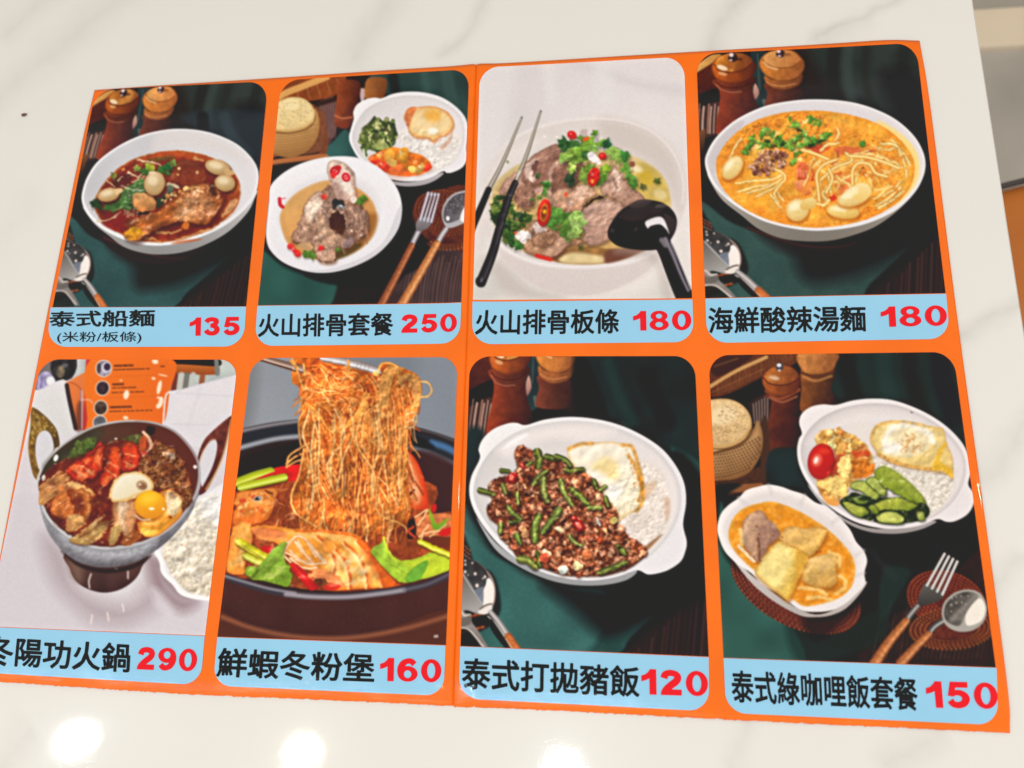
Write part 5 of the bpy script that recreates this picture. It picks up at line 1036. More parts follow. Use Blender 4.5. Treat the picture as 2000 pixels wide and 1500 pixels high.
bleaf([(1280,540),(1370,480),(1390,430),(1420,520),(1480,600),(1560,630),(1700,600),(1800,560),(1945,590),(1950,710),(1860,760),(1700,790),(1570,820),(1500,800),(1420,720),(1340,640)],(158,196,64),(170,200,50),[[(1300,550),(1440,650),(1600,760)],[(1400,500),(1450,640)],[(1640,700),(1580,810)],[(1700,640),(1840,640),(1940,640)]])
P([(1480,610),(1570,640),(1700,610),(1820,570),(1940,600),(1945,700),(1760,770),(1640,700)],(204,216,50),soft=20,a=.75); P([(1580,780),(1640,690),(1760,630),(1740,720),(1690,790),(1600,815)],(110,170,54),nz=((6,.1),),edge=((10,(80,130,40),.6),),soft=3); S([(1390,440),(1420,540),(1490,630)],10,(206,220,60),soft=3)
P([(1640,340),(1700,250),(1960,240),(1960,420),(1800,460),(1690,440)],(214,120,70),nz=((7,.2),),soft=5); P([(1600,300),(1650,280),(1660,420),(1590,440)],(34,24,28),nz=((6,.3),),soft=5); P([(1860,380),(1960,350),(1960,410),(1870,420)],(206,30,30),soft=3); P([(1690,430),(1960,430),(1960,520),(1820,500)],(110,50,30),soft=6)
for p in [[(1690,430),(1770,330)],[(1780,430),(1920,320)],[(1730,400),(1860,370)],[(1660,260),(1760,200),(1680,330)],[(1700,460),(1730,380)]]: S(p,9,jit((246,206,150),.06),dark=(206,120,70),soft=2)
stalk([(1700,470),(1800,520),(1950,580)],24,(226,220,40),(170,170,20),(246,244,140)); P([(1770,190),(1810,260),(1840,320),(1940,270),(1900,330),(1840,370),(1800,340)],(150,196,40),c2=(110,150,40),soft=3); E(1818,185,20,38,10,(206,24,30),soft=3); S([(1640,340),(1600,380),(1650,430)],10,(206,70,40),soft=3)
grain(cur,((10,.08),(26,.12)))
warp([(100,40),(1960,240),(1960,720),(1470,850),(700,880),(60,720)],1.2,6)
# pot front
P([(-60,760),(48,740),(140,770),(300,810),(460,860),(640,885),(820,900),(1080,900),(1300,880),(1500,850),(1700,800),(1940,715),(2100,640),(2100,1600),(-60,1600)],(78,42,38),c2=(58,32,32),ang=95,nz=((40,.05),(3,.02)),soft=2)
S([(-60,750),(48,770),(200,820),(400,880),(640,922),(900,935),(1100,935),(1400,900),(1700,850),(1960,750)],28,(58,52,60),soft=10); S([(40,760),(200,808),(420,868),(640,905)],11,(150,146,156),soft=8,a=.8); S([(560,915),(800,938),(1100,938),(1400,905),(1560,880)],18,(166,156,164),soft=12,a=.9); S([(1560,880),(1760,830),(1960,740)],12,(110,102,112),soft=10,a=.7)
P([(-60,1060),(300,1220),(800,1300),(1300,1260),(1960,1060),(1960,1600),(-60,1600)],(86,44,34),soft=10,a=.8); S([(20,1110),(300,1210),(640,1275),(1000,1290),(1300,1260),(1600,1200),(1940,1100)],16,(156,92,62),soft=18,a=.85)
for x,y in inside([(100,950),(1900,950),(1900,1250),(100,1250)],40): E(x,y,2.5,2.5,0,(120,90,88),soft=1.5,a=.6)
for i in range(4): S([(1822+i*8,1265),(1818+i*9,1282)],2.6,(236,230,226),soft=1.3)
S([(1846,1262),(1850,1275)],2.2,(236,230,226),soft=1.3)

view(440,690,.24); emboss(cur,((3,.3),(6,.6),(12,.5)),.13,gloss=.32,th=.9,tint=(255,206,140)); view(430,950,.23)
emboss([(60,720),(110,300),(300,30),(1100,400),(1470,800),(1300,870),(700,880)],((6,.4),(14,.6),(28,.6)),.07,gloss=.28,th=.82,tint=(255,226,170))
emboss([(1280,540),(1400,450),(1500,610),(1945,590),(1950,710),(1570,820)],((8,.5),(16,.5)),.05)
# ---- dish picture 7
rng = np.random.default_rng(49)
clip_panel(PANELS[6][0])
T7c = hom4([(1360,105.8),(1789,84),(1847,572.5),(1377.7,582.2)], [(918.4,696.8),(1356.6,695.4),(1384,1275),(900,1255)])
T7 = np.array([[.95,-.115,985.6-.95*1426+.115*169],[.03,1.26,739-.03*1426-1.26*169],[0,0,1]])
dark_table(T7c, 1.1, green=(50,92,88)); mills(T7, 1.08); spoon(T7, 1.08)
sv(880,680,.48)
P([(560,20),(1000,20),(1020,560),(900,420),(700,300),(520,250)],(26,38,38),nz=((40,.15),),soft=14)
P([(500,30),(560,60),(640,300),(520,300)],(24,24,26),soft=14,a=.9)
S([(640,60),(680,180),(740,300)],24,(40,62,58),soft=16,a=.5); S([(800,120),(880,300)],40,(22,28,30),soft=16,a=.8)
P([(900,400),(1020,470),(1030,540),(930,460)],(36,66,62),soft=8)
P([(900,430),(1040,560),(1060,900),(950,900)],(30,28,30),soft=12)
P([(60,360),(130,330),(140,420),(80,540),(60,700)],(30,44,46),soft=14)
P([(55,480),(80,560),(70,700),(55,720)],(18,18,20),soft=8)
P([(40,780),(60,640),(90,700),(200,860),(400,960),(640,1000),(560,1230),(300,1230),(170,1100)],(56,102,98),nz=((60,.12),(3,.03)),soft=14,a=.8)
P([(380,950),(700,980),(960,900),(1050,880),(1040,1000),(860,1080),(640,1170),(520,1080)],(20,19,22),soft=40,a=.95)
spoon(T7, 1.08)
sv(900,800,.2334)
body=[(72,700),(90,560),(160,410),(150,330),(190,240),(280,160),(400,115),(470,112),(545,130),(700,85),(900,62),(1100,75),(1300,120),(1500,205),(1680,325),(1800,470),(1870,620),(1885,780),(1860,960),(1890,1100),(1880,1180),(1840,1270),(1740,1340),(1640,1372),(1560,1378),(1470,1345),(1300,1400),(1100,1430),(900,1415),(700,1365),(500,1270),(330,1140),(200,990),(110,840)]
P(np.array(body)+(14,56),(18,22,24),soft=20,a=.7)
P([(130,900),(300,1120),(600,1320),(1000,1420),(1450,1340),(1400,1420),(1200,1468),(950,1468),(720,1420),(480,1310),(280,1160)],(182,186,190),c2=(150,150,152),soft=2)
P(body,(238,234,236),c2=(228,224,228),ang=20,soft=1.5)
well=[(108,700),(126,570),(190,430),(300,300),(450,200),(640,130),(880,96),(1100,106),(1290,148),(1480,230),(1640,340),(1760,480),(1826,620),(1842,780),(1806,930),(1730,1070),(1600,1210),(1440,1310),(1280,1362),(1090,1390),(900,1376),(710,1328),(520,1236),(355,1110),(230,965),(145,830)]
P(well,(212,206,206),c2=(234,224,222),ang=30,edge=((50,(196,194,196),.8),),soft=3,n=6)
P([(300,330),(460,220),(700,150),(1000,130),(1300,180),(1100,260),(800,240),(560,300),(400,400)],(236,226,224),soft=40,a=.85)
P([(350,330),(420,260),(520,205),(560,215),(430,300)],(248,246,248),soft=14,a=.8)
# rice
rice=[(1250,500),(1500,430),(1680,520),(1740,700),(1740,900),(1680,1060),(1560,1160),(1400,1100),(1280,960),(1240,700)]
P(rice,(232,220,212),nz=((12,.05),),soft=26)
for x,y in inside(rice,330):
    a=rng.uniform(0,3.14); L=rng.uniform(9,18); S([(x,y),(x+L*math.cos(a),y+L*math.sin(a))],5,jit([(244,236,230),(228,212,200),(206,186,172)][rng.integers(3)],.03),soft=2,a=.7)
P([(1700,740),(1750,760),(1740,900),(1715,930)],(206,172,146),soft=14,a=.7); P([(1560,1130),(1690,1040),(1640,1100),(1560,1180)],(150,96,60),soft=8,a=.8); P([(1540,640),(1640,600),(1600,700),(1530,760)],(214,178,146),soft=14,a=.7); P([(1380,900),(1480,860),(1560,950),(1460,1030),(1400,980)],(214,200,190),soft=12,a=.6)
# egg
egg=[(890,370),(920,310),(1050,280),(1200,270),(1300,272),(1430,305),(1470,380),(1490,470),(1520,560),(1535,680),(1525,780),(1490,840),(1400,880),(1290,970),(1330,900),(1240,780),(1180,660),(1120,570),(1000,530),(930,450)]
P(egg,(244,234,218),c2=(238,222,190),nz=((20,.03),),edge=((34,(206,146,60),.55),),soft=4)
P([(1100,480),(1200,400),(1300,440),(1320,560),(1240,600),(1140,560)],(240,212,140),soft=34,a=.75)
for p in [[(900,330),(1000,290),(1100,284)],[(1350,300),(1430,310),(1480,440),(1520,600),(1525,760),(1470,850)],[(1400,380),(1460,480),(1510,620)],[(1500,580),(1515,680),(1490,760)]]: S(p,14,(206,136,40),soft=12,a=.7,nz=((6,.3),))
for x,y in inside([(1380,330),(1470,420),(1520,700),(1480,800),(1440,600)],40): E(x,y,rng.uniform(5,16),rng.uniform(4,9),rng.uniform(0,180),(190,116,36),soft=5,a=.45)
E(1280,690,70,80,0,(252,248,244),soft=40,a=.8); E(1150,560,80,40,20,(250,246,240),soft=24,a=.8)
# stir-fried mince
mince=[(450,370),(490,300),(600,340),(700,400),(820,390),(920,460),(1060,540),(1150,620),(1220,760),(1310,860),(1320,960),(1400,1050),(1520,1130),(1560,1190),(1480,1270),(1380,1330),(1200,1380),(1000,1385),(850,1370),(660,1310),(480,1230),(420,1140),(330,1060),(310,960),(240,900),(220,820),(260,740),(230,640),(300,570),(430,540),(470,460)]
P(np.array(mince)+(0,14),(70,36,22),nz=((8,.3),),soft=12)
P(mince,(108,54,34),nz=((9,.35),(4,.2)),soft=8)
cm=[(200,124,88),(182,104,70),(214,148,110),(160,88,58),(222,162,124),(190,98,60)]
for i,(x,y) in enumerate(inside(mince,620)): lump(x,y,rng.uniform(14,32),cm,v=.14,hl=(240,196,160),sh=(52,22,12),sa=.55)
for x,y in inside(mince,60): E(x,y,rng.uniform(10,22),rng.uniform(6,12),rng.uniform(0,180),(44,22,16),soft=6,a=.6)
warp(mince,2.6,5,amp2=2,cell2=13)
grain(mince,((3,.16),(6,.18),(14,.12)))
def bean(p,w,c=(118,132,52)):
    S(np.array(p)+(6,12),w,(40,26,14),soft=8,a=.6); S(p,w,c,w2=w*.8,dark=np.array(c)*.5,hl=np.array(c)*1.35+12,hs=.1,soft=2,nz=((5,.14),))
for p,w in [([(640,360),(655,420),(650,470)],38),([(720,395),(790,410)],28),([(800,395),(870,420),(910,460)],26),([(880,510),(960,505),(1020,500)],24),([(340,510),(400,515)],20),([(160,675),(220,690),(270,705)],24),([(610,620),(650,560),(720,515)],24),([(690,590),(690,680),(720,760)],34),([(840,600),(860,690),(930,790)],26),([(930,670),(990,720),(1050,780)],32),([(820,840),(760,920),(690,1020)],34),([(400,820),(440,870),(490,910)],28),([(620,1080),(620,980),(650,890)],36),([(330,1020),(330,960)],24),([(500,1250),(560,1260),(620,1310)],36),([(640,1200),(660,1300)],22),([(910,1060),(950,1110),(1000,1140)],20),([(1110,600),(1130,650)],26),([(1170,670),(1210,640)],18),([(470,1060),(490,1110)],30),([(1170,1360),(1280,1320),(1380,1280)],28),([(1080,820),(1160,820)],26),([(350,640),(370,690)],22),([(560,460),(590,440)],16),([(1210,740),(1230,800)],22),([(420,940),(490,935)],20),([(470,700),(480,790)],18),([(1320,1150),(1370,1200)],26)]:
    bean(p,w,jit([(104,114,48),(88,96,42),(124,130,62)][rng.integers(3)],.08))
for x,y,r,ro in [(430,570,52,-40),(520,470,26,60),(990,970,58,50),(950,905,30,20)]:
    E(x+6,y+12,r,r*.8,ro,(50,14,10),soft=8,a=.7); E(x,y,r,r*.72,ro,(178,20,24),c2=(120,10,14),soft=2); E(x-4,y,r*.5,r*.36,ro,(226,110,90),soft=3); E(x-r*.3,y-r*.4,r*.25,r*.1,ro,(255,200,190),soft=3,a=.8)
for x,y,c in [(720,1200,(240,206,170)),(820,1000,(214,190,150)),(980,1310,(226,206,150)),(700,1240,(206,90,60)),(1060,1210,(206,110,70)),(850,1340,(220,226,220)),(1150,1080,(190,80,40)),(540,1040,(216,160,110)),(1280,930,(226,206,120))]: lump(x,y,44,[c],hl=(255,250,230),sh=(60,26,14))
for x,y in [(550,710),(810,680),(870,930),(1330,1160),(770,820)]: E(x,y,20,14,0,(24,18,14),soft=5,a=.8)
E(1150,940,12,40,-20,(226,232,236),soft=4,a=.8)

warp(mince,1.6,6,seed=2)
grain(mince,((3,.08),(8,.10)))
P([(880,150),(1000,120),(1200,130)],(236,230,228),soft=30,a=.01)

emboss(mince,((4,.5),(8,.8),(15,.5)),.15,gloss=.22,th=.9,tint=(250,206,170)); grain(mince,((60,.05),),1.08); emboss(rice,((4,.6),(9,.5)),.08); emboss(egg,((9,.4),(18,.6)),.05,gloss=.2,th=.8)
# ---- dish picture 8
rng = np.random.default_rng(56)
clip_panel(PANELS[7][0])
view(1370,680,.5068)
P([(-60,-60),(1400,-60),(1400,1400),(-60,1400)],(30,26,28),sm=0)
P([(500,-20),(1040,-20),(1100,500),(960,330),(800,210),(520,200)],(28,44,42),nz=((40,.15),),soft=16)
for x,w,c,a in [(560,30,(24,22,24),.8),(700,30,(40,60,56),.5),(800,26,(22,26,26),.8),(920,40,(24,24,32),.8)]: S([(x,20),(x+10,120),(x+50,260)],w,c,soft=16,a=a)
P([(20,30),(380,20),(360,60),(240,110),(40,190)],(92,48,28),nz=((3,.08),(14,.1)),soft=3)
for i in range(60): S([(60+i*5,185-i*2.4),(60+i*5+rng.uniform(-10,10),120-i*2)],1.2,jit((140,86,54),.2),soft=1.2,a=.4)
S([(30,150),(130,90),(250,35)],7,(196,146,90),soft=3); S([(40,170),(240,80)],1.6,(150,96,60),soft=1.5,a=.6)
P([(40,30),(200,25),(60,110)],(60,34,24),soft=5); S([(50,70),(140,40)],3,(120,80,60),soft=2,a=.6)
P([(130,190),(250,120),(260,180),(180,220)],(24,17,16),soft=6)
P([(180,220),(256,180),(262,300),(230,300)],(52,36,34),soft=4)
for i in range(6): S([(200+i*11,215-i*6),(204+i*10,290)],2,(176,150,140),soft=2,a=.8)
# mills
T8=np.array([[.52,0,1387-.52*880],[0,.52,0],[0,0,1.0]])
g=((3,.06),(10,.1))
P([(392,70),(505,70),(512,110),(500,160),(520,220),(390,250),(384,160)],(140,78,38),c2=(46,28,22),ang=5,nz=g,soft=3)
P([(372,20),(520,20),(518,60),(500,90),(440,102),(390,90)],(206,134,70),c2=(140,80,42),ang=8,nz=g,soft=2.5,edge=((10,(110,60,30),.6),)); S([(385,95),(440,110),(505,92)],4,(90,50,26),soft=2); S([(392,110),(440,126),(500,108)],5,(206,140,80),soft=3,a=.6)
P([(245,180),(268,200),(262,260),(250,330),(262,400),(370,400),(384,300),(372,200),(378,150)],(120,52,32),c2=(40,22,20),ang=5,nz=g,soft=3)
S([(250,165),(300,196),(376,160)],9,(140,70,42),dark=(70,32,22),soft=2); S([(262,190),(310,208),(368,186)],4,(190,110,76),soft=2,a=.6)
P([(236,140),(238,105),(265,75),(310,62),(355,75),(380,110),(380,140),(360,170),(310,186),(262,176)],(172,88,38),c2=(92,42,26),ang=15,nz=g,edge=((10,(70,30,18),.6),),soft=2)
P([(242,112),(265,82),(310,68),(355,82),(374,112),(340,134),(300,140),(262,132)],(190,110,50),c2=(120,60,32),ang=10,nz=g,soft=2); S([(240,114),(262,136),(305,143),(345,136),(376,114)],2.2,(80,36,20),soft=1.5); E(280,115,20,8,10,(244,214,180),soft=6,a=.7)
E(301,72,15,16,0,(70,64,70),soft=1.5); E(299,66,9,7,0,(226,216,220),soft=1.5); E(300,86,6,4,0,(210,196,190),soft=1.5)
E(312,330,60,30,0,(60,30,26),soft=10,a=.5)
# tray + pot, through the second picture's window
sv(1390,770,.2933)
P([(-60,560),(260,500),(380,470),(392,620),(-60,680)],(70,42,30),nz=((5,.12),),soft=3); P([(-60,625),(390,590),(392,640),(-60,655)],(140,86,52),soft=3); P([(330,190),(376,190),(392,600),(330,560)],(70,44,34),soft=3)
pot=[(-60,360),(80,362),(260,250),(300,170),(335,240),(340,340),(310,440),(250,520),(170,560),(90,572),(-60,560)]
P(pot,(206,164,112),c2=(150,104,62),ang=70,nz=((16,.06),),edge=((60,(110,70,40),.7),),soft=2)
for j in range(9):
    for i in range(19):
        x=-30+i*20+(j%2)*10; y=385+j*21-(x/330.)**2*110
        if x<330-max(0,(j-5))*26: E(x,y,4.5,8,24,(70,44,28),soft=2,a=.85)
lid=[(-60,60),(0,35),(100,30),(180,55),(240,110),(266,180),(255,260),(200,320),(100,360),(-60,365)]
P(np.array(lid)+(6,16),(96,62,34),soft=5,a=.8)
P(lid,(226,194,144),c2=(206,168,116),nz=((9,.06),(4,.04)),edge=((22,(176,130,76),.8),),soft=2)
P([(0,130),(60,80),(130,90),(170,140),(120,190),(20,200)],(240,216,172),soft=16,a=.8)
for x,y in inside([(0,320),(0,220),(60,60),(180,70),(245,180),(200,300)],120): S([(x,y),(x+rng.uniform(4,14),y+rng.uniform(-8,8))],1.8,(124,86,50),soft=1.2,a=.6)
S([(-20,345),(100,345),(200,300),(254,230)],9,(196,154,98),soft=3); S([(-20,362),(100,360),(210,312),(262,235)],3,(96,60,34),soft=2)
P([(390,380),(600,380),(640,560),(720,700),(560,620),(380,620)],(26,42,42),nz=((30,.15),),soft=10)
P([(40,700),(200,1150),(500,1500),(600,1800),(40,1800)],(46,84,76),nz=((50,.12),),soft=12)
P([(-40,650),(200,600),(60,720),(40,1000),(-20,1000)],(22,30,30),soft=12)
P([(880,860),(1200,920),(1500,840),(1720,780),(1760,1100),(1640,1300),(1300,1560),(900,1700),(700,1560),(1000,1380),(1040,1100)],(26,21,23),soft=22)
P([(1150,1150),(1330,1170),(1260,1330),(1150,1500),(1100,1380)],(28,50,46),soft=24,a=.8); S([(1050,1040),(1150,1150),(1220,1220)],30,(44,50,50),soft=14,a=.5)
P([(1200,1500),(1500,1300),(1900,1000),(1900,1800),(1000,1800)],(44,30,28),nz=((10,.1),),soft=6)
for i in range(26): S([(1130+i*30,1420+rng.uniform(-60,60)),(1070+i*30,1760)],rng.uniform(2,5),jit((78,56,48),.2),soft=3,a=.5)
P([(500,1500),(800,1560),(1100,1430),(1180,1560),(1020,1700),(600,1800)],(26,44,40),soft=30,a=.7)
# wicker mats
E(560,1280,470,260,28,(96,40,28),nz=((6,.2),),soft=3,edge=((40,(50,22,18),.7),))
wicker_ring(560,1280,470,260,28,.55,7,28,c=(146,66,44),d=(60,24,18),hl=(226,176,150))
P([(600,1500),(800,1440),(1000,1290),(1060,1330),(900,1500),(700,1640)],(28,20,20),soft=30,a=.75)
E(1560,1370,270,190,18,(96,38,24),nz=((6,.2),),soft=3); wicker_ring(1560,1370,270,190,18,.3,7,24,c=(150,64,36),d=(60,20,14))
E(1600,1560,280,130,-4,(90,40,26),nz=((6,.2),),soft=3); wicker_ring(1600,1560,290,140,-4,.55,4,24,c=(150,78,44))
# fork
S([(1370,1410),(1320,1470),(1290,1520)],20,(110,104,100),w2=20,dark=(60,56,54),hl=(190,184,180),hs=0,soft=2)
S([(1290,1515),(1180,1650),(1080,1800)],28,(176,104,58),w2=38,dark=(110,60,34),hl=(214,146,96),hs=.3,soft=2,nz=((4,.12),))
P([(1400,1290),(1430,1260),(1540,1320),(1520,1370),(1440,1400),(1390,1410),(1370,1380)],(96,90,86),c2=(56,52,50),soft=2)
for i in range(4):
    x=1548+i*28; S([(x,1064+i*17),(1432+i*34,1272+i*20)],10,(206,198,196),dark=(126,118,116),hl=(246,242,240),hs=.1,soft=1.5)
# spoon
S([(1590,1480),(1490,1540),(1440,1600)],22,(90,86,84),w2=20,dark=(50,46,46),hl=(200,196,192),hs=.2,soft=2)
S([(1440,1600),(1360,1680),(1260,1790)],26,(176,104,60),w2=36,dark=(110,58,32),hl=(210,144,98),hs=.3,soft=2,nz=((4,.12),))
P([(1530,1460),(1550,1380),(1620,1320),(1710,1300),(1790,1330),(1830,1420),(1810,1510),(1740,1570),(1640,1580),(1560,1540)],(166,160,154),soft=2)
P([(1544,1456),(1562,1390),(1626,1334),(1706,1314),(1770,1340),(1740,1400),(1690,1460),(1650,1540),(1590,1530),(1555,1500)],(66,60,56),c2=(110,104,98),ang=40,nz=((8,.2),),soft=4)
P([(1690,1470),(1740,1390),(1790,1360),(1820,1430),(1790,1510),(1700,1540)],(236,226,216),soft=4)
for i in range(9): E(1600+(i%4)*32+rng.uniform(-12,12),1350+(i//4)*44+rng.uniform(-12,12),rng.uniform(3,7),rng.uniform(3,5),rng.uniform(0,180),(226,216,210),soft=4,a=.75)
S([(1600,1500),(1660,1440),(1760,1340)],14,(150,142,136),soft=14,a=.6)
# rice dish
body=[(568,380),(580,300),(600,260),(582,190),(600,130),(660,85),(740,68),(826,72),(940,42),(1070,30),(1200,40),(1340,85),(1470,150),(1580,230),(1670,330),(1712,430),(1722,520),(1706,600),(1740,660),(1742,730),(1700,800),(1620,845),(1560,850),(1500,832),(1400,870),(1280,892),(1140,894),(980,860),(840,790),(730,700),(640,590),(585,480)]
P(np.array(body)+(10,40),(16,16,18),soft=20,a=.7)
P([(640,600),(840,800),(1100,896),(1480,842),(1420,890),(1300,922),(1180,930),(1040,915),(900,860),(740,740)],(196,188,186),c2=(150,142,142),soft=2)
P(body,(236,228,228),c2=(228,220,222),ang=20,soft=1.5)
P([(592,380),(604,310),(650,230),(740,150),(860,95),(1000,66),(1120,62),(1240,76),(1370,125),(1500,200),(1600,290),(1670,390),(1690,490),(1670,600),(1600,720),(1480,815),(1370,850),(1260,868),(1140,866),(990,832),(860,768),(750,680),(662,574),(608,470)],(210,200,200),c2=(228,218,218),ang=30,edge=((36,(190,182,184),.8),),soft=2.5,n=6)
P([(640,330),(740,210),(900,130),(1100,110),(1400,180),(1200,200),(900,230),(740,300)],(232,224,222),soft=40,a=.8)
E(1330,122,9,4,20,(90,80,70),soft=1.5)
rice=[(1040,400),(1250,480),(1480,460),(1620,480),(1600,620),(1540,740),(1450,800),(1420,700),(1300,560),(1100,480)]
P(rice,(222,212,200),nz=((10,.06),),soft=16); P([(900,230),(1060,200),(1080,420),(960,380)],(228,218,212),soft=20,a=.9)
for x,y in inside(rice,260):
    a=rng.uniform(0,3.14); L=rng.uniform(8,15); S([(x,y),(x+L*math.cos(a),y+L*math.sin(a))],4.4,jit([(240,234,226),(220,208,194),(190,176,160)][rng.integers(3)],.03),soft=2,a=.7)
# egg
egg=[(1050,290),(1100,200),(1220,175),(1360,190),(1470,215),(1540,230),(1560,320),(1600,420),(1600,560),(1570,530),(1480,510),(1380,495),(1250,470),(1150,430),(1090,370)]
P(np.array(egg)+(4,16),(150,110,70),soft=8,a=.6)
P(egg,(232,206,142),c2=(226,194,120),nz=((14,.05),(4,.03)),edge=((30,(206,156,80),.6),),soft=2.5)
P([(1130,320),(1180,230),(1300,200),(1420,240),(1470,300),(1420,380),(1300,420),(1190,400)],(240,224,190),nz=((10,.04),),soft=14,a=.8)
S([(1150,330),(1200,225),(1320,205),(1430,250),(1470,310)],22,(246,238,222),soft=12,a=.9); E(1200,360,70,38,-10,(250,244,236),soft=20,a=.9)
for x,y in inside([(1230,290),(1330,250),(1420,330),(1380,400),(1260,400)],60): E(x,y,rng.uniform(5,14),rng.uniform(3,7),rng.uniform(0,180),(196,130,60),soft=4,a=.45)
S([(1060,290),(1110,210),(1250,185),(1400,205)],10,(206,160,90),soft=6,a=.6,nz=((6,.3),)); S([(1100,400),(1220,455),(1380,490),(1480,500)],12,(206,152,76),soft=6,a=.7,nz=((6,.3),))
P([(1480,440),(1540,330),(1560,340),(1520,440),(1590,500),(1600,560),(1540,510),(1470,500)],(226,176,50),soft=6,a=.9)
warp(egg,1.6,7)
# scramble and tomato
sc=[(690,290),(740,240),(850,235),(960,290),(1040,360),(1080,440),(1070,520),(960,560),(900,640),(860,700),(760,700),(700,590),(760,520),(840,420),(760,340),(700,320)]
P(sc,(226,170,90),nz=((9,.18),(4,.1)),soft=5)
for x,y in inside(sc,150): lump(x,y,rng.uniform(14,34),[(240,196,110),(228,166,76),(250,216,146),(206,120,50),(246,190,96)],hl=(255,240,200),sh=(130,60,20),sa=.4)
P([(920,440),(1000,430),(1080,470),(1060,540),(960,560),(930,500)],(206,116,36),nz=((8,.2),),soft=8); P([(930,380),(1020,370),(1050,400),(960,420)],(196,70,30),soft=8,a=.9); P([(840,400),(900,410),(860,520),(800,560),(790,500)],(170,50,24),soft=10,a=.8)
P([(690,590),(760,570),(830,540),(900,620),(880,690),(760,640)],(244,206,120),nz=((8,.08),),soft=5); P([(840,460),(900,400),(930,470),(900,570),(850,540)],(246,206,126),nz=((6,.1),),soft=5); P([(740,680),(800,690),(850,720),(830,745),(770,730)],(230,160,80),soft=4)
warp(sc,3,7,amp2=2,cell2=16)
E(735,455,95,122,8,(120,16,12),soft=10,a=.5); E(728,448,88,118,8,(214,32,22),c2=(176,22,16),ang=60,nz=((20,.05),),edge=((30,(150,16,12),.7),),soft=2); E(700,440,30,40,20,(240,130,110),soft=16,a=.9); E(694,440,12,22,20,(255,240,236),soft=6,a=.95); E(750,380,40,20,0,(230,70,50),soft=14,a=.7)
# cucumber
cu=[(850,720),(920,580),(1000,560),(1100,550),(1150,490),(1260,540),(1400,680),(1430,780),(1400,840),(1250,866),(1080,850),(940,800)]
P([(850,720),(930,660),(1050,680),(1400,720),(1435,820),(1250,866),(1080,850),(940,800)],(40,50,22),nz=((6,.3),),soft=5)
def cuke(pts,c,c2,rim=(40,60,20)):
    P(np.array(pts)+(6,14),(24,30,14),soft=8,a=.6); P(pts,c,c2=c2,ang=60,nz=((9,.07),(4,.05)),edge=((16,rim,.75),),soft=2)
cuke([(915,600),(980,575),(1060,590),(1120,660),(1080,700),(990,650),(930,630)],(196,200,100),(160,170,70)); cuke([(1020,570),(1100,550),(1160,620),(1150,680),(1080,640)],(180,190,96),(150,160,70))
cuke([(870,720),(960,730),(1040,780),(1000,820),(920,790)],(190,190,90),(146,156,56)); cuke([(1060,780),(1140,700),(1280,690),(1380,730),(1300,780),(1160,770)],(180,182,70),(120,136,40)); cuke([(1100,800),(1200,780),(1280,820),(1260,862),(1110,850)],(206,206,110),(180,186,84)); cuke([(920,690),(1000,700),(1060,720),(980,730)],(150,160,70),(100,120,40)); cuke([(1360,800),(1400,780),(1420,830),(1380,840)],(196,196,110),(150,160,70)); cuke([(1040,750),(1090,740),(1110,790),(1070,800)],(150,156,60),(110,126,40))
cuke([(1080,520),(1140,480),(1230,520),(1330,600),(1410,690),(1420,730),(1320,710),(1200,650),(1120,600)],(146,160,52),(112,128,38),(80,96,24)); S([(1150,500),(1250,560),(1380,690)],26,(164,174,72),soft=14,a=.6)
for x,y in inside(cu,40): E(x,y,rng.uniform(3,8),rng.uniform(2,4),rng.uniform(0,180),(236,238,206),soft=2,a=.6)
warp(cu,2,8)
# curry bowl
cb=[(36,890),(60,800),(110,740),(180,690),(230,640),(310,615),(380,602),(460,615),(530,640),(620,670),(690,720),(770,750),(850,820),(920,900),(960,980),(1010,1040),(1034,1110),(1015,1190),(1020,1260),(960,1330),(880,1400),(790,1440),(690,1450),(600,1440),(520,1390),(440,1330),(340,1270),(260,1190),(170,1130),(90,1050),(50,960)]
P(np.array(cb)+(14,50),(24,14,12),soft=22,a=.8)
P([(60,980),(260,1200),(600,1440),(800,1440),(1020,1250),(1000,1310),(900,1420),(800,1470),(690,1484),(580,1470),(400,1370),(240,1230)],(214,204,200),c2=(176,166,162),soft=2)
P(cb,(240,232,230),c2=(230,222,222),ang=40,soft=1.6)
P([(70,880),(130,770),(240,680),(390,640),(560,680),(720,770),(860,880),(960,1040),(990,1130),(960,1260),(860,1360),(720,1415),(600,1400),(440,1290),(250,1150),(110,1010)],(224,214,212),edge=((40,(236,228,226),.8),),soft=8)
for p in [[(180,690),(240,740)],[(380,605),(400,660)],[(620,672),(590,740)],[(850,820),(800,860)],[(1010,1040),(950,1080)],[(1016,1190),(960,1210)]]: S(p,12,(206,196,196),soft=10,a=.5)
cs=[(110,930),(140,830),(210,760),(300,730),(400,715),(520,750),(640,810),(760,890),(870,990),(940,1090),(955,1180),(930,1280),(860,1350),(740,1395),(620,1412),(540,1370),(420,1290),(300,1190),(190,1090),(130,1010)]
P(cs,(226,142,34),c2=(220,132,30),nz=((24,.05),(6,.04)),edge=((40,(240,180,80),.6),),mix=(((240,170,70),9,.4,4,.5),),soft=3)
def chunk(pts,c,c2,e=(170,110,40),**k):
    P(np.array(pts)+(8,20),(150,80,16),soft=12,a=.6); P(pts,c,c2=c2,nz=((16,.06),(4,.04)),edge=((26,e,.6),),soft=2.5,**k)
chunk([(200,880),(240,800),(330,775),(380,830),(440,890),(450,960),(380,1010),(330,1110),(290,1110),(220,1020),(190,960)],(206,166,136),(160,116,92),(140,86,50),ang=20)
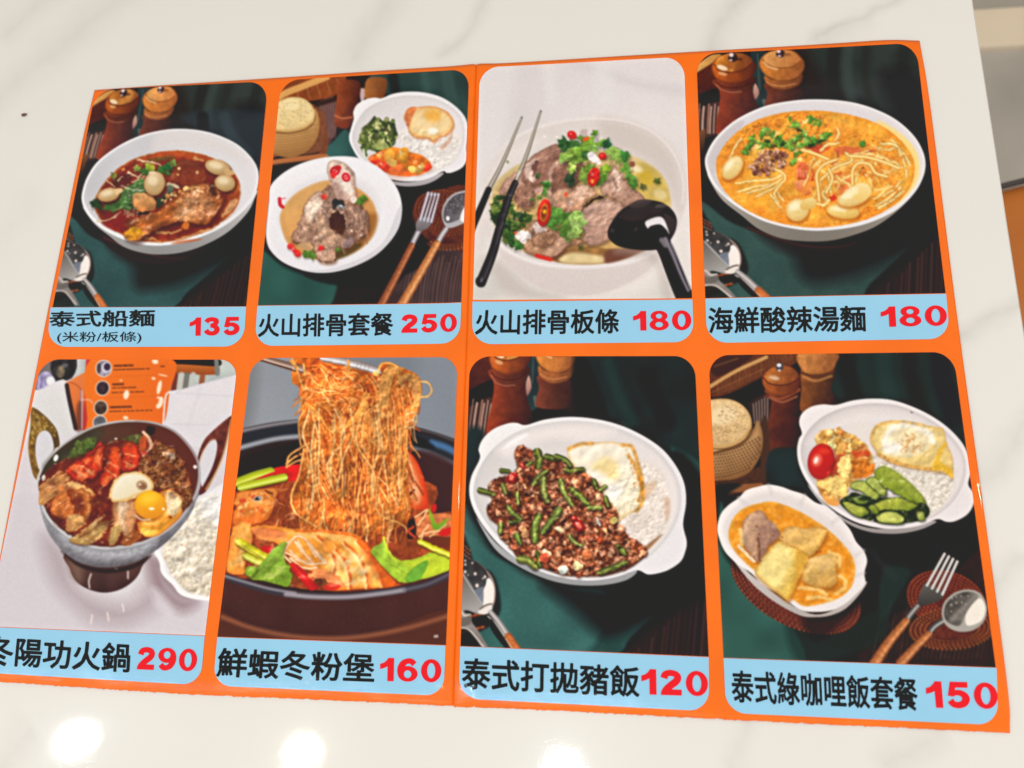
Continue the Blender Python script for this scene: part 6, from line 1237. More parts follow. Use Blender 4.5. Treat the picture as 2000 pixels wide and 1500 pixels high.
P([(320,880),(400,850),(450,930),(380,1000),(330,1090),(310,990)],(156,116,100),nz=((6,.12),),soft=14,a=.8); S([(310,960),(320,1110)],9,(120,76,56),soft=5); S([(180,1010),(280,1115)],10,(240,220,190),soft=3)
chunk([(450,950),(510,880),(620,890),(740,885),(770,920),(700,1040),(640,1080),(560,1030),(470,990)],(232,186,112),(226,176,90),ang=60)
chunk([(290,1170),(370,1060),(440,980),(520,1010),(640,1070),(620,1150),(560,1270),(510,1370),(430,1320),(310,1220)],(234,206,122),(226,186,86),ang=20)
P([(560,1050),(640,1080),(610,1160),(520,1360),(500,1360),(560,1180)],(216,156,50),soft=8,a=.7); P([(310,1180),(420,1010),(540,1060),(440,1290)],(240,220,150),soft=20,a=.7)
chunk([(600,1240),(640,1110),(720,1070),(800,1060),(850,1100),(830,1160),(840,1240),(780,1290),(680,1280)],(226,186,112),(196,146,70),ang=60); P([(640,1110),(760,1070),(810,1140),(740,1180)],(226,184,116),soft=10,a=.8)
for p in [[(780,1050),(850,1080),(850,1140)],[(850,1210),(890,1240),(880,1290),(830,1330)],[(580,1290),(700,1300),(760,1330)],[(640,1360),(720,1350),(800,1370)],[(190,900),(200,1000)]]: S(p,12,(244,206,130),soft=5,a=.8)
for x,y in [(700,1050),(720,1050),(300,880),(410,940),(310,930),(470,950)]: E(x,y,7,5,0,(130,50,20),soft=2,a=.8)
for x,y in inside(cs,60): E(x,y,rng.uniform(4,12),rng.uniform(3,6),rng.uniform(0,180),(248,196,110),soft=3,a=.4)
warp(cs,1.4,6)

grain(cs,((4,.04),(12,.04))); grain(cu,((3,.06),(8,.08))); grain(sc,((3,.07),(9,.07)))

emboss(sc,((4,.5),(10,.7)),.12,gloss=.18,th=.9); emboss(cu,((8,.5),(16,.5)),.08,gloss=.3,th=.78,tint=(240,250,210)); emboss(rice,((4,.6),(9,.5)),.08); emboss(egg,((6,.5),(14,.6)),.06,gloss=.2,th=.85); emboss(cs,((8,.4),(18,.6)),.05,gloss=.2,th=.8,tint=(255,230,170))
# ---- printing: a touch of blur and fine halftone grain over all pictures
CLIP[:] = 1
blur((slice(0, LH), slice(0, LW)), 1)
unsharp(9, .12); unsharp(2, .25)
CV *= 1 + (np.random.default_rng(2).normal(0, .012, (LH, LW, 1)) + .012 * vnoise(3)[..., None]).astype(np.float32)
# ---------------------------------------------------------------- helpers
def tag(o, label=None, cat=None, kind=None, group=None):
    for k, v in (('label', label), ('category', cat), ('kind', kind), ('group', group)):
        if v: o[k] = v
    return o
def link(name, me, mat=None, parent=None):
    o = bpy.data.objects.new(name, me); COL.objects.link(o)
    if mat: me.materials.append(mat)
    if parent: o.parent = parent
    return o
def empty(name, loc):
    o = bpy.data.objects.new(name, None); o.location = loc; COL.objects.link(o); o.empty_display_size = .02
    return o
def mesh_np(name, V, F, smooth=True):
    me = bpy.data.meshes.new(name); V = np.asarray(V, np.float32); F = np.asarray(F, np.int32)
    me.vertices.add(len(V)); me.vertices.foreach_set('co', V.ravel())
    n = F.shape[1]; me.loops.add(F.size); me.loops.foreach_set('vertex_index', F.ravel())
    me.polygons.add(len(F)); me.polygons.foreach_set('loop_start', np.arange(0, F.size, n, dtype=np.int32)); me.polygons.foreach_set('loop_total', np.full(len(F), n, np.int32))
    me.update(calc_edges=True); me.validate()
    if smooth: me.polygons.foreach_set('use_smooth', np.ones(len(F), bool))
    return me
def grid_faces(nv, nu):
    i = np.arange((nv - 1) * (nu - 1)); r, c = i // (nu - 1), i % (nu - 1)
    a = r * nu + c
    return np.stack([a, a + nu, a + nu + 1, a + 1], 1)          # rows run away from the viewer's top: faces point up
def lin(c):
    c = np.asarray(c, np.float64)
    return np.where(c <= .04045, c / 12.92, ((c + .055) / 1.055) ** 2.4)
def node_mat(name):
    m = bpy.data.materials.new(name); m.use_nodes = True
    nt = m.node_tree; return m, nt, nt.nodes['Principled BSDF']
def N(nt, t, **kw):
    n = nt.nodes.new(t)
    for k, v in kw.items():
        if k in n.inputs: n.inputs[k].default_value = v
        else: setattr(n, k, v)
    return n
def ramp(nt, stops):
    r = nt.nodes.new('ShaderNodeValToRGB'); e = r.color_ramp.elements
    while len(e) < len(stops): e.new(.5)
    for q, (p, c) in zip(e, stops): q.position = p; q.color = (*c, 1)
    return r
def simple_mat(name, rgb, rough=.5, noise=0, scale=60, bump=0, bscale=300, coat=0, metallic=0):
    m, nt, b = node_mat(name); L = nt.links.new
    b.inputs['Roughness'].default_value = rough; b.inputs['Metallic'].default_value = metallic
    if coat: b.inputs['Coat Weight'].default_value = coat; b.inputs['Coat Roughness'].default_value = .08
    tc = nt.nodes.new('ShaderNodeTexCoord')
    n = N(nt, 'ShaderNodeTexNoise', Scale=scale, Detail=5.0); L(tc.outputs['Object'], n.inputs['Vector'])
    r = ramp(nt, [(.3, np.array(rgb) * (1 - noise)), (.7, np.minimum(np.array(rgb) * (1 + noise), 1))]); L(n.outputs['Fac'], r.inputs['Fac']); L(r.outputs['Color'], b.inputs['Base Color'])
    if bump:
        n2 = N(nt, 'ShaderNodeTexNoise', Scale=bscale, Detail=3.0); L(tc.outputs['Object'], n2.inputs['Vector'])
        bp = N(nt, 'ShaderNodeBump', Strength=bump, Distance=.001); L(n2.outputs['Fac'], bp.inputs['Height']); L(bp.outputs['Normal'], b.inputs['Normal'])
    return m

# layout units -> metres on the table plane
Rw = np.array(CAM_ROT); Cp = np.array(CAM_POS); ZS = .0012
def on_sheet(p, z=ZS):
    """measured layout position -> x, y of the flat sheet"""
    p = np.asarray(p, float).reshape(-1, 2)
    d = np.c_[(p[:, 0] - 1000) / 1444.2377, -(p[:, 1] - 750) / 1444.2377, -np.ones(len(p))] @ Rw.T
    t = (z - Cp[2]) / d[:, 2]
    return Cp[:2] + d[:, :2] * t[:, None]
def to_layout(xy, z=ZS):
    q = (np.c_[xy, np.full(len(xy), z)] - Cp) @ Rw
    return np.c_[1000 + 1444.2377 * q[:, 0] / -q[:, 2], 750 - 1444.2377 * q[:, 1] / -q[:, 2]]

# ---------------------------------------------------------------- materials
INK_GAIN, INK_LIFT = 1.0, .012
def ink(c):
    """printed tone -> ink albedo under the clear film"""
    return np.clip((lin(np.clip(c, 0, 1)) - INK_LIFT) / INK_GAIN, .002, .92)
def laminate(nt, b):
    """clear glossy laminate film with the faint waviness that breaks up lamp reflections"""
    L = nt.links.new
    b.inputs['Roughness'].default_value = .45; b.inputs['Specular IOR Level'].default_value = .0
    b.inputs['Coat Weight'].default_value = 1.0; b.inputs['Coat Roughness'].default_value = .035; b.inputs['Coat IOR'].default_value = 1.42
    tc = nt.nodes.new('ShaderNodeTexCoord')
    n = N(nt, 'ShaderNodeTexNoise', Scale=420.0, Detail=5.0, Roughness=.65); L(tc.outputs['Object'], n.inputs['Vector'])
    sx = nt.nodes.new('ShaderNodeSeparateXYZ'); L(tc.outputs['Object'], sx.inputs[0])
    mr = N(nt, 'ShaderNodeMapRange', interpolation_type='SMOOTHSTEP'); L(sx.outputs['Y'], mr.inputs['Value'])      # the film is crinkled along its lower cut edge
    for k, v in (('From Min', -.1375), ('From Max', -.147), ('To Min', .04), ('To Max', .5)): mr.inputs[k].default_value = v
    bp = N(nt, 'ShaderNodeBump', Distance=.0003); L(mr.outputs[0], bp.inputs['Strength']); L(n.outputs['Fac'], bp.inputs['Height'])
    L(bp.outputs['Normal'], b.inputs['Coat Normal'])
    sm = N(nt, 'ShaderNodeTexNoise', Scale=28.0, Detail=6.0, Roughness=.7); L(tc.outputs['Object'], sm.inputs['Vector'])   # handling smears in the gloss
    rr = N(nt, 'ShaderNodeMapRange'); L(sm.outputs['Fac'], rr.inputs['Value'])
    for k, v in (('From Min', .35), ('From Max', .7), ('To Min', .02), ('To Max', .05)): rr.inputs[k].default_value = v
    L(rr.outputs[0], b.inputs['Coat Roughness'])
def flat_print(name, rgb255, var=.03):
    m, nt, b = node_mat(name); L = nt.links.new; laminate(nt, b)
    c = ink(np.array(rgb255) / 255)
    tc = nt.nodes.new('ShaderNodeTexCoord'); n = N(nt, 'ShaderNodeTexNoise', Scale=35.0, Detail=4.0); L(tc.outputs['Object'], n.inputs['Vector'])
    r = ramp(nt, [(.3, c * (1 - var)), (.7, np.minimum(c * (1 + var), 1))]); L(n.outputs['Fac'], r.inputs['Fac']); L(r.outputs['Color'], b.inputs['Base Color'])
    return m
M_orange = flat_print('orange_print', (244, 114, 34), .06)
M_blue = flat_print('pale_blue_print', (150, 204, 234))
M_black = flat_print('black_ink', (20, 20, 22))
M_red = flat_print('red_ink', (232, 10, 40))
M_back = simple_mat('card_back', (.6, .58, .54), .5)
m, nt, b = node_mat('dish_print'); laminate(nt, b)
at = nt.nodes.new('ShaderNodeAttribute'); at.attribute_name = 'ink'; nt.links.new(at.outputs['Color'], b.inputs['Base Color']); M_dish = m

# grey veins of the marble pattern: end points measured in layout units, half width (m), strength
VEINS = [((-40, 215), (255, -20), .015, .5), ((20, 60), (150, -60), .012, .4), ((690, 120), (770, -30), .010, .55), ((860, 110), (965, -20), .006, .6), ((1385, 100), (1445, -20), .007, .75), ((1590, 80), (1760, -15), .005, .8),
         ((1600, 95), (1690, 30), .010, .4), ((1870, 660), (2020, 585), .006, .8), ((1890, 930), (2020, 820), .007, .55), ((1935, 1150), (2010, 1085), .006, .5), ((1440, 1520), (1475, 1400), .006, .5), ((1730, 1510), (1830, 1430), .007, .55), ((-30, 1520), (60, 1430), .012, .45), ((-30, 520), (60, 380), .020, .18)]
def marble():
    m, nt, b = node_mat('white_marble'); L = nt.links.new
    tc = nt.nodes.new('ShaderNodeTexCoord')
    def mth(op, a, c=None, clamp=False):
        n = nt.nodes.new('ShaderNodeMath'); n.operation = op; n.use_clamp = clamp
        for i, v in enumerate((a, c)):
            if v is None: continue
            if isinstance(v, (int, float)): n.inputs[i].default_value = v
            else: L(v, n.inputs[i])
        return n.outputs[0]
    nz = N(nt, 'ShaderNodeTexNoise', Scale=17.0, Detail=5.0, Roughness=.6); L(tc.outputs['Object'], nz.inputs['Vector'])
    sub = N(nt, 'ShaderNodeVectorMath', operation='SUBTRACT'); L(nz.outputs['Color'], sub.inputs[0]); sub.inputs[1].default_value = (.5, .5, .5)
    sc = N(nt, 'ShaderNodeVectorMath', operation='SCALE'); L(sub.outputs[0], sc.inputs[0]); sc.inputs['Scale'].default_value = .03
    ad = N(nt, 'ShaderNodeVectorMath', operation='ADD'); L(tc.outputs['Object'], ad.inputs[0]); L(sc.outputs[0], ad.inputs[1])
    n2 = N(nt, 'ShaderNodeTexNoise', Scale=42.0, Detail=6.0, Roughness=.65); L(tc.outputs['Object'], n2.inputs['Vector'])
    mott = mth('MULTIPLY_ADD', n2.outputs['Fac'], 1.5); nt.nodes[-1].inputs[2].default_value = -.05
    total = None
    for p0, p1, w, st in VEINS:
        a, c = on_sheet([p0, p1], 0); t = (c - a); Lh = np.linalg.norm(t) / 2; t = t / (2 * Lh); mid = (a + c) / 2
        d0 = N(nt, 'ShaderNodeVectorMath', operation='SUBTRACT'); L(ad.outputs[0], d0.inputs[0]); d0.inputs[1].default_value = (*mid, 0)
        dn = N(nt, 'ShaderNodeVectorMath', operation='DOT_PRODUCT'); L(d0.outputs[0], dn.inputs[0]); dn.inputs[1].default_value = (-t[1], t[0], 0)
        dt = N(nt, 'ShaderNodeVectorMath', operation='DOT_PRODUCT'); L(d0.outputs[0], dt.inputs[0]); dt.inputs[1].default_value = (t[0], t[1], 0)
        across = mth('POWER', mth('SUBTRACT', 1, mth('DIVIDE', mth('ABSOLUTE', dn.outputs['Value']), w * 1.35), True), 1.4)
        along = mth('MULTIPLY', mth('SUBTRACT', 1.25, mth('DIVIDE', mth('ABSOLUTE', dt.outputs['Value']), Lh), True), 3.0, True)
        v = mth('MULTIPLY', mth('MULTIPLY', across, along), st * .8)
        total = v if total is None else mth('MAXIMUM', total, v)
    fac = mth('MULTIPLY', total, mott, True)
    n4 = N(nt, 'ShaderNodeTexNoise', Scale=5.0, Detail=4.0); L(tc.outputs['Object'], n4.inputs['Vector'])
    r0 = ramp(nt, [(.3, (.735, .715, .675)), (.7, (.765, .745, .705))]); L(n4.outputs['Fac'], r0.inputs['Fac'])
    mx = N(nt, 'ShaderNodeMix', data_type='RGBA'); L(fac, mx.inputs[0]); L(r0.outputs['Color'], mx.inputs[6]); mx.inputs[7].default_value = (.50, .475, .45, 1); L(mx.outputs[2], b.inputs['Base Color'])
    b.inputs['Roughness'].default_value = .22; b.inputs['Specular IOR Level'].default_value = .12; b.inputs['Coat Weight'].default_value = .6; b.inputs['Coat Roughness'].default_value = .05
    n3 = N(nt, 'ShaderNodeTexNoise', Scale=1100.0, Detail=2.0); L(tc.outputs['Object'], n3.inputs['Vector'])
    bp = N(nt, 'ShaderNodeBump', Strength=.06, Distance=.0002); L(n3.outputs['Fac'], bp.inputs['Height']); L(bp.outputs['Normal'], b.inputs['Normal']); L(bp.outputs['Normal'], b.inputs['Coat Normal'])
    return m
M_marble = marble()
M_floor = simple_mat('grey_floor', (.47, .44, .395), .4, .14, 6)
M_wall = simple_mat('grey_wall', (.48, .465, .43), .7, .05, 3, .2, 80)
M_skirt = simple_mat('cream_step', (.82, .70, .54), .45, .04, 8)
M_leather = simple_mat('orange_leather', (.50, .145, .012), .42, .07, 25, .25, 600)
M_piping = simple_mat('dark_piping', (.03, .025, .025), .5, .1, 60)
M_steel = simple_mat('dark_steel', (.05, .05, .05), .35, .1, 40, metallic=.8)
M_crumb = simple_mat('brown_crumb', (.12, .06, .03), .8, .3, 900)

# ---------------------------------------------------------------- setting: floor, wall with skirting, table
def box_mesh(name, x0, x1, y0, y1, z0, z1, bev=0, seg=3):
    bm = bmesh.new(); bmesh.ops.create_cube(bm, size=1)
    for v in bm.verts: v.co = ((x0 + x1) / 2 + v.co.x * (x1 - x0), (y0 + y1) / 2 + v.co.y * (y1 - y0), (z0 + z1) / 2 + v.co.z * (z1 - z0))
    if bev: bmesh.ops.bevel(bm, geom=bm.edges[:], offset=bev, segments=seg, profile=.6, affect='EDGES')
    me = bpy.data.meshes.new(name); bm.to_mesh(me); bm.free()
    big = max(p.area for p in me.polygons)
    for p in me.polygons: p.use_smooth = False
    return me
FLOOR = -.74
tag(link('floor', box_mesh('floor', -3.2, 3.2, -2.6, .7067, FLOOR - .05, FLOOR), M_floor), kind='structure')
tag(link('step', box_mesh('step', -3.2, 3.2, .707, .7765, FLOOR - .05, FLOOR + .012, .002), M_skirt), kind='structure')
tag(link('wall', box_mesh('wall', -3.2, 3.2, .777, .90, FLOOR - .05, .9), M_wall), kind='structure')

tb = tag(empty('table', (-.35, -.02, FLOOR)), 'white marble-look table with faint grey veins, under the menu', 'table')
def child(name, me, mat, parent):
    o = link(name, me, mat, parent); o.matrix_parent_inverse = Matrix.Translation(-Vector(parent.location)); return o
child('table_top', box_mesh('table_top', -.96, .2362, -.36, .42, -.028, 0, .0022, 3), M_marble, tb)
for x in (-.88, .15):
    for y in (-.28, .34): child('leg', box_mesh('leg', x - .02, x + .02, y - .02, y + .02, FLOOR, -.0285, .003), M_steel, tb)

# ---------------------------------------------------------------- chair beside the table
def chair(loc, rz):
    r = tag(empty('chair', loc), 'orange padded chair with dark piping, beyond the right table edge', 'chair'); r.rotation_euler.z = rz
    def cushion(name, sx, sy, sz, bev):
        bm = bmesh.new(); bmesh.ops.create_cube(bm, size=1)
        for v in bm.verts: v.co = (v.co.x * sx, v.co.y * sy, v.co.z * sz)
        bmesh.ops.bevel(bm, geom=bm.edges[:], offset=bev, segments=5, profile=.5, affect='EDGES')
        me = bpy.data.meshes.new(name); bm.to_mesh(me); bm.free()
        for p in me.polygons: p.use_smooth = True
        return me
    def welt(name, hx, hy, rad, w):
        """a tube round a rounded rectangle"""
        cen = []
        for cx, cy, a0 in ((hx - rad, hy - rad, 0), (-hx + rad, hy - rad, 90), (-hx + rad, -hy + rad, 180), (hx - rad, -hy + rad, 270)):
            for k in range(7): a = math.radians(a0 + k * 15); cen.append((cx + rad * math.cos(a), cy + rad * math.sin(a), math.cos(a), math.sin(a)))
        V, F = [], []; s = 8; n = len(cen)
        for x, y, nx, ny in cen:
            for j in range(s): t = j / s * 6.2832; V.append((x + nx * w * math.cos(t), y + ny * w * math.cos(t), w * math.sin(t)))
        for i in range(n):
            for j in range(s): F.append((i * s + j, ((i + 1) % n) * s + j, ((i + 1) % n) * s + (j + 1) % s, i * s + (j + 1) % s))
        return mesh_np(name, V, F)
    st = link('seat', cushion('seat', .46, .46, .07, .022), M_leather, r); st.location.z = .415
    w = link('piping', welt('piping', .2285, .2285, .024, .0028), M_piping, st); w.location.z = .030
    bk = link('backrest', cushion('backrest', .05, .44, .40, .02), M_leather, r); bk.location = (.262, 0, .68); bk.rotation_euler.y = math.radians(9)
    w2 = link('piping', welt('piping', .197, .217, .022, .0028), M_piping, bk); w2.rotation_euler.y = math.radians(90); w2.location.x = -.020
    for x in (-.19, .19):
        for y in (-.19, .19):
            l = link('leg', cushion('leg', .028, .028, .38, .004), M_steel, r); l.location = (x, y, .19)
    for y in (-.14, .14):
        l = link('back_post', cushion('back_post', .022, .03, .22, .004), M_steel, r); l.location = (.2475, y, .43); l.rotation_euler.y = math.radians(6)
    return r
chair((.525, .030, FLOOR), math.radians(14))

# ---------------------------------------------------------------- menu geometry: layout units -> metres on the sheet
FT, FB = on_sheet([(930, 126.5), (884, 1379)])
def sheet_z(xy):
    """the sheet lies almost flat: slight waves, a creased fold and edges that droop to the table"""
    x, y = xy[:, 0], xy[:, 1]
    z = .0012 + .00018 * np.sin(x * 21 + 1.3) * np.sin(y * 16 + .4) + .00012 * np.sin(x * 47 + y * 23)
    fx = FT[0] + (FB[0] - FT[0]) * (y - FT[1]) / (FB[1] - FT[1])
    d = x - fx
    z += .0007 * np.exp(-(d / .008) ** 2) - .0007 * np.exp(-(d / .0007) ** 2)
    e = y + .1491                                        # distance from the bottom edge
    z -= .00019 * np.clip(1 - e / .0055, 0, 1) ** 2 + .0006 * np.exp(-(d / .009) ** 2) * np.clip(1 - e / .012, 0, 1) ** 2
    z += .00003 * np.clip(1 - e / .02, 0, 1) * np.sin(x * 60 + 1) 
    return np.maximum(z, .00035)
def curve(pts, n):
    """smooth curve through measured layout points, resampled evenly, on the sheet"""
    q = on_sheet(cat(np.array(pts, float), False, 12))
    s = np.r_[0, np.cumsum(np.linalg.norm(np.diff(q, axis=0), axis=1))]; t = np.linspace(0, s[-1], n)
    return np.c_[np.interp(t, s, q[:, 0]), np.interp(t, s, q[:, 1])]
def coons(top, bot, left, right):
    nu, nv = len(top), len(left); u = np.linspace(0, 1, nu)[None, :, None]; v = np.linspace(0, 1, nv)[:, None, None]
    return ((1 - v) * top[None] + v * bot[None] + (1 - u) * left[:, None] + u * right[:, None]
            - ((1 - u) * (1 - v) * top[0] + u * (1 - v) * top[-1] + (1 - u) * v * bot[0] + u * v * bot[-1]))
menu = tag(empty('menu', (0, 0, 0)), 'orange laminated fold-out menu with eight dish photos and prices', 'menu')
def page(name, top, bot, left, right, nu, nv):
    rs = np.random.default_rng(3)
    B = curve(bot, nu); B[:, 1] += rs.normal(0, .00012, nu)           # hand-cut lower edge
    g = coons(curve(top, nu), B, curve(left, nv), curve(right, nv)).reshape(-1, 2)
    z = sheet_z(g); V = np.c_[g, z]; F = grid_faces(nv, nu)
    ring = np.r_[np.arange(nu), np.arange(1, nv) * nu + nu - 1, (nv - 1) * nu + np.arange(nu - 2, -1, -1), np.arange(nv - 2, 0, -1) * nu]
    lo = np.c_[g[ring], np.maximum(z[ring] - .00028, .00005)]; k = len(V); r2 = np.roll(np.arange(len(ring)), -1)
    S_ = np.stack([ring, ring[r2], k + r2, k + np.arange(len(ring))], 1)
    return link(name, mesh_np(name, np.vstack([V, lo]), np.vstack([F, S_])), M_orange, menu)
top_l = [(184.6,175.8),(370,163),(555,150.5),(740,138.5),(930,126.5)]; top_r = [(930,126.5),(1140,114),(1350,101.5),(1560,88.5),(1640,83.5),(1733,78),(1796,79.5)]
left_e = [(184.6,175.8),(155.2,300),(79,680),(0,1088),(-47,1329)]; right_e = [(1796,79.5),(1819,220),(1878,680),(1962.5,1300),(1973,1432)]
fold = [(930,126.5),(921,380),(912.5,640),(903,880),(893,1140),(884,1379)]
bot_l = [(-47,1329),(0,1331),(180,1343),(400,1357),(640,1367),(884,1379)]; bot_r = [(884,1379),(1100,1388),(1400,1404),(1700,1419),(1973,1432)]
page('left_page', top_l, bot_l, left_e, fold, 200, 150)
page('right_page', top_r, bot_r, fold, right_e, 220, 150)

def panel_grid(q, r, nu, nv, up, dn):
    """grid over a printed panel with rounded corners (up: upper pair, dn: lower pair)"""
    q = np.array(q, float); w = np.linalg.norm(q[1] - q[0]); h = np.linalg.norm(q[3] - q[0])
    v = np.linspace(0, 1, nv)
    if up or dn:                                         # crowd rows into the rounded part
        rv = r / h; k = max(nv // 8, 12); a = np.sin(np.linspace(0, math.pi / 2, k)); arc = rv * (1 - np.cos(np.linspace(0, math.pi / 2, k)))
        mid = np.linspace(rv if up else 0, 1 - rv if dn else 1, nv - k * (up + dn) + 2)[1 if up else 0:-1 if dn else None]
        v = np.r_[arc if up else [], mid, (1 - arc[::-1]) if dn else []]
    ins = np.zeros(len(v)); rv, ru = r / h, r / w
    if up: t = np.clip(1 - v / rv, 0, 1); ins = np.maximum(ins, ru * (1 - np.sqrt(1 - t * t)))
    if dn: t = np.clip(1 - (1 - v) / rv, 0, 1); ins = np.maximum(ins, ru * (1 - np.sqrt(1 - t * t)))
    u = ins[:, None] + (1 - 2 * ins)[:, None] * np.linspace(0, 1, nu)[None]
    V = v[:, None] + 0 * u; U, V = u[..., None], V[..., None]
    p = (1 - U) * (1 - V) * q[0] + U * (1 - V) * q[1] + U * V * q[2] + (1 - U) * V * q[3]
    return p.reshape(-1, 2), len(v), nu
def sample(p):
    x = np.clip(p[:, 0], 0, LW - 1.01); y = np.clip(p[:, 1], 0, LH - 1.01)
    ix, iy = x.astype(int), y.astype(int); fx, fy = (x - ix)[:, None], (y - iy)[:, None]
    return CV[iy, ix] * (1 - fx) * (1 - fy) + CV[iy, ix + 1] * fx * (1 - fy) + CV[iy + 1, ix] * (1 - fx) * fy + CV[iy + 1, ix + 1] * fx * fy

TEXTS = [  # caption lines: (text, corner quad TL TR BR BL in layout units, kind)
 [('泰式船麵', [(97,608),(303,604),(302,638),(97,639)], 0), ('(米粉/板條)', [(112,648),(277,647.5),(276,671),(112,671.5)], 2), ('135', [(371,620.5),(469,619),(468,655),(370,656.5)], 1)],
 [('火山排骨套餐', [(506,613),(768,611),(768,656),(504,659)], 0), ('250', [(785,614.5),(893,613),(893,649),(784,650.5)], 1)],
 [('火山排骨板條', [(930,606),(1209,604),(1209,652),(928,655)], 0), ('180', [(1236,608),(1350,606),(1350.5,645),(1237,646)], 1)],
 [('海鮮酸辣湯麵', [(1383,600),(1690,597),(1692,648),(1384,652)], 0), ('180', [(1719,599.5),(1848,596),(1850,636.5),(1721,639)], 1)],
 [('冬陽功火鍋', [(-23,1241),(257,1257),(254,1314),(-29,1299)], 0), ('290', [(272,1263),(387,1267.5),(384,1312),(268,1307.5)], 1)],
 [('鮮蝦冬粉堡', [(428,1265),(733,1277.5),(731,1334),(422,1322)], 0), ('160', [(743,1284),(863,1287.5),(862,1333),(742,1330)], 1)],
 [('泰式打拋豬飯', [(904,1284),(1249,1301.5),(1249,1362),(902,1346)], 0), ('120', [(1252,1306),(1382,1311),(1383,1360),(1253,1356)], 1)],
 [('泰式綠咖哩飯套餐', [(1427,1308),(1790,1324),(1793,1389),(1430,1372)], 0), ('150', [(1806,1330),(1946,1333.5),(1949,1385),(1811,1382)], 1)],
]
DIGITS = {}
def _arc(cx, cy, rx, ry, a0, a1, n=24):
    t = np.radians(np.linspace(a0, a1, n)); return np.c_[cx + rx * np.cos(t), cy + ry * np.sin(t)]
def _ring(cx, cy, rx, ry, hx, hy):
    return [('add', _arc(cx, cy, rx, ry, 0, 360, 40)), ('cut', _arc(cx, cy + .0, rx - hx, ry - hy, 0, 360, 36))]
def _band(pts, hw):
    """flat-ended heavy stroke as a polygon"""
    p = cat(np.array(pts, float), False, 6); d = np.gradient(p, axis=0); d /= np.linalg.norm(d, axis=1)[:, None]
    nrm = np.c_[-d[:, 1], d[:, 0]]; hw = np.interp(np.linspace(0, 1, len(p)), np.linspace(0, 1, len(hw)), hw)[:, None]
    return np.vstack([p + nrm * hw, (p - nrm * hw)[::-1]])
# heavy grotesque numerals, x right, y down, height 1
DIGITS['0'] = (.84, [('add', _arc(.42, .5, .42, .5, 0, 360, 48)), ('cut', _arc(.42, .5, .165, .33, 0, 360, 36))])
DIGITS['1'] = (.60, [('add', np.array([(.36, 0), (.60, 0), (.60, 1), (.33, 1), (.33, .37), (.2, .44), (.02, .49), (.02, .27), (.18, .21), (.29, .11)]))])
DIGITS['2'] = (.84, [('add', _band([(.15, .34), (.21, .18), (.42, .12), (.62, .18), (.68, .31), (.6, .46), (.4, .62), (.22, .79), (.14, .93)], (.14, .125, .12, .13, .14, .14, .13, .12))), ('add', np.array([(.02, 1), (.03, .86), (.2, .77), (.82, .77), (.82, 1)]))])
DIGITS['3'] = (.84, [('add', _band([(.13, .27), (.22, .15), (.42, .115), (.60, .17), (.63, .28), (.55, .40), (.34, .455)], (.13, .12, .115, .13, .13, .12, .09))), ('add', _band([(.34, .465), (.58, .52), (.68, .68), (.6, .83), (.42, .885), (.22, .83), (.12, .70)], (.09, .12, .14, .13, .115, .12, .13)))])
DIGITS['5'] = (.84, [('add', np.array([(.16, 0), (.78, 0), (.78, .22), (.34, .22), (.30, .42), (.30, .56), (.05, .54)])), ('add', _band([(.14, .49), (.3, .42), (.5, .42), (.66, .53), (.69, .66), (.62, .80), (.44, .88), (.24, .85), (.13, .71)], (.10, .10, .11, .13, .14, .13, .12, .12, .13)))])
DIGITS['6'] = (.84, [('add', _arc(.43, .665, .41, .335, 0, 360, 48)), ('add', _band([(.70, .25), (.58, .13), (.42, .115), (.24, .22), (.145, .42), (.14, .62), (.2, .8)], (.12, .12, .115, .13, .14, .14, .12))), ('cut', _arc(.43, .68, .155, .165, 0, 360, 30))])
DIGITS['9'] = (.84, [(k, np.array((.84, 1.0)) - v) for k, v in DIGITS['6'][1]])
DIGITS['8'] = (.84, [('add', _arc(.42, .27, .37, .27, 0, 360, 40)), ('add', _arc(.42, .705, .42, .295, 0, 360, 44)), ('cut', _arc(.42, .275, .135, .12, 0, 360, 28)), ('cut', _arc(.42, .705, .165, .135, 0, 360, 28))])

def field_mesh(f, th=0.0):
    """filled mesh of the region f > th of a grid field (marching squares, interior rows merged); returns verts in grid units, faces"""
    h, w = f.shape; f = f - th; s = f > 0; V, F = [], []
    full = s[:-1, :-1] & s[:-1, 1:] & s[1:, :-1] & s[1:, 1:]; part = (s[:-1, :-1] | s[:-1, 1:] | s[1:, :-1] | s[1:, 1:]) & ~full
    def poly(p): k = len(V); V.extend(p); F.append(tuple(range(k, k + len(p))))
    for y in range(h - 1):
        xs = np.flatnonzero(np.diff(np.r_[0, full[y].astype(int), 0]))
        for a, b in zip(xs[::2], xs[1::2]): poly([(a, y), (a, y + 1), (b, y + 1), (b, y)])
    for y, x in zip(*np.nonzero(part)):
        c = [(x, y), (x, y + 1), (x + 1, y + 1), (x + 1, y)]; g = [f[q[1], q[0]] for q in c]; p = []
        for i in range(4):
            j = (i + 1) % 4
            if g[i] > 0: p.append(c[i])
            if (g[i] > 0) != (g[j] > 0): t = g[i] / (g[i] - g[j]); p.append((c[i][0] + (c[j][0] - c[i][0]) * t, c[i][1] + (c[j][1] - c[i][1]) * t))
        if len(p) >= 3: poly(p)
    return np.array(V, float), F
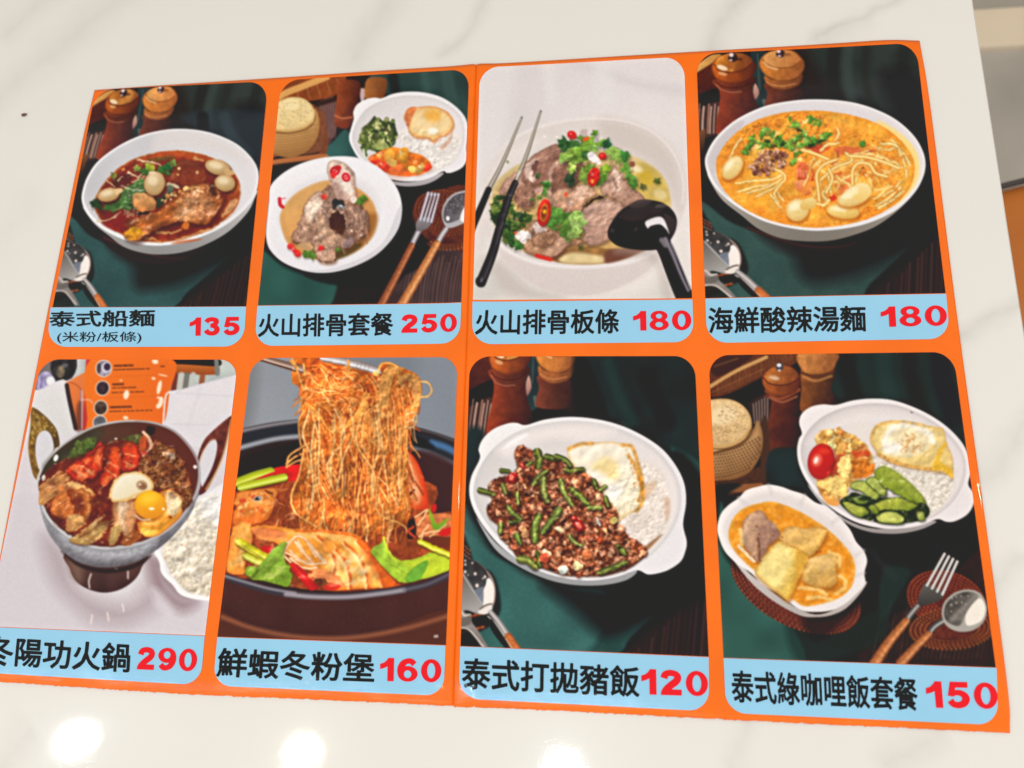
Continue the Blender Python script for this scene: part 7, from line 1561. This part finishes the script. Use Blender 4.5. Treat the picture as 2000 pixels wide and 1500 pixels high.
def edge_field(E, w, h):
    """signed distance to the outline edges E (n,2,2) on a w x h grid, exact near the outline"""
    Y, X = np.mgrid[0:h, 0:w].astype(np.float32); d = np.full((h, w), 9.0, np.float32); ins = np.zeros((h, w), bool)
    for (ax, ay), (bx, by) in E:
        y0, y1 = sorted((ay, by)); r0, r1 = max(int(math.ceil(y0)), 0), min(int(math.floor(y1)) + 1, h)
        if y1 > y0 and r1 > r0:
            yy = Y[r0:r1]; ins[r0:r1] ^= ((ay > yy) != (by > yy)) & (X[r0:r1] < (bx - ax) * (yy - ay) / (by - ay) + ax)
        sl = (slice(max(int(y0) - 6, 0), int(y1) + 8), slice(max(int(min(ax, bx)) - 6, 0), int(max(ax, bx)) + 8))
        ex, ey = bx - ax, by - ay; L = ex * ex + ey * ey + 1e-9
        wx, wy = X[sl] - ax, Y[sl] - ay; t = np.clip((wx * ex + wy * ey) / L, 0, 1)
        d[sl] = np.minimum(d[sl], np.sqrt((wx - ex * t) ** 2 + (wy - ey * t) ** 2))
    return np.where(ins, d, -d)
EM = 56
def glyphs(text, kind):
    """a line of type as mesh data (verts scaled to a unit box, y down).  Characters come from Blender's built-in typeface,
    thickened with round corners; prices use the heavy numerals above"""
    if kind == 1:
        V, F, x = [], [], 0.0
        for ch in text:
            w, parts = DIGITS[ch]; gw, gh = int((w + .1) * EM), int(1.1 * EM); f = np.full((gh, gw), -9.0, np.float32)
            for op, p in parts:
                q = (p + .05) * EM; d = edge_field(np.stack([q, np.roll(q, -1, 0)], 1), gw, gh)
                f = np.maximum(f, d) if op == 'add' else np.minimum(f, -d)
            v, fc = field_mesh(f); v = v / EM - .05; v[:, 0] += x
            F += [tuple(i + len(V) for i in t) for t in fc]; V += list(map(tuple, v)); x += w + .14
        V = np.array(V)
    else:
        cu = bpy.data.curves.new('type', 'FONT'); cu.body = text; cu.resolution_u = 3
        o = bpy.data.objects.new('type', cu); COL.objects.link(o)
        dg = bpy.context.evaluated_depsgraph_get(); me = bpy.data.meshes.new_from_object(o.evaluated_get(dg)); bpy.data.objects.remove(o)
        co = np.array([v.co[:2] for v in me.vertices]); cnt = {}
        for p in me.polygons:
            for k in p.edge_keys: cnt[k] = cnt.get(k, 0) + 1
        E_ = np.array([[co[a], co[b]] for (a, b), c in cnt.items() if c == 1]); bpy.data.meshes.remove(me)
        E_[..., 1] *= -1; lo = E_.reshape(-1, 2).min(0); hi = E_.reshape(-1, 2).max(0)
        E_ = (E_ - lo) * EM + 5; w, h = ((hi - lo) * EM + 11).astype(int)
        V, F = field_mesh(edge_field(E_, w, h), -(1.15, 0, .35)[kind])
    lo, hi = V.min(0), V.max(0)
    return (V - lo) / (hi - lo), F
KINDS = ['lettering', 'price', 'note']
def place_type(text, quad, kind, parent):
    V, F = glyphs(text, kind); q = on_sheet(quad); u, v = V[:, :1], V[:, 1:2]
    xy = (1 - u) * (1 - v) * q[0] + u * (1 - v) * q[1] + u * v * q[2] + (1 - u) * v * q[3]
    me = bpy.data.meshes.new(KINDS[kind]); me.from_pydata(np.c_[xy, sheet_z(xy) + .00026].tolist(), [], F); me.update()
    return link(KINDS[kind], me, M_red if kind == 1 else M_black, parent)
DISHES = ['noodle soup with drumstick and fish balls', 'pork rib soup plate with rice dish', 'sliced pork soup with herbs and black ladle', 'orange seafood noodle soup', 'brass-handled pot of red hotpot soup', 'glass noodles lifted over a prawn clay pot', 'minced pork with green beans and fried egg', 'yellow curry bowl beside a rice dish']
for i, (pq, cq, r) in enumerate(PANELS):
    w = np.linalg.norm(np.subtract(pq[1], pq[0])); h = np.linalg.norm(np.subtract(pq[3], pq[0]))
    p, nv, nu = panel_grid(pq, r, int(w * .74), int(h * .74), 1, 0)
    xy = on_sheet(p); me = mesh_np('dish_photo', np.c_[xy, sheet_z(xy) + .00013], grid_faces(nv, nu))
    col = np.ones((len(p), 4), np.float32); col[:, :3] = ink(sample(p))
    a = me.color_attributes.new('ink', 'FLOAT_COLOR', 'POINT'); a.data.foreach_set('color', col.ravel())
    o = link('dish_photo', me, M_dish, menu); o['label'] = 'printed photo of ' + DISHES[i]
    p, nv, nu = panel_grid(cq, r, 90, 60, 0, 1)
    xy = on_sheet(p); me = mesh_np('caption', np.c_[xy, sheet_z(xy) + .00013], grid_faces(nv, nu))
    cp = link('caption', me, M_blue, menu)
    for t, quad, kind in TEXTS[i]: place_type(t, quad, kind, cp)

# ---------------------------------------------------------------- crumb on the table
bm = bmesh.new(); bmesh.ops.create_icosphere(bm, subdivisions=2, radius=.0011)
rr = random.Random(4)
for v in bm.verts: v.co *= rr.uniform(.6, 1.2); v.co.z *= .5; v.co.x *= 1.4
me = bpy.data.meshes.new('crumb'); bm.to_mesh(me); bm.free()
cr = link('crumb', me, M_crumb); cr.location = (*on_sheet([(48, 225)], 0)[0], .0005); tag(cr, 'tiny brown crumb on the bare marble left of the menu', 'crumb')
